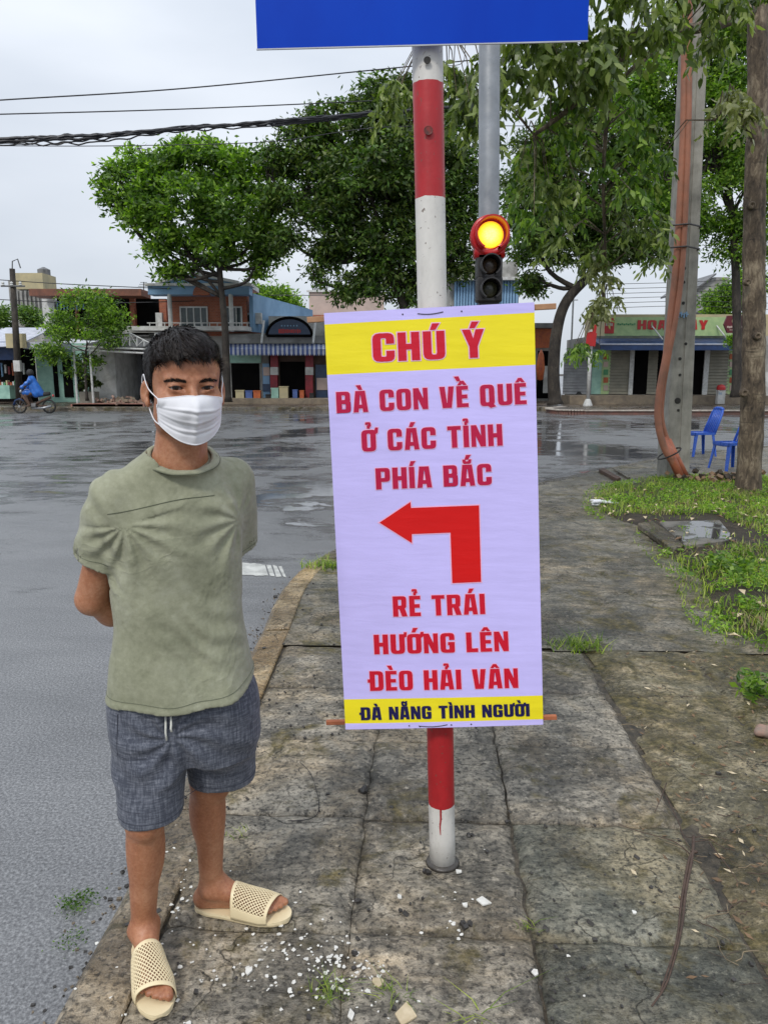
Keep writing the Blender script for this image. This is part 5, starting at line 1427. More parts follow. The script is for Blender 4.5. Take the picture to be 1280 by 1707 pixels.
for px in (123, 150): q = P(px, 580, yy); m = M(); m.tube([(q.x, yy, .05), (q.x, yy, q.z)], .055, 8); m.obj('post', 'steel_white', b)
for px in ((205, 590, 222, 660), (226, 590, 240, 660)): shutter(b, px, YB3 + 1.9, 'shutter_grey', 10)
face(b, 'door_frame', (196, 586, 200, 662), YB3 - .2, 'steel_white', .1)
# 4 mint shop behind the small tree, and stalls at the left edge
b = thing('mint_shop', 'low mint-green shop front with dark doorways behind the rider', 'shop', origin(105, YB3))
mass(b, 'wall', (58, 572, 152, 664), YB3 + .3, 4, 'mint_paint', .05)
for px in ((88, 600, 100, 662), (104, 596, 124, 662), (128, 600, 140, 662)): face(b, 'doorway', px, YB3 + .3, 'shade_and_frame_black', .05)
face(b, 'pilaster', (139, 600, 146, 662), YB3 + .2, 'white_paint', .2); face(b, 'awning', (60, 572, 120, 583), YB3 + .3, 'awning_white', 1.4)
b = thing('tin_roof_stall', 'market stall with pale sheet roof and dark interior at the left edge', 'stall', origin(15, YB3))
x0, z1, x1, z0 = R4(-40, 540, 51, 580, YB3 - 1); m = M(); m.hexa([(x0, YB3 - 2.5, z0), (x1, YB3 - 2.5, z0), (x1, YB3 + 2, z1 - .05), (x0, YB3 + 2, z1 - .05), (x0, YB3 - 2.5, z0 + .05), (x1, YB3 - 2.5, z0 + .05), (x1, YB3 + 2, z1), (x0, YB3 + 2, z1)]); m.obj('roof', 'awning_white', b)
mass(b, 'interior', (-40, 578, 50, 664), YB3 + .6, 1, 'shade_and_frame_black', .05)
face(b, 'fabric_awning', (-40, 570, 30, 600), YB3 - 1.5, 'awning_navy', .2); face(b, 'counter', (-40, 642, 28, 664), YB3 - 2, 'mint_paint', .6)
for k in range(16):
    px = -18 + k * 3.6; hh = random.uniform(4, 9); yy0 = 642 - hh
    face(b, 'goods', (px, yy0, px + 3, 642), YB3 - 2.1 - .02 * (k % 3), ['pillar_red', 'sign_orange', 'white_paint', 'sign_green_dark', 'cream_wall'][k % 5], .25)
for k in range(10):
    px = -15 + k * 6; face(b, 'hanging_goods', (px, 605 + 3 * (k % 3), px + 4, 622 + 2 * (k % 4)), YB3 - .2, ['pillar_red', 'wood_dark', 'white_paint', 'sign_orange', 'blue_wall'][(k * 3) % 5], .1)
face(b, 'hanging_board', (10, 556, 46, 580), YB3 - 2.5, 'cream_wall', .06)
# 5 water tank building
b = thing('tank_tower', 'cream concrete tower building rising behind the stalls', 'building', origin(48, 62))
mass(b, 'tower', (14, 468, 74, 560), 62, 2.5, 'grey_wall', .0); mass(b, 'tank', (26, 455, 73, 482), 61.5, 2.5, 'cream_wall')
m = M()
for k in range(7): x = P(28 + k * 7, 470, 61.3).x; m.span((x - .06, 61.2, P(0, 530, 61).z), (x + .06, 61.5, P(0, 484, 61).z))
m.obj('rib', 'grey_wall', b); q = P(60, 452, 61.5); m = M(); m.lathe([(.5, 0), (.5, .5), (.1, .7)], (q.x, 63, q.z - .2), 10); m.obj('tank_cap', 'tin_grey', b)
# 6 row of shops with the striped scalloped awning
YS = 39.3
b = thing('awning_shop', 'dark doorway shop under a striped scalloped awning and mint lintel', 'shop', origin(412, YS))
mass(b, 'wall', (380, 556, 450, 668), YS, 6, 'grey_wall', .05)
face(b, 'fascia', (380, 558, 450, 573), YS, 'grey_wall', .3); face(b, 'lintel', (384, 590, 436, 605), YS, 'mint_paint', .12)
dr = face(b, 'doorway', (386, 606, 434, 664), YS, 'shade_and_frame_black', .06); scallop(b, 380, 446, 572, 582, YS, 1.4, 18)
face(b, 'ad_panel', (438, 606, 451, 664), YS, 'blue_wall', .08); face(b, 'ad_panel', (438, 640, 451, 652), YS - .1, 'sign_blue', .04); face(b, 'ad_panel', (439, 612, 450, 626), YS - .1, 'pink_wall', .04)
face(b, 'step', (380, 663, 452, 672), YS - .4, 'stone_step', 2.0)
b = thing('arch_sign_shop', 'shop with a dark half-round sign above red and white pillars', 'shop', origin(484, YS))
mass(b, 'wall', (450, 560, 548, 668), YS, 6, 'wood_dark', .05); mass(b, 'upper_wall', (448, 527, 548, 560), YS + 1, 5, 'white_paint')
face(b, 'fascia', (450, 560, 548, 573), YS, 'grey_wall', .3)
c_ = P(483, 560, YS - .5); rx = (P(521, 560, YS - .5).x - P(446, 560, YS - .5).x) / 2; rz = P(483, 530, YS - .5).z - c_.z
m = M(); m.prism([(c_.x + rx * math.cos(math.pi * k / 20), YS - .6, c_.z + rz * math.sin(math.pi * k / 20)) for k in range(21)], (0, .25, 0)); sg = m.obj('arch_sign', 'sign_blue', b, fix=True)
m = M(); m.tube([(c_.x + rx * math.cos(math.pi * k / 20), YS - .62, c_.z + rz * math.sin(math.pi * k / 20)) for k in range(21)], .07, 6); m.tube([(c_.x - rx, YS - .62, c_.z), (c_.x + rx, YS - .62, c_.z)], .07, 6); m.obj('sign_frame', 'shade_and_frame_black', b)
m = M(); rr = random.Random(5)
for k in range(11):
    q = P(466 + k * 3.4, 552, YS - .62); m.box((q.x, YS - .63, q.z), (.06 + rr.random() * .02, .03, .14 + rr.random() * .08))
m.obj('sign_strokes', 'sign_red', b)
m = M(); q0 = P(478, 546, YS - .62)
for k in range(6): q = P(470 + k * 5, 543, YS - .62); m.box((q.x, YS - .63, q.z), (.07, .03, .07))
m.obj('sign_strokes', 'blue_wall', b)
for px in ((452, 588, 465, 664), (510, 588, 523, 664)):
    pl_ = face(b, 'pillar', (px[0], 625, px[2], 666), YS - .1, 'pillar_red', .35); face(b, 'pillar_band', (px[0], 612, px[2], 625), YS - .1, 'white_paint', .34); face(b, 'pillar_head', (px[0], 588, px[2], 612), YS - .1, 'pillar_red', .33)
face(b, 'doorway', (467, 603, 509, 665), YS - .02, 'shade_and_frame_black', .06); face(b, 'ad_panel', (526, 608, 548, 664), YS, 'sign_blue', .08); face(b, 'ad_panel', (528, 630, 546, 650), YS - .1, 'pink_wall', .04)
scallop(b, 446, 560, 572, 582, YS, 1.4, 30)
for px in (438, 524): m = M(); m.tube([P(px + 2, 535, YS - .3), P(px - 2, 572, YS - 1.2)], .06, 6); m.obj('awning_strut', 'steel_white', b)
face(b, 'step', (452, 663, 560, 672), YS - .4, 'stone_step', 2.0)
# shops hidden mostly by banner
b = thing('middle_shop', 'shop front glimpsed in the gap right of the banner under an orange sign board', 'shop', origin(900, 41))
mass(b, 'wall', (690, 560, 930, 668), 41, 5, 'grey_wall', .05); face(b, 'orange_sign', (880, 548, 917, 580), 40.6, 'sign_orange', .12); face(b, 'awning', (880, 540, 918, 548), 40.7, 'tin_grey', .8)
face(b, 'doorway', (896, 585, 916, 664), 41, 'shade_and_frame_black', .05); face(b, 'white_panel', (906, 610, 914, 655), 40.8, 'white_paint', .05)
m = M(); q = P(901, 600, 38); m.lathe([(.05, -.9), (.16, -.85), (.22, -.3), (.14, .35), (.03, .6)], (q.x, 38, q.z - .1), 10); tag(m.obj('folded_parasol', 'sign_orange', smooth=True), 'folded orange parasol at the shop just right of the banner edge', 'parasol')
# far blocks
b = thing('pink_block', 'plain pinkish apartment block far behind the arched sign', 'building', origin(560, 75))
mass(b, 'wall', (515, 486, 640, 560), 75, 10, 'pink_wall', 0)
m = M(); m.span((P(515, 486, 75).x - .2, 74.8, P(0, 487, 75).z), (P(640, 486, 75).x, 75, P(0, 484, 75).z)); m.obj('parapet', 'white_paint', b)
m = M()
for k in range(9): x = P(520 + k * 3, 480, 75).x; m.tube([(x, 76, P(0, 486, 75).z), (x, 76, P(0, 476 + (k % 2) * 2, 75).z)], .06, 4)
m.obj('roof_rail', 'tin_grey', b); face(b, 'brick_panel', (513, 525, 560, 538), 74.6, 'brick_wall', .2)
b = thing('blue_clad_block', 'grey concrete block with blue corrugated cladding behind the traffic signal', 'building', origin(800, 58))
mass(b, 'upper_wall', (745, 436, 862, 466), 58, 9, 'grey_wall'); mass(b, 'wall', (750, 466, 862, 560), 58.5, 8, 'grey_wall', 0)
m = M()
x0, z1, x1, z0 = R4(758, 468, 864, 520, 58)
for k in range(22): xx = x0 + (x1 - x0) * k / 22; m.span((xx, 58.1, z0), (xx + (x1 - x0) / 22 * .62, 58.3, z1))
m.span((x0, 58.3, z0), (x1, 58.4, z1)); m.obj('cladding', 'blue_wall', b)
face(b, 'ledge', (742, 463, 864, 468), 58, 'white_paint', .6); face(b, 'window', (772, 444, 780, 454), 58, 'white_paint', .05)
b = thing('gable_house', 'grey gabled house far behind the tree trunk on the right', 'house', origin(1185, 70))
ga = [P(1163, 520, 70), P(1163, 480, 70), P(1190, 462, 70), P(1215, 462, 70), P(1215, 520, 70)]
m = M(); m.prism([(q.x, 70, q.z) for q in ga], (0, 8, 0)); m.obj('wall', 'grey_wall', b, fix=True)
m = M(); m.prism([(P(1158, 483, 70).x, 69.6, P(0, 483, 70).z), (P(1190, 459, 70).x, 69.6, P(0, 459, 70).z), (P(1190, 459, 70).x, 69.6, P(0, 456, 70).z), (P(1158, 480, 70).x, 69.6, P(0, 480, 70).z)], (0, 9, 0)); m.obj('roof', 'tin_grey', b, fix=True)
# right shop with the green sign
YR = 38
b = thing('green_sign_shop', 'shuttered shop under a green fascia with red letters and a navy awning', 'shop', origin(1110, YR))
mass(b, 'wall', (985, 560, 1300, 662), YR, 5, 'grey_wall', .05); mass(b, 'roof_parapet', (1010, 524, 1300, 562), YR + .6, 4, 'cream_wall')
face(b, 'fascia_sign', (1008, 529, 1245, 560), YR - .5, 'sign_green', .15)
def sign_text(s_, xl, xr, yb, cap, Y, mat_):
    m = M(); a, b2 = P(xl, yb, Y), P(xr, yb, Y); hh = P(xl, yb - cap, Y).z - a.z
    text_mesh(m, s_, lambda u, v: Vector((a.x + (b2.x - a.x) * u, Y, a.z + hh * v)), grow=.02); return m.obj('lettering', mat_, b)
sign_text("HOA GIẤY", 1062, 1178, 549, 15, YR - .68, 'sign_red')
face(b, 'red_badge', (1008, 530, 1022, 556), YR - .66, 'sign_red', .05)
m = M()
for k in range(5): q = P(1010 + k * 2.4, 541, YR - .73); m.box((q.x, YR - .73, q.z), (.05, .02, .12))
m.obj('badge_strokes', 'white_paint', b)
m = M()
for i in range(9): 
    q = P(1030 + i * 3.4, 540 + (i % 2), YR - .67); m.box((q.x, YR - .67, q.z), (.07, .02, .07))
m.obj('small_print', 'sign_green_dark', b)
x0, z1, x1, z0 = R4(985, 560, 1228, 566, YR); zz0 = P(0, 576, YR - 1.6).z
m = M(); m.hexa([(x0, YR - 1.7, zz0 - .03), (x1, YR - 1.7, zz0 - .03), (x1, YR - .02, z0), (x0, YR - .02, z0), (x0, YR - 1.7, zz0 + .03), (x1, YR - 1.7, zz0 + .03), (x1, YR - .02, z0 + .05), (x0, YR - .02, z0 + .05)]); m.span((x0, YR - 1.75, zz0 - .22), (x1, YR - 1.7, zz0 + .03)); m.obj('awning', 'awning_navy', b)
m = M(); m.tube([(x0 - .02, YR - 1.76, zz0 + .05), (x1 + .02, YR - 1.76, zz0 + .05)], .035, 6); m.obj('awning_rail', 'awning_white', b)
shutter(b, (1017, 584, 1050, 657), YR - .1); shutter(b, (1176, 584, 1211, 657), YR - .1); shutter(b, (940, 590, 984, 657), YR - .1, 'shutter_grey'); shutter(b, (1081, 584, 1092, 657), YR - .1)
for px in ((1052, 584, 1080, 657), (1094, 584, 1100, 657), (1122, 584, 1174, 657)): face(b, 'doorway', px, YR - .02, 'shade_and_frame_black', .05)
for px in ((985, 582, 1003, 657), (1228, 584, 1238, 657)): face(b, 'green_panel', px, YR - .05, 'mint_paint', .05)
for k, px in enumerate(((1004, 584, 1014, 657), (1214, 584, 1226, 657))):
    face(b, 'price_board', px, YR - .08, 'sign_green', .05)
    for j in range(5): face(b, 'picture', (px[0] + 1.5, 590 + j * 13, px[2] - 1.5, 599 + j * 13), YR - .14, ['sign_orange', 'pink_wall', 'sign_green_dark'][j % 3], .03)
face(b, 'frame_post', (1050, 583, 1052.5, 658), YR - .15, 'steel_white', .08); face(b, 'frame_post', (1174, 583, 1176.5, 658), YR - .15, 'steel_white', .08)
face(b, 'porch', (935, 658, 1300, 673), YR - .1, 'stone_step', 1.8)
face(b, 'white_sheet', (1262, 620, 1300, 665), YR - 1.5, 'white_paint', .05); face(b, 'ad_panel', (1240, 590, 1262, 662), YR - .2, 'blue_wall', .05)
for x_ in (1092, 1200): m = M(); m.tube([P(x_ - 6, 543, YR - .7), P(x_ + 12, 566, YR - 1.6)], .035, 5); m.obj('awning_strut', 'steel_white', b)
# maroon hanging sign
hs_ = thing('projecting_sign', 'small maroon sign with a round pale emblem hung beside the green fascia', 'shop sign', P(1225, 540, YR - 2))
yy = YR - 2; hx = [(1206, 541), (1212, 526), (1245, 526), (1249, 541), (1244, 555), (1212, 555)]
m = M(); m.prism([(P(x, y, yy).x, yy, P(x, y, yy).z) for x, y in hx], (0, .12, 0)); m.obj('board', 'sign_maroon', hs_, fix=True)
q = P(1224, 535, yy); m = M(); m.lathe([(.14, 0), (.14, .02), (.10, .021)], (q.x, yy, q.z), 16, Vector((0, -1, 0))); m.obj('emblem', 'cream_wall', hs_)
m = M()
for k in range(9): q = P(1212 + k * 3, 545 + (k % 2) * .6, yy); m.box((q.x, yy - .02, q.z), (.07, .02, .09))
for k in range(7): q = P(1216 + k * 3, 550, yy); m.box((q.x, yy - .02, q.z), (.06, .02, .04))
m.obj('emblem_strokes', 'pink_wall', hs_)
m = M(); q = P(1246, 533, yy); m.tube([(q.x, yy + .06, q.z), (q.x + .5, YR - .3, q.z)], .03, 6); m.obj('arm', 'tin_grey', hs_)

# ------------------------------------------------------------------ street furniture on the far side
def roadpost(px, ptop, pbot, r, label, Y=None, name='white_post'):
    q = G(px, pbot, .06); z = P(px, ptop, q.y).z; o = thing(name, label, 'post', (q.x, q.y, .06))
    m = M(); m.lathe([(r * 2.6, 0), (r * 2.4, .06), (r * 1.5, .26), (r, .3)], (q.x, q.y, .06), 14); m.obj('foot', 'steel_white', o)
    m = M(); m.tube([(q.x, q.y, .3), (q.x, q.y, z)], r, 12); m.obj('post', 'steel_white', o, smooth=True); return o, q, z
o, q, z = roadpost(979, 572, 676, .085, 'white post with red sign plates on the island corner')
for (px0, py0, px1, py1, dy) in ((983, 541, 993, 556, 0), (976, 555, 991, 577, .12)):
    a, b_ = P(px0, py0, q.y - .1), P(px1, py1, q.y - .1); m = M(); m.box(((a.x + b_.x) / 2, q.y - .1 - dy, (a.z + b_.z) / 2), (b_.x - a.x, .05, a.z - b_.z), Matrix.Rotation(R(4), 3, 'Y')); s_ = m.obj('red_plate', 'sign_red', o)
a = P(984, 551, q.y - .3); m = M(); m.box((a.x, q.y - .28, a.z), (.16, .02, .1)); m.obj('white_patch', 'white_paint', o)
o, q, z = roadpost(957, 588, 669, .10, 'plain stout white post behind the island, left of the red plates')
for k, (px, h_, mt) in enumerate(((966, .55, 'rubber'), (969, .38, 'steel_white'))):
    qq = G(px, 672, .06); m = M(); m.lathe([(.2, 0), (.24, .12), (.2, h_ * .7), (.08, h_)], (qq.x, qq.y + .3 * (k == 0), .06), 10); tag(m.obj('sack', mt, smooth=True), ('black rubbish sack beside the plain white post', 'white cement sack leaning by the plain white post')[k], 'sack')
q = G(963, 669, .06); m = M(); m.tube([(q.x, q.y + 2, 0), (q.x, q.y + 2, P(963, 478, q.y + 2).z)], .05, 8); m.tube([(q.x - .25, q.y + 2, P(963, 500, q.y + 2).z), (q.x + .25, q.y + 2, P(963, 500, q.y + 2).z)], .03, 5)
tag(m.obj('thin_pole', 'galvanised'), 'thin grey metal pole rising behind the plain white post', 'pole')
# white and red marker stone
q = G(1199, 674, .08); s_ = thing('marker_stone', 'short white concrete marker with red top on the island kerb', 'bollard', (q.x, q.y, .08))
hm = P(1199, 650, q.y).z; m = M(); m.box((q.x, q.y, (.08 + hm) / 2), (.34, .28, hm - .08)); m.obj('body', 'white_paint', s_, bevel=.02)
m = M(); top_ = P(1199, 641, q.y).z; m.lathe([(.2, 0), (.2, (top_ - hm) * .5), (.15, (top_ - hm) * .85), (.04, top_ - hm)], (q.x, q.y, hm), 14); m.obj('cap', 'sign_red', s_, smooth=False)
m = M(); q1_ = P(1200, 656, q.y - .15); 
for k in range(3): m.box((q1_.x - .06 + k * .06, q.y - .145, q1_.z), (.02, .01, .1))
m.obj('painted_figures', 'blue_wall', s_)
# left utility pole with wires
q = P(32, 655, 36); up_ = thing('utility_pole', 'leaning brown utility pole by the stalls at the left edge', 'utility pole', (q.x, 36, .05))
tp = P(21, 448, 36); m = M(); m.tube([(q.x, 36, 0), (tp.x, 36, tp.z)], [.17, .12], 12); m.obj('pole', 'bark_far', up_, smooth=True)
m = M(); a = P(21, 455, 36); m.tube([a, a + Vector((.1, -.1, .5)), a + Vector((.35, -.1, .6)), a + Vector((.45, -.1, .2))], .03, 6); m.tube([a + Vector((-.5, -.15, -.6)), a + Vector((.6, -.15, -.6))], .04, 6); m.obj('bracket', 'tin_grey', up_)
for k in range(3): m = M(); p = a + Vector((-.4 + .4 * k, -.15, -.5)); m.lathe([(.04, -.1), (.08, -.05), (.05, 0), (.08, .04), (.03, .1)], p, 8); m.obj('insulator', 'white_paint', up_)
m = M(); p = P(30, 610, 35.7); m.box(p, (.3, .2, .5)); m.obj('meter_box', 'white_paint', up_)

# ------------------------------------------------------------------ overhead cables
def cable(pts, r, label, sag=.0, group=None, mt='cable_black', n=24, wob=0):
    P0 = [P(*q) for q in pts]; cc = catmull(P0, n); 
    if wob: cc = [p + Vector((0, nz_(i * .35, wob, 1) * .05, nz_(i * .3, wob * 3, 1) * .07)) for i, p in enumerate(cc)]
    m = M(); m.tube(cc, r, 5); return tag(m.obj('overhead_cable', mt), label, 'cable', group)
cable([(-200, 181, 24), (0, 167, 25), (300, 148, 27), (620, 117, 29), (860, 93, 31), (1200, 60, 33)], .022, 'highest thin cable crossing the sky at upper left')
cable([(-200, 195, 24), (0, 190.5, 25), (300, 182, 27), (620, 168, 29), (860, 155, 31)], .020, 'second thin cable just above the thick bundle')
for k, (dy, r_, lb_) in enumerate(((0, .045, 'thickest black cable of the drooping bundle across the left sky'), (3.2, .04, 'second thick black cable twisted in the drooping bundle'), (6.0, .022, 'thin cable looping under the black bundle'), (-1.5, .02, 'thin cable along the top of the black bundle'), (8.5, .022, 'lowest thin cable of the black bundle'))):
    cable([(-220, 246 + dy, 22), (0, 232 + dy * 1.2, 22.5), (150, 226 + dy * 1.4, 23), (300, 214 + dy * (.6 if k != 2 else -.5), 24), (470, 201 + dy * .9, 25), (655, 185 + dy * .5, 27), (900, 165, 29)], r_, lb_, group='bundled cables across the sky', wob=k + 1)
cable([(0, 243, 26), (200, 243, 27), (450, 236, 28), (640, 212, 29), (900, 210, 30)], .014, 'slack thin cable sagging below the black bundle')
for k, (a, b_, c_) in enumerate((((-60, 462, 36), (120, 474, 37), (420, 487, 40)), ((-60, 496, 36), (150, 505, 38), (380, 500, 40)), ((450, 492, 44), (560, 493, 44), (660, 496, 44)))):
    cable([a, b_, c_], .02, ('low cable from the leaning pole to the blue pediment', 'lowest cable running over the brown roof', 'cable in front of the pink block')[k])
for k in range(6):
    y0 = 468 + k * 8; cable([(1000, y0 + 6, 40), (1150, y0 + 2, 40), (1300, y0 - 6 + k * 3, 40)], .014, ('lowest', 'second lowest', 'third lowest', 'third highest', 'second highest', 'highest')[5 - k] + ' thin wire strung above the green-signed shop', group='wires above the green-signed shop')
cable([(738, 110, 14), (770, 105, 14), (775, 75, 14), (778, 20, 14)], .006, 'fine wire hanging just below the blue board')

# ------------------------------------------------------------------ motorcycle and rider
bx = G(59, 689, ROADZ); bike = thing('motorcycle', 'small dark motorcycle ridden along the far kerb', 'motorcycle', (bx.x, bx.y, ROADZ))
def bp(x, z, y=0): return Vector((bx.x + x, bx.y + y, ROADZ + z))
for x in (-.60, .60):
    m = M(); nT = 28
    ringp = [bp(x + math.cos(2 * math.pi * k / nT) * .255, .285 + math.sin(2 * math.pi * k / nT) * .255) for k in range(nT + 1)]; m.tube(ringp, .038, 8, caps=False); wh = m.obj('wheel', 'rubber', bike, smooth=True)
    m = M()
    for k in range(8): m.tube([bp(x, .285), bp(x + math.cos(k * math.pi / 4) * .235, .285 + math.sin(k * math.pi / 4) * .235)], .008, 4)
    m.lathe([(.05, -.05), (.05, .05)], bp(x, .285), 10, Vector((0, 1, 0))); m.obj('spokes', 'galvanised', wh).location = (0, 0, 0)
m = M(); m.tube([bp(-.60, .285), bp(-.50, .62), bp(-.42, .92)], .035, 8); m.tube([bp(-.45, .75), bp(-.25, .42), bp(.05, .36), bp(.35, .52), bp(.7, .66)], .06, 8); m.tube([bp(.0, .33), bp(.60, .285)], .04, 6); m.obj('frame', 'wood_dark', bike, smooth=True)
m = M(); m.tube([bp(-.1, .3), bp(.1, .3)], .13, 10); m.obj('engine', 'tin_grey', bike); m = M(); m.tube([bp(-.05, .2, -.12), bp(.4, .22, -.14), bp(.75, .3, -.14)], [.03, .05, .045], 8); m.obj('exhaust', 'galvanised', bike, smooth=True)
m = M(); m.tube([bp(-.05, .74), bp(.25, .76), bp(.68, .80)], [.09, .12, .08], 10, flat=.8); m.obj('seat', 'rubber', bike, smooth=True)
m = M(); m.tube([bp(-.43, .98, -.32), bp(-.44, 1.0), bp(-.43, .98, .32)], .02, 6); m.obj('handlebar', 'rubber', bike); m = M(); m.lathe([(.09, 0), (.08, .08), (.03, .12)], bp(-.44, .88), 12, Vector((-1, 0, 0))); m.obj('headlight', 'galvanised', bike, smooth=True)
m = M(); m.tube([bp(-.84, .33), bp(-.74, .52), bp(-.58, .58), bp(-.40, .5)], .055, 8, flat=.5); m.obj('mudguard', 'awning_navy', bike, smooth=True); m = M(); m.lathe([(.05, 0), (.05, .05)], bp(.78, .72), 8, Vector((1, 0, 0))); m.obj('tail_light', 'sign_red', bike)
rd = thing('person', 'rider in a bright blue rain poncho and dark helmet on the motorcycle', 'person', (bx.x, bx.y, ROADZ + .8))
q0 = np.array([bx.x, bx.y, ROADZ], np.float32)
def rider(p):
    q = p - q0; d = cone(q, (.12, 0, .85), (-.02, 0, 1.32), .17, .15)
    d = smin(d, ell(q, (-.06, 0, 1.56), (.09, .08, .11)), .03)
    for s in (-1, 1):
        d = smin(d, cone(q, (0, s * .17, 1.32), (-.20, s * .24, 1.10), .06, .05), .04); d = smin(d, cone(q, (-.20, s * .24, 1.10), (-.42, s * .27, 1.02), .045, .035), .03)
        d = smin(d, cone(q, (.1, s * .10, .85), (-.26, s * .15, .72), .085, .065), .04); d = smin(d, cone(q, (-.26, s * .15, .72), (-.12, s * .15, .34), .06, .04), .03); d = smin(d, cone(q, (-.12, s * .15, .32), (-.30, s * .15, .29), .04, .03), .02)
    return d
Va, Fa = surface_net(rider, q0 + [-.6, -.4, .2], q0 + [.4, .4, 1.72], .022); fast_mesh('body', Va, Fa, 'wood_dark', rd)
def poncho(p):
    q = p - q0; d = cone(q, (.17, 0, .84), (-.02, 0, 1.33), .24, .18); d = smin(d, cone(q, (.3, 0, .78), (.05, 0, 1.1), .16, .2), .06)
    for s in (-1, 1): d = smin(d, cone(q, (0, s * .17, 1.33), (-.34, s * .25, 1.05), .09, .07), .05)
    d = smin(d, ell(q, (-.2, 0, .84), (.24, .24, .16)), .06); d = d - .012 * np.sin(q[:, 0] * 24 + q[:, 2] * 15)
    return smin(np.maximum(d, .62 + .2 * q[:, 0] - q[:, 2]), ell(q, (-.02, 0, 1.45), (.11, .11, .10)), .04)
Va, Fa = surface_net(poncho, q0 + [-.6, -.4, .5], q0 + [.6, .4, 1.62], .022); pm('poncho_blue', (.02, .14, .5), (.015, .09, .36), 9, .35, .3, 20); fast_mesh('poncho', Va, Fa, 'poncho_blue', rd)
m = M(); m.lathe([(.125, 0), (.14, .05), (.135, .12), (.10, .19), (.04, .225)], bp(-.06, 1.56), 16); m.obj('helmet', 'rubber', rd, smooth=True)
# small things fixed to the fronts
def ac(px, py, Y, label):
    c = P(px, py, Y); o = thing('air_conditioner', label, 'air conditioner', c)
    m = M(); m.box(c, (.8, .35, .55)); m.obj('casing', 'white_paint', o, bevel=.02)
    m = M(); m.lathe([(.21, 0), (.21, .02), (.17, .02), (.17, .005)], c + Vector((-.14, -.176, 0)), 16, Vector((0, -1, 0))); m.obj('fan_grille', 'rubber', o)
ac(424, 531, 39.9, 'air conditioner on the blue side wall by the arched sign'); ac(273, 563, 38.6, 'air conditioner under the balcony of the brick house')
for (px, Y, h0, h1, lb) in ((421, 41, 470, 440, 'thin television aerial on the brick house parapet'), (240, 42, 488, 470, 'short aerial on the brown flat roof'), (592, 60, 486, 468, 'aerial above the pink block')):
    a, b_ = P(px, h0, Y), P(px, h1, Y); m = M(); m.tube([a, b_], .03, 5)
    for k in range(3): q = a.lerp(b_, .6 + .18 * k); m.tube([q - Vector((.3 - .06 * k, 0, 0)), q + Vector((.3 - .06 * k, 0, 0))], .018, 4)
    tag(m.obj('aerial', 'tin_grey'), lb, 'aerial')
rr = random.Random(11)
for k in range(9):
    px = 402 + k * 15 + rr.uniform(-3, 3); yb = 664; c = P(px, yb, 38.6); h_ = rr.uniform(.25, .7); w_ = rr.uniform(.2, .45)
    m = M(); m.box((c.x, 38.5, .12 + h_ / 2), (w_, .3, h_)); m.box((c.x, 38.5, .12 + h_ + .03), (w_ * 1.1, .34, .06)); tag(m.obj('crate', ['cream_wall', 'awning_blue', 'sign_orange', 'rubber', 'mint_paint'][k % 5], bevel=.01), ('cream', 'blue', 'orange', 'black', 'mint', 'second cream', 'second blue', 'second orange', 'second black')[k] + ' crate on the step of the awning shops, counted from the left', 'crate', 'crates on the shop steps')
# potted bonsai, rubble, low paving pile on the far pavement
bq = P(150, 668, 36.5); bz = thing('potted_bonsai', 'layered bonsai in a square white planter by the canopy post', 'potted plant', (bq.x, 36.5, .05))
m = M(); m.box((bq.x, 36.5, .35), (.75, .6, .6)); m.obj('planter', 'plant_pot', bz, bevel=.02)
m = M(); m.tube([(bq.x, 36.5, .6), (bq.x + .1, 36.5, .9), (bq.x - .08, 36.5, 1.2)], .05, 6); m.obj('trunk', 'bark_far', bz)
V = []; F = []
for (dx, dz, rx) in ((-.25, .95, .3), (.3, 1.02, .28), (0, 1.28, .35)):
    for k in range(240):
        c = np.array([bq.x + dx, 36.5, dz]) + rng.normal(0, 1, 3) * [rx * .45, rx * .4, .06]; a, b_ = rng.normal(0, .045, 3), rng.normal(0, .045, 3); n = len(V); V += [c - a, c + b_, c + a, c - b_]; F += [(n, n + 1, n + 2, n + 3)]
fast_mesh('foliage', V, F, 'leaf_dark', bz, smooth=False)
V = M(); rr = random.Random(2)
for k in range(130):
    p = P(185 + rr.gauss(20, 14), 664, 35.8 + rr.gauss(0, .5)); s_ = rr.uniform(.06, .2)
    V.box((p.x, p.y, .05 + abs(rr.gauss(0, .12))), (s_ * 1.6, s_, s_ * .7), Matrix.Rotation(rr.uniform(0, 3), 3, (rr.random(), rr.random(), 1)), k % 2)
tag(V.obj('rubble', ['rubble', 'stone_step']), 'low heap of broken brick rubble before the open shop', 'rubble', kind='stuff')
V = M()
for k in range(180):
    p = P(130 + (k % 45) * 2.6, 681, 34.6); V.box((p.x, 34.2 + (k // 45) * .3, .05 + .05), (.17, .26, .1 + .02 * rr.random()))
tag(V.obj('brick_paving', 'brick_pink'), 'patch of loose pinkish paving bricks along the far kerb', 'bricks', kind='stuff')

# ------------------------------------------------------------------ concrete pole, conduits
def gpt(px, py): return G(px, py, 0)
cb = gpt(1121, 796); CYY = cb.y
def cpole(y): return P(1122 + (700 - y) * .052, y, CYY)
cp = thing('concrete_pole', 'tall pale concrete utility pole standing at the edge of the grass', 'utility pole', (cb.x, CYY, 0))
zt = cpole(-60); m = M(); b0 = Vector((cb.x, CYY, -.1)); rec = []
hw0, hw1 = .18, .135
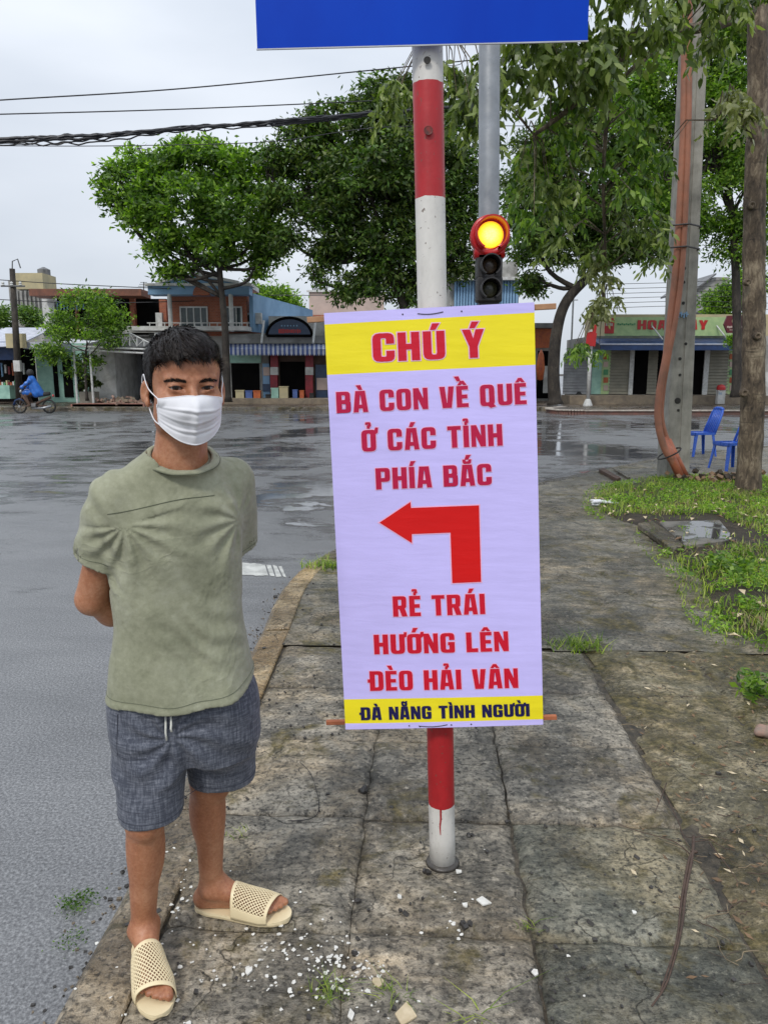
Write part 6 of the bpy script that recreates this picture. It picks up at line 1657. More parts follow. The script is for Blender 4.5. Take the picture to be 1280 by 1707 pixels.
# H-section pole: two flanges and a recessed web
m = M()
steps = 14
dirp = (zt - b0)
for k in range(steps):
    p, q = b0 + dirp * (k / steps), b0 + dirp * ((k + 1) / steps); w0, w1 = hw0 + (hw1 - hw0) * k / steps, hw0 + (hw1 - hw0) * (k + 1) / steps
    def sec(w_, c): return [c + Vector((x * w_, y * w_, 0)) for x, y in ((-1, -.85), (-.92, -1), (-.12, -1), (-.10, -.93), (.10, -.93), (.12, -1), (.92, -1), (1, -.85), (1, 1), (-1, 1))]
    s0_, s1_ = sec(w0, p), sec(w1, q); n = len(s0_)
    m.add(s0_ + s1_, [(i, (i + 1) % n, n + (i + 1) % n, n + i) for i in range(n)])
m.obj('shaft', 'pole_concrete', cp, fix=True)
for (x, y, r_) in ((1140, 447, .03), (1139, 505, .022), (1143, 573, .02), (1133, 598, .022), (1133, 625, .02), (1129, 668, .045), (1130, 684, .02), (1146, 300, .025), (1148, 210, .025), (1140, 470, .02)):
    p = on_plane(x, y, Vector((0, CYY - hw0, 0)), Vector((0, 1, 0))); p.y = CYY - hw0 + (hw0 - hw1) * p.z / zt.z - .001
    m = M(); m.lathe([(r_, -.02), (r_, .006), (r_ * .6, .007)], p, 10, Vector((0, -1, 0))); m.obj('hole', 'hole_shade', cp)  # flat near-black discs painted as the shade in the holes
m = M()
for k in range(5):
    p = on_plane(1126 + k * 4.4, 524 + (k % 2) * 2, Vector((0, CYY - hw0, 0)), Vector((0, 1, 0))); m.box((p.x, CYY - hw0 - .0, p.z), (.014, .02, .07)); m.box((p.x + .016, CYY - hw0 - .0, p.z + .03 * (k % 2)), (.02, .02, .014))
m.obj('stencilled_mark', 'blue_wall', cp)
pm('conduit_brown', (.36, .14, .08), (.22, .10, .06), 5, .55, .15, 30, kind='World'); pm('conduit_end', (.42, .13, .07), (.3, .1, .05), 9, .5, .1)
def cond(pts, r, label):
    cc = catmull([P(x, y, CYY + dy) for x, y, dy in pts], 8); o = thing('conduit', label, 'conduit', (cc[-1].x, cc[-1].y, 0))
    m = M(); m.tube(cc, r, 12); m.obj('pipe', 'conduit_brown', o, smooth=True)
    d_ = (cc[-1] - cc[-6]).normalized(); m = M(); m.tube([cc[-1] - d_ * .62, cc[-1]], r * 1.22, 12); m.obj('sleeve', 'conduit_end', o, smooth=True)
cond([(1140, -40, -.27), (1139, 200, -.28), (1128, 420, -.3), (1118, 520, -.34), (1110, 590, -.38), (1099, 650, -.42), (1096, 700, -.45), (1106, 745, -.50), (1124, 776, -.52), (1134, 797, -.55)], .048, 'brown conduit nearest the front of the concrete pole, bowing out at its foot')
cond([(1148, -40, -.30), (1147, 200, -.32), (1138, 420, -.34), (1127, 520, -.38), (1114, 590, -.40), (1104, 650, -.36), (1102, 700, -.38), (1116, 745, -.40), (1134, 778, -.44), (1144, 798, -.46)], .040, 'paler conduit lying over the front one against the concrete pole')
m = M(); c1_ = P(1115, 756, CYY - .45); m.tube([c1_ + Vector((math.cos(a) * .15, math.sin(a) * .16, math.cos(a) * .08)) for a in [k * math.pi / 8 for k in range(17)]], .011, 6); tag(m.obj('tie_loop', 'wire_dark'), 'wire loop binding the two conduits near the ground', 'wire tie')
for yy_ in (378, 415):
    m = M(); p = P(1140 - (yy_ - 378) * .1, yy_, CYY - .24); m.tube([p + Vector((-.22, -.10, 0)), p + Vector((0, -.16, .01)), p + Vector((.24, -.0, 0)), p + Vector((.24, .3, 0))], .012, 5); m.obj('strap', 'wire_dark', cp)

# ------------------------------------------------------------------ plastic chairs
def chair(c, rz, label):
    """low plastic garden chair without arms: slatted back, splayed legs"""
    o = thing('plastic_chair', label, 'chair', c, group='blue plastic chairs behind the pole'); Rz = Matrix.Rotation(rz, 3, 'Z'); c = Vector(c)
    T = lambda x, y, z: c + Rz @ Vector((x, y, z))
    m = M()
    gx, gy = 10, 10
    vs = [T(-.2 + .4 * i / gx * 1.0, -.20 + .40 * j / gy, .43 - .012 * math.sin(math.pi * i / gx) + (.01 if j > 8 else 0) - (.03 if j == 0 else 0)) for j in range(gy + 1) for i in range(gx + 1)]
    fs = [(j * 11 + i, j * 11 + i + 1, (j + 1) * 11 + i + 1, (j + 1) * 11 + i) for j in range(gy) for i in range(gx)]
    m.add(vs, fs); s_ = m.obj('seat', 'blue_plastic', o, smooth=True); q = s_.modifiers.new('t', 'SOLIDIFY'); q.thickness = .018
    m = M(); ap_ = [T(-.205, -.2, .40), T(.205, -.2, .40), T(.205, .2, .40), T(-.205, .2, .40), T(-.205, -.2, .44), T(.205, -.2, .44), T(.205, .2, .44), T(-.205, .2, .44)]
    for i in range(4):
        a, b_ = ap_[i], ap_[(i + 1) % 4]; m.prism([a, b_, ap_[4 + (i + 1) % 4], ap_[4 + i]], ((a + b_) / 2 - T(0, 0, .40)) * -.05)
    m.obj('apron', 'blue_plastic', o, fix=True)
    for sx in (-1, 1):
        for sy in (-1, 1):
            m = M(); x, y = sx * .19, sy * .18; ex_, ey = sx * .235, sy * .235
            p = [T(x - sx * .05, y, .43), T(x, y, .43), T(x, y - sy * .05, .43), T(ex_ - sx * .035, ey, 0), T(ex_, ey, 0), T(ex_, ey - sy * .035, 0)]
            m.add(p + [(v_ - Vector((0, 0, 0))) for v_ in (T(x - sx * .05, y - sy * .014, .43), T(x - sx * .014, y - sy * .014, .43), T(x - sx * .014, y - sy * .05, .43), T(ex_ - sx * .035, ey - sy * .012, 0), T(ex_ - sx * .012, ey - sy * .012, 0), T(ex_ - sx * .012, ey - sy * .035, 0))],
                  [(0, 1, 4, 3), (1, 2, 5, 4), (6, 9, 10, 7), (7, 10, 11, 8), (0, 3, 9, 6), (2, 8, 11, 5), (3, 4, 10, 9), (4, 5, 11, 10), (0, 6, 7, 1), (1, 7, 8, 2)]); m.obj('leg', 'blue_plastic', o, fix=True)
    def bk_(x, z): return T(x * (1 - .12 * (z - .43)), .19 + (z - .43) * .34, z)
    for sx in (-1, 1): m = M(); m.tube([bk_(sx * .19, .41), bk_(sx * .19, .62), bk_(sx * .185, .8), bk_(sx * .15, .87)], [.024, .022, .02, .018], 8, flat=.6); m.obj('back_post', 'blue_plastic', o, smooth=True)
    m = M(); m.tube([bk_(-.16, .865), bk_(-.08, .885), bk_(.08, .885), bk_(.16, .865)], .026, 8); m.obj('top_rail', 'blue_plastic', o, smooth=True)
    for k in range(5): m = M(); x = -.12 + .06 * k; m.tube([bk_(x, .43), bk_(x, .65), bk_(x, .87)], .015, 6); m.obj('back_slat', 'blue_plastic', o, smooth=True)
    return o
q = G(1163, 759, 0); chair((q.x, q.y, 0.0), R(-84), 'blue plastic chair right beside the concrete pole, farther of the two')
q = G(1215, 782, 0); chair((q.x, q.y, 0.0), R(-78), 'blue plastic chair partly hidden behind the near tree trunk')

# ------------------------------------------------------------------ TREES
def unit(a): return a / np.maximum(np.linalg.norm(a, axis=-1, keepdims=True), 1e-9)
def leaf_quads(c, d, L, W):
    """flat pointed leaves: centres, directions, lengths, widths"""
    n = unit(rng.normal(0, 1, c.shape) + np.array([0, 0, .6])); s = unit(np.cross(d, n)); L = L[:, None]; W = W[:, None]
    V = np.stack([c - d * L * .5, c + s * W * .5 - d * L * .05, c + d * L * .5, c - s * W * .5 - d * L * .05], 1).reshape(-1, 3)
    return V, np.arange(len(V)).reshape(-1, 4)
def blob_world(bl):
    px, py, rx, ry, Y = bl[:5]; c = P(px, py, Y); k = (Y * CP) / FPX
    return np.array([c.x, c.y, c.z]), np.array([rx * k, (bl[5] if len(bl) > 5 else rx * k * .9), ry * k])
def tree(name, label, trunk, tr, blobs, mats_, n_cl, per, L, W, cr=.34, limbs=2, group=None, seed=1, cat='tree', up=0.0, barkm='bark_far'):
    """trunk: [(px, py, Y)], foliage through the volume of several lobes"""
    rr = np.random.default_rng(seed); rnd = random.Random(seed)
    T0 = [P(*q) for q in trunk]; base = Vector((T0[0].x, T0[0].y, 0)); o = thing(name, label, cat, base, group)
    cc = catmull(T0, 5); m = M(); m.tube([Vector((q.x, q.y, q.z)) for q in cc], [tr * (1 - .45 * i / len(cc)) * (1.35 if i == 0 else 1) for i in range(len(cc))], 10)
    top = T0[-1]; cl = []; wts = []; bw = [blob_world(b) for b in blobs]
    vol = np.array([np.prod(r) ** .7 for _, r in bw]); share = vol / vol.sum()
    for (c, r), sh in zip(bw, share):
        cv = Vector(c.tolist()); st = cc[rnd.randint(int(len(cc) * .62), len(cc) - 1)]; mid = st.lerp(cv, .55) + Vector((rnd.uniform(-.3, .3), rnd.uniform(-.3, .3), -.15 * (cv - st).length))
        path = catmull([st, mid, cv, cv + (cv - mid) * .12], 4); r0 = tr * .42
        m.tube(path, [r0 * (1 - .8 * i / len(path)) for i in range(len(path))], 6)
        n = int(n_cl * sh); u = unit(rr.normal(0, 1, (n * 3, 3))); rad = rr.uniform(.25, 1.0, (n * 3, 1)) ** .5
        q = c + u * r * rad
        keep = np.array([noise.noise((x * .75, y * .75, z * .9 + seed)) for x, y, z in q]) > -.10
        q = q[keep][:n]; cl.append(q)
        for k in range(min(len(q), int(7 * limbs))):
            e = Vector(q[k].tolist()); s2 = path[rnd.randint(len(path) // 2, len(path) - 1)]; mm = s2.lerp(e, .5) + Vector((rnd.uniform(-.2, .2), 0, rnd.uniform(0, .25)))
            m.tube([s2, mm, e], [r0 * .28, r0 * .2, r0 * .07], 4, caps=False)
    m.obj('trunk', barkm, o, smooth=True)
    cl = np.concatenate(cl); n = len(cl) * per
    ci = np.repeat(np.arange(len(cl)), per); off = rr.normal(0, 1, (n, 3)) * np.array([cr, cr, cr * .55]) * rr.uniform(.6, 1.2, (len(cl), 1))[ci]
    c = cl[ci] + off; d = unit(unit(off) * .8 + rr.normal(0, .45, (n, 3)) + np.array([0, 0, up]))
    ll = L * rr.uniform(.65, 1.3, n); V, F = leaf_quads(c, d, ll, W * rr.uniform(.7, 1.25, n))
    mi = (rr.random(len(cl)) < .5).astype(int)[ci] if len(mats_) > 1 else None
    fast_mesh('crown', V, F, mats_, o, smooth=False, mi=mi)
    return o
Y1 = 35.2
tree('roadside_tree', 'round bright green roadside tree standing before the brick house', [(379, 670, Y1), (377, 600, Y1), (375, 540, Y1), (368, 470, Y1), (366, 440, Y1)], .20,
     [(250, 305, 62, 50, Y1), (330, 268, 62, 34, Y1), (405, 285, 66, 42, Y1), (300, 345, 80, 58, Y1, 2.4), (400, 350, 72, 62, Y1, 2.4), (222, 352, 42, 34, Y1), (350, 415, 62, 30, Y1), (440, 395, 40, 34, Y1), (262, 412, 30, 28, Y1), (300, 440, 20, 20, Y1), (200, 300, 30, 24, Y1), (450, 425, 34, 18, Y1), (190, 345, 22, 20, Y1), (470, 330, 30, 50, Y1), (240, 265, 34, 22, Y1), (280, 455, 18, 22, Y1), (330, 250, 40, 22, Y1), (425, 445, 24, 20, Y1), (180, 320, 14, 30, Y1)],
     ['leaf_bright', 'leaf_mid'], 1350, 24, .27, .12, .28, seed=4)
Y2 = 33.8
tree('dark_roadside_tree', 'broad dark roadside tree with drooping crown behind the banded post', [(700, 672, Y2), (690, 600, Y2), (676, 520, Y2), (655, 460, Y2), (640, 400, Y2)], .26,
     [(505, 250, 52, 42, Y2), (520, 320, 62, 66, Y2), (590, 225, 72, 50, Y2), (600, 310, 80, 70, Y2, 3), (690, 190, 62, 52, Y2), (690, 290, 80, 80, Y2, 3), (560, 390, 52, 44, Y2), (640, 400, 70, 62, Y2), (720, 400, 62, 74, Y2), (768, 300, 48, 84, Y2), (640, 470, 52, 30, Y2), (770, 420, 36, 52, Y2), (545, 430, 22, 26, Y2), (590, 470, 26, 26, Y2), (640, 150, 40, 26, Y2), (750, 170, 36, 40, Y2), (532, 470, 16, 34, Y2), (575, 490, 18, 26, Y2), (480, 400, 26, 40, Y2), (690, 480, 40, 34, Y2), (455, 300, 26, 50, Y2), (650, 205, 60, 40, Y2), (545, 200, 40, 24, Y2)],
     ['leaf_dark', 'leaf_mid'], 3000, 24, .25, .10, .28, seed=9, up=-.35)
Y3 = 34.3
tree('leaning_roadside_tree', 'dark roadside tree leaning right beyond the signal and red plates', [(925, 674, Y3), (922, 620, Y3), (928, 550, Y3), (945, 500, Y3), (985, 455, Y3), (1000, 420, Y3)], .30,
     [(880, 300, 46, 70, Y3), (885, 400, 50, 42, Y3), (960, 350, 70, 60, Y3), (940, 250, 62, 60, Y3), (1040, 380, 66, 50, Y3), (1060, 300, 66, 62, Y3), (980, 425, 60, 22, Y3), (905, 470, 36, 22, Y3), (1090, 420, 40, 26, Y3), (1020, 220, 66, 56, Y3)],
     ['leaf_dark', 'leaf_mid'], 2000, 26, .23, .09, .28, seed=12, up=-.2)
Y4 = 27
tree('fresh_green_tree', 'tall fresh green tree filling the upper right behind the concrete pole', [(1226, 662, Y4), (1228, 560, Y4), (1224, 420, Y4), (1215, 330, Y4), (1190, 240, Y4)], .17,
     [(1190, 320, 66, 70, Y4), (1250, 300, 60, 90, Y4), (1140, 380, 50, 40, Y4), (1240, 410, 50, 34, Y4), (1110, 300, 52, 66, Y4), (1180, 200, 76, 72, Y4), (1120, 130, 66, 66, Y4), (1240, 120, 66, 90, Y4), (1180, 50, 80, 60, Y4), (1060, 190, 50, 60, Y4), (1310, 220, 50, 120, Y4)],
     ['leaf_near_green', 'leaf_bright'], 2200, 24, .20, .07, .28, seed=15, up=-.3)
tree('small_street_tree', 'small light green tree in front of the mint shop', [(146, 668, 35.5), (143, 620, 35.5), (146, 570, 35.5)], .07,
     [(150, 505, 42, 26, 35.5), (165, 550, 44, 34, 35.5), (105, 545, 46, 26, 35.5), (100, 585, 34, 22, 35.5), (140, 590, 30, 26, 35.5), (190, 535, 24, 22, 35.5), (128, 625, 16, 14, 35.5)], ['leaf_bright', 'leaf_mid'], 420, 22, .19, .07, .24, seed=21)
tree('backyard_tree', 'rounded green tree showing above the blue side wall', [(460, 600, 54), (460, 540, 54), (460, 515, 54)], .15, [(455, 500, 34, 22, 54), (480, 515, 20, 16, 54), (432, 492, 20, 14, 54)], ['leaf_bright', 'leaf_mid'], 260, 22, .3, .12, .4, seed=23)
tree('edge_tree', 'low green tree top above the tin stall roof at the left edge', [(20, 600, 50), (20, 560, 50), (20, 540, 50)], .12, [(5, 530, 26, 14, 50), (38, 528, 24, 12, 50), (60, 538, 14, 10, 50)], ['leaf_mid'], 200, 22, .26, .1, .35, seed=25)
tree('shop_tree', 'bushy green tree above the maroon sign beside the trunk', [(1222, 600, 48), (1222, 540, 48), (1222, 515, 48)], .15, [(1215, 500, 34, 24, 48), (1240, 475, 30, 22, 48), (1190, 510, 20, 14, 48)], ['leaf_mid', 'leaf_bright'], 300, 22, .28, .1, .38, seed=27)
tree('young_shoot', 'young shoot with fresh leaves at the shutter edge beside the trunk', [(1236, 664, 33), (1236, 610, 33), (1234, 580, 33)], .03, [(1232, 572, 14, 9, 33), (1240, 600, 7, 12, 33), (1222, 566, 8, 6, 33)], ['leaf_bright'], 50, 18, .17, .06, .14, seed=31)

# the near tree: bare trunk, one long branch, hanging leaves
nb_ = gpt(1247, 822); NYY = nb_.y
nt_ = thing('near_tree', 'near tree with bare ringed trunk and long hanging leaves at the right', 'tree', (nb_.x, NYY, 0))
tp_ = catmull([nb_ + Vector((0, 0, -.15)), P(1249, 760, NYY), P(1255, 620, NYY), P(1256, 480, NYY), P(1257, 330, NYY), P(1262, 180, NYY), P(1262, 20, NYY), P(1270, -120, NYY), P(1262, -330, NYY)], 14)
vs, fs = [], []; nS = 20
for i, p in enumerate(tp_):
    f = i / (len(tp_) - 1); r0 = .150 * (1 - .36 * f) + .09 * math.exp(-f * 30)
    for k in range(nS):
        a = 2 * math.pi * k / nS; rr_ = r0 * (1 + .10 * nz_(math.cos(a) * 1.5 + 5, math.sin(a) * 1.5 + p.z * 1.2, 1) + .035 * nz_(math.cos(a) * 3, p.z * 9, 1.3) + (.05 if (int(p.z * 5.2 + .3 * math.sin(a)) % 3 == 0) else 0))
        vs.append((p.x + math.cos(a) * rr_, p.y + math.sin(a) * rr_, p.z))
for i in range(len(tp_) - 1):
    for k in range(nS): a, b_ = i * nS + k, i * nS + (k + 1) % nS; fs.append((a, b_, b_ + nS, a + nS))
m = M(); m.add(vs, fs); tk = m.obj('trunk', 'bark_near', nt_, smooth=True)
for (x, y, s_) in ((1252, 342, .045), (1245, 470, .04), (1262, 560, .045), (1240, 655, .05)):
    p = on_plane(x, y, Vector((0, NYY - .15, 0)), Vector((0, 1, 0))); m = M(); m.lathe([(s_ * 1.2, -.03), (s_, .015), (s_ * .6, .025), (s_ * .35, .012), (.002, .002)], p, 12, Vector((0, -1, 0))); m.obj('knot', 'bark_near', tk, smooth=True).location = (0, 0, 0)
m = M()
br = catmull([P(1262, 12, NYY), P(1200, 38, NYY - .3), P(1120, 55, NYY - .8), P(1055, 80, NYY - 1.1), P(1000, 130, NYY - 1.3), P(950, 180, NYY - 1.5), P(890, 225, NYY - 1.6)], 8)
m.tube(br, [.07 * (1 - .85 * i / len(br)) + .006 for i in range(len(br))], 8)
br2 = catmull([P(1120, 55, NYY - .8), P(1060, 110, NYY - 1.0), P(1020, 150, NYY - 1.0), P(1012, 190, NYY - 1), P(1005, 300, NYY - .9), P(1008, 420, NYY - .8), P(1004, 520, NYY - .85)], 8)
m.tube(br2, [.035 * (1 - .85 * i / len(br2)) + .005 for i in range(len(br2))], 6)
br3 = catmull([P(1270, -110, NYY), P(1150, -70, NYY - .8), P(1000, -60, NYY - 1.6), P(860, 0, NYY - 2.0), P(790, 40, NYY - 2.2), P(740, 60, NYY - 2.3)], 8)
m.tube(br3, [.06 * (1 - .85 * i / len(br3)) + .005 for i in range(len(br3))], 6)
br4 = catmull([P(1258, 240, NYY), P(1230, 190, NYY - .4), P(1205, 185, NYY - .7), P(1190, 200, NYY - .9)], 6); m.tube(br4, [.04 * (1 - .8 * i / len(br4)) + .005 for i in range(len(br4))], 6)
m.obj('branch', 'bark_near', nt_, smooth=True)
rn = np.random.default_rng(44); spots = []
def region(n, x0, y0, x1, y1, d0, d1, sc_=1.0, kind=0):
    for _ in range(n): spots.append((rn.uniform(x0, x1), rn.uniform(y0, y1), NYY - rn.uniform(d0, d1), sc_, kind))
region(30, 850, -60, 1110, 60, 1.0, 2.4); region(20, 850, 60, 1010, 150, 1.2, 2.2); region(14, 745, 90, 830, 210, 1.8, 2.6, .8, 0); region(7, 645, 130, 690, 190, 2.0, 2.6, .6, 0)
region(30, 860, 150, 1105, 400, .4, 1.8, .8, 2); region(22, 860, 200, 1105, 430, .4, 1.5, .75, 0); region(5, 1120, -60, 1170, 0, .8, 1.6, .9); region(9, 1185, -60, 1280, 70, .4, 1.4, .9); region(6, 1190, 150, 1250, 205, .6, 1.0, .8, 1)
region(16, 980, 425, 1030, 540, .6, 1.1, .55, 1); region(5, 955, 540, 1000, 585, .7, 1.1, .5, 2); region(5, 1040, 380, 1110, 440, .6, 1.2, .7, 0)
LV = [[], [], []]; lead = []
allb = br + br2 + br3 + br4
m = M()
for (x, y, Y, sc_, kd) in spots:
    c = P(x, y, Y); near = min(allb, key=lambda q: (q - c).length); 
    if (near - c).length < .9:
        mid = near.lerp(c, .5) + Vector((0, 0, .18)); m.tube([near, mid, c], [.009, .006, .003], 4, caps=False)
    nsp = 5
    for k in range(int(nsp)):
        a = rn.uniform(0, 2 * math.pi); tip = np.array([c.x, c.y, c.z]) + np.array([math.cos(a) * .26, math.sin(a) * .26, rn.uniform(-.38, -.12)]) * sc_
        root_ = np.array([c.x, c.y, c.z])
        for j in range(11):
            f = (j + 1) / 11; p = root_ + (tip - root_) * f + np.array([0, 0, .10 * sc_ * math.sin(f * math.pi)])
            d = np.array([math.cos(a + (-1) ** j * 1.2) * .5, math.sin(a + (-1) ** j * 1.2) * .5, -1.0]) + rn.normal(0, .42, 3); d /= np.linalg.norm(d)
            LV[kd].append((p, d, rn.uniform(.11, .16) * sc_, rn.uniform(.042, .062) * sc_, Y))
m.obj('twigs', 'bark_near', nt_)['kind'] = 'stuff'
def leafmesh(items):
    V = []; F = []
    for (p, d, L, W, Y) in items:
        side = np.cross(d, rn.normal(0, 1, 3)); side /= np.linalg.norm(side) + 1e-9; nn = np.cross(side, d); k = len(V)
        for f, wd, bd in ((0, .12, 0), (.33, 1.0, .03), (.7, .72, .0), (1, .04, -.10)):
            c = p + d * L * f + nn * bd * L; V += [c - side * W * wd * .5, c + side * W * wd * .5]
        F += [(k, k + 1, k + 3, k + 2), (k + 2, k + 3, k + 5, k + 4), (k + 4, k + 5, k + 7, k + 6)]
    return V, F
every = [(it, kd) for kd in range(3) for it in LV[kd]]
every.sort(key=lambda t_: -t_[0][2] / t_[0][4] - (.0005 if 0 else 0))
mts = ['leaf_near', 'leaf_near_pale', 'leaf_near_green']; pick_ = every[:299]; rest = every[299:]
bases = []
for kd in range(3):
    V, F = leafmesh([(np.zeros(3), np.array([0, 0, -1.0]), 1.0, .38, 1)]); me = bpy.data.meshes.new('leaf'); me.from_pydata([tuple(v_) for v_ in V], [], F); me.materials.append(MATS[mts[kd]]); bases.append(me)
for it, kd in pick_:
    o = bpy.data.objects.new('leaf', bases[kd]); C.objects.link(o); o.parent = nt_
    o.location = Vector(it[0].tolist()) - nt_.location; q = Vector((-it[1]).tolist()).to_track_quat('Z', 'Y'); o.rotation_mode = 'QUATERNION'; o.rotation_quaternion = q @ Matrix.Rotation(rn.uniform(0, 6.28), 3, 'Z').to_quaternion(); o.scale = (it[2],) * 3
V, F, mi = [], [], []
for kd in range(3):
    v_, f_ = leafmesh([it for it, k2 in rest if k2 == kd]); k = len(V); V += v_; F += [tuple(i + k for i in f) for f in f_]; mi += [kd] * len(f_)
fo = fast_mesh('foliage', V, F, mts, nt_, smooth=False, mi=mi); fo['kind'] = 'stuff'

# ------------------------------------------------------------------ grass, weeds, litter
def blades(name, pts, hmin, hmax, wd, mat_, lean=.5, label=None, cat='grass', seg=2):
    pts = np.asarray(pts); n = len(pts); h = rng.uniform(hmin, hmax, n); a = rng.uniform(0, 2 * math.pi, n)
    le = rng.uniform(.1, lean, n) * h; dx, dy = np.cos(a), np.sin(a); sx, sy = -dy, dx; rows = []
    for f, w_ in ((0, 1.0), (.5, .8), (1, .06)):
        c = pts + np.stack([dx * le * f * f * 1.5, dy * le * f * f * 1.5, h * f * (1 - .18 * f)], 1)
        s_ = np.stack([sx, sy, np.zeros(n)], 1) * (wd * rng.uniform(.7, 1.3, n) * w_)[:, None]; rows += [c - s_, c + s_]
    V = np.stack(rows, 1).reshape(-1, 3); b_ = np.arange(n)[:, None] * 6
    F = np.concatenate([b_ + np.array([[0, 1, 3, 2]]), b_ + np.array([[2, 3, 5, 4]])])
    o = fast_mesh(name, V, F, mat_, smooth=False)
    if label: tag(o, label, cat, kind='stuff')
    return o
gp = []; wp = []; dp = []
cov = G(1140, 888, 0); tries = 0
while tries < 90000:
    tries += 1; Y = 3.6 + 9 * random.random() ** 1.3; x = random.uniform(1.9, 9.5)
    e_in = poly_in(x, Y)
    if e_in < -.14 or (e_in < .04 and random.random() < .6): continue
    if abs(x - cov.x) < .62 and abs(Y - cov.y) < .75 and random.random() < .93: continue
    d_ = nz_(x, Y, 1.3) + .5 * nz_(x, Y, 4); z = z_soil(x, Y)
    if d_ > -.34: gp.append((x, Y, z))
    if nz_(x, Y, 2.1, 8) > .0: wp.append((x, Y, z))
    if nz_(x, Y, 1.7, 20) > .22: dp.append((x, Y, z))
blades('verge_grass', gp, .03, .10, .0035, 'grass', .9, 'short green grass growing over the verge at the right')
blades('dry_grass', dp[::2], .03, .10, .003, 'grass_dry', 1.3, 'straw-coloured dead grass lying among the green verge')
def weeds(name, pts, mat_, label, L=.03, per=6, h=.06):
    pts = np.repeat(np.asarray(pts), per, 0); n = len(pts); c = pts + rng.normal(0, .022, (n, 3)) * [1, 1, 0] + np.stack([np.zeros(n), np.zeros(n), rng.uniform(.01, h, n)], 1)
    d = unit(rng.normal(0, 1, (n, 3)) * [1, 1, .4]); V, F = leaf_quads(c, d, L * rng.uniform(.6, 1.3, n), L * .55 * rng.uniform(.6, 1.2, n)); return tag(fast_mesh(name, V, F, mat_, smooth=False), label, 'weeds', kind='stuff')
weeds('verge_weeds', wp[::4], 'leaf_bright', 'small broad-leaved weeds mixed into the verge grass', .032, 6, .07)
def tuft(px, py, n, r_, h0, h1, label, z=0.0, mat_='grass', wd=.0012, leafy=0):
    c = G(px, py, z); pts = [(c.x + random.gauss(0, r_), c.y + random.gauss(0, r_ * .7), z - .004) for _ in range(n)]
    o = blades('grass_tuft', pts, h0, h1, wd, mat_, 1.6, label, 'grass tuft')
    return o
tuft(965, 1078, 170, .075, .03, .09, 'yellow-green tuft in the pavement crack right of the banner', wd=.003)
tuft(545, 944, 160, .09, .03, .09, 'green tuft on the kerb corner at the left banner edge', wd=.004)
tuft(548, 1652, 70, .03, .012, .045, 'sparse tuft in the slab joint below the banded post, left of the litter'); tuft(655, 1660, 34, .018, .012, .045, 'small tuft at the bottom among white flakes')
tuft(790, 1700, 12, .03, .03, .09, 'long thin blades at the bottom edge right of centre', wd=.0016); tuft(880, 1545, 24, .012, .01, .03, 'tiny sprouts where four slabs meet'); tuft(395, 1392, 26, .02, .01, .03, 'tiny sprouts in the slab joint behind the far foot')
c = G(130, 1512, ROADZ); weeds('gutter_weed', [(c.x + random.gauss(0, .016), c.y + random.gauss(0, .022), ROADZ) for _ in range(40)], 'leaf_mid', 'small leafy weed growing from the gutter left of the kerb', .013, 5, .03)
c = G(122, 1570, ROADZ); weeds('gutter_weed', [(c.x + random.gauss(0, .010), c.y + random.gauss(0, .022), ROADZ) for _ in range(16)], 'leaf_mid', 'tiny weed below the larger gutter weed near the kerb', .010, 5, .02)
c = G(1262, 1160, 0); weeds('broad_weed', [(c.x + random.gauss(0, .05), c.y + random.gauss(0, .06), 0) for _ in range(26)], 'leaf_near_green', 'leafy weed by the right edge on mossy ground', .055, 5, .10)
c = G(1220, 960, 0); weeds('broad_weed', [(c.x + random.gauss(0, .16), c.y + random.gauss(0, .18), .02) for _ in range(70)], 'leaf_near_green', 'patch of glossy broad weeds behind the slab cover', .06, 5, .12)

def flake(m, x, y, z, r_, t_=.003, mi_=0):
    n = random.randint(4, 7); a0 = random.uniform(0, 6.28); tx, ty = random.uniform(-.15, .15), random.uniform(-.15, .15)
    p = []
    for k in range(n):
        a = a0 + 2 * math.pi * k / n + random.uniform(-.3, .3); q = r_ * random.uniform(.55, 1.15); dx, dy = math.cos(a) * q, math.sin(a) * q; p.append((x + dx, y + dy, z + tx * dx + ty * dy))
    m.prism(p, (0, 0, t_), mi_)
m = M()
for k in range(700):
    s_ = random.uniform(.8, 8.2); a = kp(s_); td_ = (kp(s_ + .05) - kp(s_ - .05)).normalized(); off = -abs(random.gauss(0, .05)) - .004; nn_ = Vector((td_.y, -td_.x))
    q = a + nn_ * off; r_ = random.choice((.003, .004, .005, .007, .011 if k % 12 == 0 else .004)); m.box((q.x, q.y, ROADZ + r_ * .4), (r_ * 2, r_ * 1.5, r_), Matrix.Rotation(random.uniform(0, 3), 3, (.3, random.random(), 1)), k % 2)
pm('stone_dark', (.05, .045, .04), (.025, .022, .02), 30, .5, .5); pm('stone_tan', (.2, .16, .11), (.1, .08, .06), 30, .7, .5)
tag(m.obj('gutter_grit', ['stone_dark', 'stone_tan']), 'crumbs of asphalt and grit lying along the gutter below the kerb', 'grit', kind='stuff')
pm('plaster_white', (.74, .73, .68), (.55, .53, .48), 40, .7, .2); pm('plaster_cream', (.6, .5, .34), (.45, .36, .22), 30, .7, .2)
m = M()
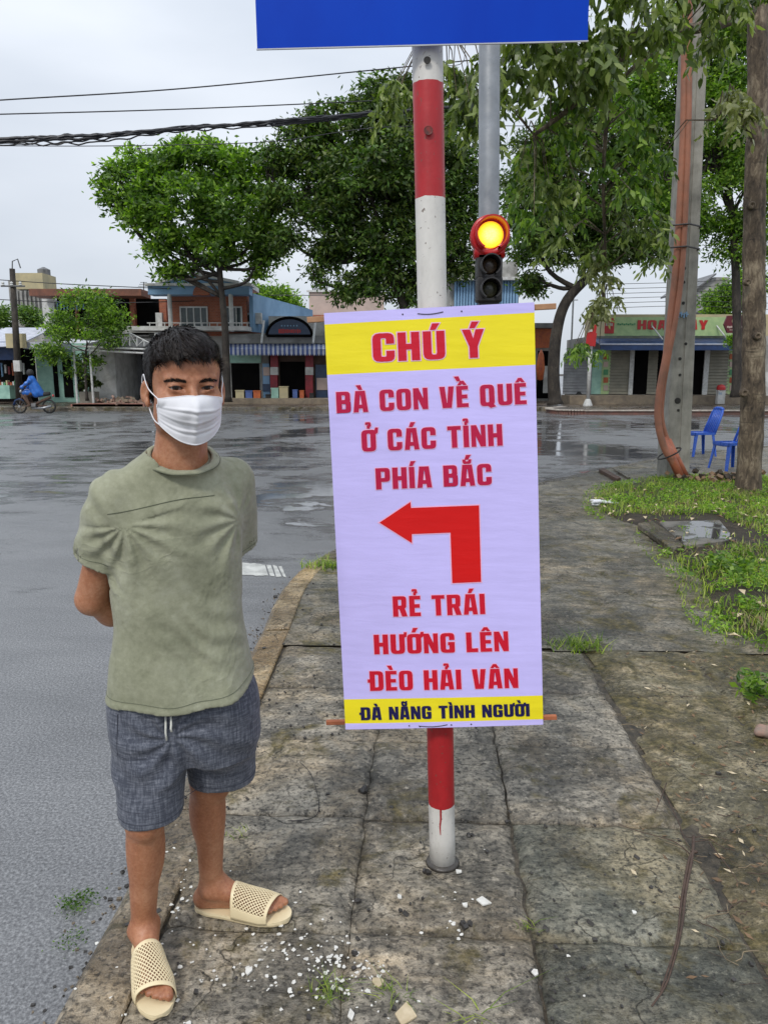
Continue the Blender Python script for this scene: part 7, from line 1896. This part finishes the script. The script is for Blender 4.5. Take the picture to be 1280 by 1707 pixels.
for cx_, cy_, sx_, sy_, n in ((545, 1600, 34, 22, 60), (610, 1625, 30, 24, 50), (560, 1590, 90, 60, 34), (650, 1650, 50, 30, 20), (440, 1560, 50, 40, 26), (300, 1500, 16, 40, 22), (330, 1630, 60, 40, 22), (230, 1640, 50, 40, 20), (760, 1520, 30, 40, 9), (300, 1440, 14, 30, 14), (700, 1600, 60, 60, 16), (880, 1640, 60, 60, 5), (450, 1660, 80, 40, 20)):
    for _ in range(n):
        g_ = G(min(1250, max(60, random.gauss(cx_, sx_))), min(1720, random.gauss(cy_, sy_)), 0)
        if kerb_dist(g_.x, g_.y) < .01: continue
        r_ = random.choice((.003, .004, .0045, .006, .0075)); flake(m, g_.x, g_.y, .002, r_, r_ * .12)
tag(m.obj('plaster_flakes', 'plaster_white', fix=True), 'scatter of small white paint flakes over the pavement by the feet', 'flakes', kind='stuff')
for (px, py, r_, mt, lb) in ((803, 1505, .027, 'plaster_white', 'largest white flake lying right of the post foot'), (775, 1512, .012, 'plaster_white', 'small white flake left of the largest one'), (765, 1456, .014, 'plaster_white', 'white flake closest to the post foot on its right'),
                             (666, 1498, .012, 'plaster_white', 'lone white flake left below the post foot'), (632, 1641, .018, 'plaster_cream', 'cream coloured flake in the bottom litter'), (675, 1695, .034, 'plaster_cream', 'large cream flake at the bottom edge'),
                             (585, 1695, .016, 'plaster_white', 'white flake at the bottom edge left of the cream one'), (415, 1622, .013, 'plaster_white', 'white flake between the two slippers'), (892, 1624, .010, 'plaster_white', 'white flake lying in the long slab joint'), (1057, 1524, .009, 'plaster_white', 'white speck alone on the dark slab')):
    g_ = G(px, py, 0); m = M(); flake(m, g_.x, g_.y, .004, r_, .004); tag(m.obj('paint_flake', mt, fix=True), lb, 'flake', 'larger loose flakes on the pavement')
pm('stone_dark', (.05, .045, .04), (.025, .022, .02), 30, .5, .5); pm('dead_leaf', (.2, .12, .06), (.1, .06, .03), 20, .6); pm('twig_brown', (.09, .055, .038), (.05, .03, .022), 40, .7, .4)
m = M()
for k in range(380):
    if k < 240: g_ = G(random.uniform(200, 1270), random.uniform(1090, 1700), 0)
    else: g_ = G(random.uniform(400, 620) + random.gauss(0, 6), random.uniform(960, 1300), 0)
    if kerb_dist(g_.x, g_.y) < .05: continue
    r_ = random.choice((.003, .004, .006, .009 if k % 9 == 0 else .004)); m.box((g_.x, g_.y, r_ * .4), (r_ * 2, r_ * 1.6, r_), Matrix.Rotation(random.uniform(0, 3), 3, (.3, .2, 1)))
for (px, py, r_) in ((603, 1320, .017), (712, 1455, .01), (775, 1543, .012), (653, 1347, .008), (592, 1590, .009), (782, 1393, .008), (596, 1503, .008)):
    g_ = G(px, py, 0); 
    for q in range(4): m.box((g_.x + random.gauss(0, r_ * .5), g_.y + random.gauss(0, r_ * .5), r_ * .4), (r_ * 1.3, r_, r_ * .9), Matrix.Rotation(random.uniform(0, 3), 3, (random.random(), .4, 1)))
tag(m.obj('grit', 'stone_dark'), 'dark grit and small clods scattered over the slabs', 'grit', kind='stuff')
m = M()
for k in range(260):
    g_ = G(random.uniform(1040, 1300), 1085 + 620 * random.random() ** 1.2, 0); u, v = suv(g_.x, g_.y)
    if u < .6 and random.random() < .85: continue
    L_ = random.uniform(.006, .02); a = random.uniform(0, 3.14); z_ = z_moss(g_.x, g_.y) + .004 if u > .6 else .004
    dx, dy = math.cos(a) * L_, math.sin(a) * L_; w2 = L_ * random.uniform(.15, .5); m.add([(g_.x - dx, g_.y - dy, z_), (g_.x + dy * w2 / L_, g_.y - dx * w2 / L_, z_ + .003), (g_.x + dx, g_.y + dy, z_ + random.uniform(0, .006)), (g_.x - dy * w2 / L_, g_.y + dx * w2 / L_, z_)], [(0, 1, 2, 3)], random.choice((0, 0, 0, 0, 1)))
for k in range(500):
    x, Y = random.uniform(2.0, 6), random.uniform(3.6, 9.5)
    if not in_poly(x, Y, VERGE): continue
    L_ = random.uniform(.02, .05); a = random.uniform(0, 3.14); z_ = z_soil(x, Y) + .03; dx, dy = math.cos(a) * L_, math.sin(a) * L_
    m.add([(x - dx, Y - dy, z_), (x + dy * .5, Y - dx * .5, z_ + .02), (x + dx, Y + dy, z_ + .01), (x - dy * .5, Y + dx * .5, z_ + .02)], [(0, 1, 2, 3)], random.choice((0, 1)))
tag(m.obj('leaf_litter', ['dead_leaf', 'plaster_cream']), 'dead leaf scraps scattered over the mossy ground and verge', 'leaf litter', kind='stuff')
m = M()
for k in range(120):      # roots and straws crossing the mossy ground
    g_ = G(random.uniform(1000, 1290), random.uniform(1090, 1690), 0); u, v = suv(g_.x, g_.y)
    if u < .45: continue
    a = random.gauss(.2, .7); L_ = random.uniform(.03, .14); pts = []
    for j in range(5): pts.append((g_.x + math.cos(a) * L_ * j / 4, g_.y + math.sin(a) * L_ * j / 4, (z_moss(g_.x, g_.y) if u > .6 else 0) + .004 + .006 * random.random())); a += random.gauss(0, .25)
    m.tube(pts, random.choice((.0006, .0009, .0014)), 4, m=k % 2)
pm('straw_dry', (.26, .2, .12), (.15, .11, .07), 30, .7)
tag(m.obj('straws', ['twig_brown', 'straw_dry']), 'thin straws and rootlets strewn over the mossy ground', 'straws', kind='stuff')
m = M(); sticks = [((1155, 1400), (1152, 1440), (1142, 1490), (1134, 1560), (1112, 1640), (1085, 1690)), ((1160, 1425), (1148, 1440), (1136, 1500), (1126, 1580), (1100, 1660)), ((1150, 1430), (1120, 1412), (1060, 1390), (1030, 1383)), ((1108, 1330), (1125, 1370), (1150, 1425), (1170, 1440)), ((1110, 1310), (1100, 1340), (1090, 1360)), ((1180, 1410), (1215, 1460), (1230, 1480))]
for k, st_ in enumerate(sticks):
    cc = catmull([G(x, y, 0) + Vector((0, 0, .012 + .01 * (i % 2))) for i, (x, y) in enumerate(st_)], 5); m.tube(cc, [(.0055 if k < 2 else .002) * (1 - .6 * i / len(cc)) for i in range(len(cc))], 6)
tag(m.obj('dead_branch', 'twig_brown', smooth=True), 'dry forked branch lying across the right-hand slabs', 'branch')
m = M(); m.tube(catmull([G(x, y, 0) + Vector((0, 0, .004)) for x, y in ((500, 1272), (517, 1290), (528, 1320), (532, 1345), (526, 1362), (505, 1369), (480, 1370))], 6), .0016, 6); tag(m.obj('bent_wire', 'wire_dark', smooth=True), 'thin dark bent wire lying left of the post foot', 'wire')

# slab cover set in the verge, board beside it, loose boards, scraps
def slab_px(pts, z0, h_, name, mat_, label, cat, bevel=.01):
    p = [G(x, y, z0 + h_) for x, y in pts]; m = M(); m.prism([(q.x, q.y, z0) for q in p][::-1], (0, 0, h_)); return tag(m.obj(name, mat_, fix=True, bevel=bevel), label, cat)
t = NT('wet_slab'); v = t.coord('World'); wf = t.ramp(t.noise(v, 2.4, 5, .6), [(.46, 0.0), (.54, 1.0)])
t.set(color=t.mix(wf, t.ramp(t.noise(v, 8, 6), [(.3, (.08, .075, .065)), (.7, (.2, .185, .16))]), (.05, .048, .045)), rough=t.mix(wf, .6, .05), normal=t.bump(t.math('MULTIPLY', t.noise(v, 30, 5), t.math('SUBTRACT', 1.0, wf)), .4, .01))
slab_px([(1098, 869), (1200, 867), (1226, 898), (1142, 908)], .0, .075, 'slab_cover', 'wet_slab', 'wet grey concrete cover set in the grass verge', 'drain cover')
slab_px([(1062, 872), (1088, 868), (1146, 906), (1122, 914)], .0, .06, 'border_slab', 'grey_kerb', 'dark weathered border slab along the left of the wet cover', 'slab')
slab_px([(998, 782), (1006, 780), (1034, 796), (1028, 798)], .0, .05, 'loose_board', 'wood_dark', 'dark loose board lying near the pole foot', 'board', .002)
slab_px([(1022, 781), (1026, 780), (1050, 795), (1046, 796)], .0, .03, 'loose_board', 'grey_kerb', 'narrow grey board lying right of the dark one', 'board', .002)
g_ = G(1000, 843, 0); m = M(); 
for k in range(5): flake(m, g_.x + random.gauss(0, .07), g_.y + random.gauss(0, .05), .02 + .01 * k, .07, .012)
tag(m.obj('plastic_scrap', 'mask_cloth', fix=True), 'crumpled white plastic scrap at the left tip of the verge', 'litter')
g_ = G(1275, 1224, 0); m = M(); V_, F_ = surface_net(lambda p: ell(p, (g_.x, g_.y, .012), (.05, .035, .028)) + .006 * np.sin(p[:, 0] * 90) * np.sin(p[:, 1] * 70), (g_.x - .08, g_.y - .06, -.03), (g_.x + .08, g_.y + .06, .06), .008)
tag(fast_mesh('broken_stone', V_, F_, 'rubble'), 'reddish broken stone at the right edge on mossy ground', 'stone')
m = M(); g_ = G(1195, 800, .05)
for k in range(60): m.box((g_.x + random.gauss(0, .35), g_.y + random.gauss(0, .2), .06 + abs(random.gauss(0, .04))), (.08, .05, .05), Matrix.Rotation(random.uniform(0, 3), 3, (random.random(), .4, 1)), k % 2)
tag(m.obj('clods', ['soil', 'dead_leaf']), 'brown clods and dead stems between the pole and the near trunk', 'clods', kind='stuff')
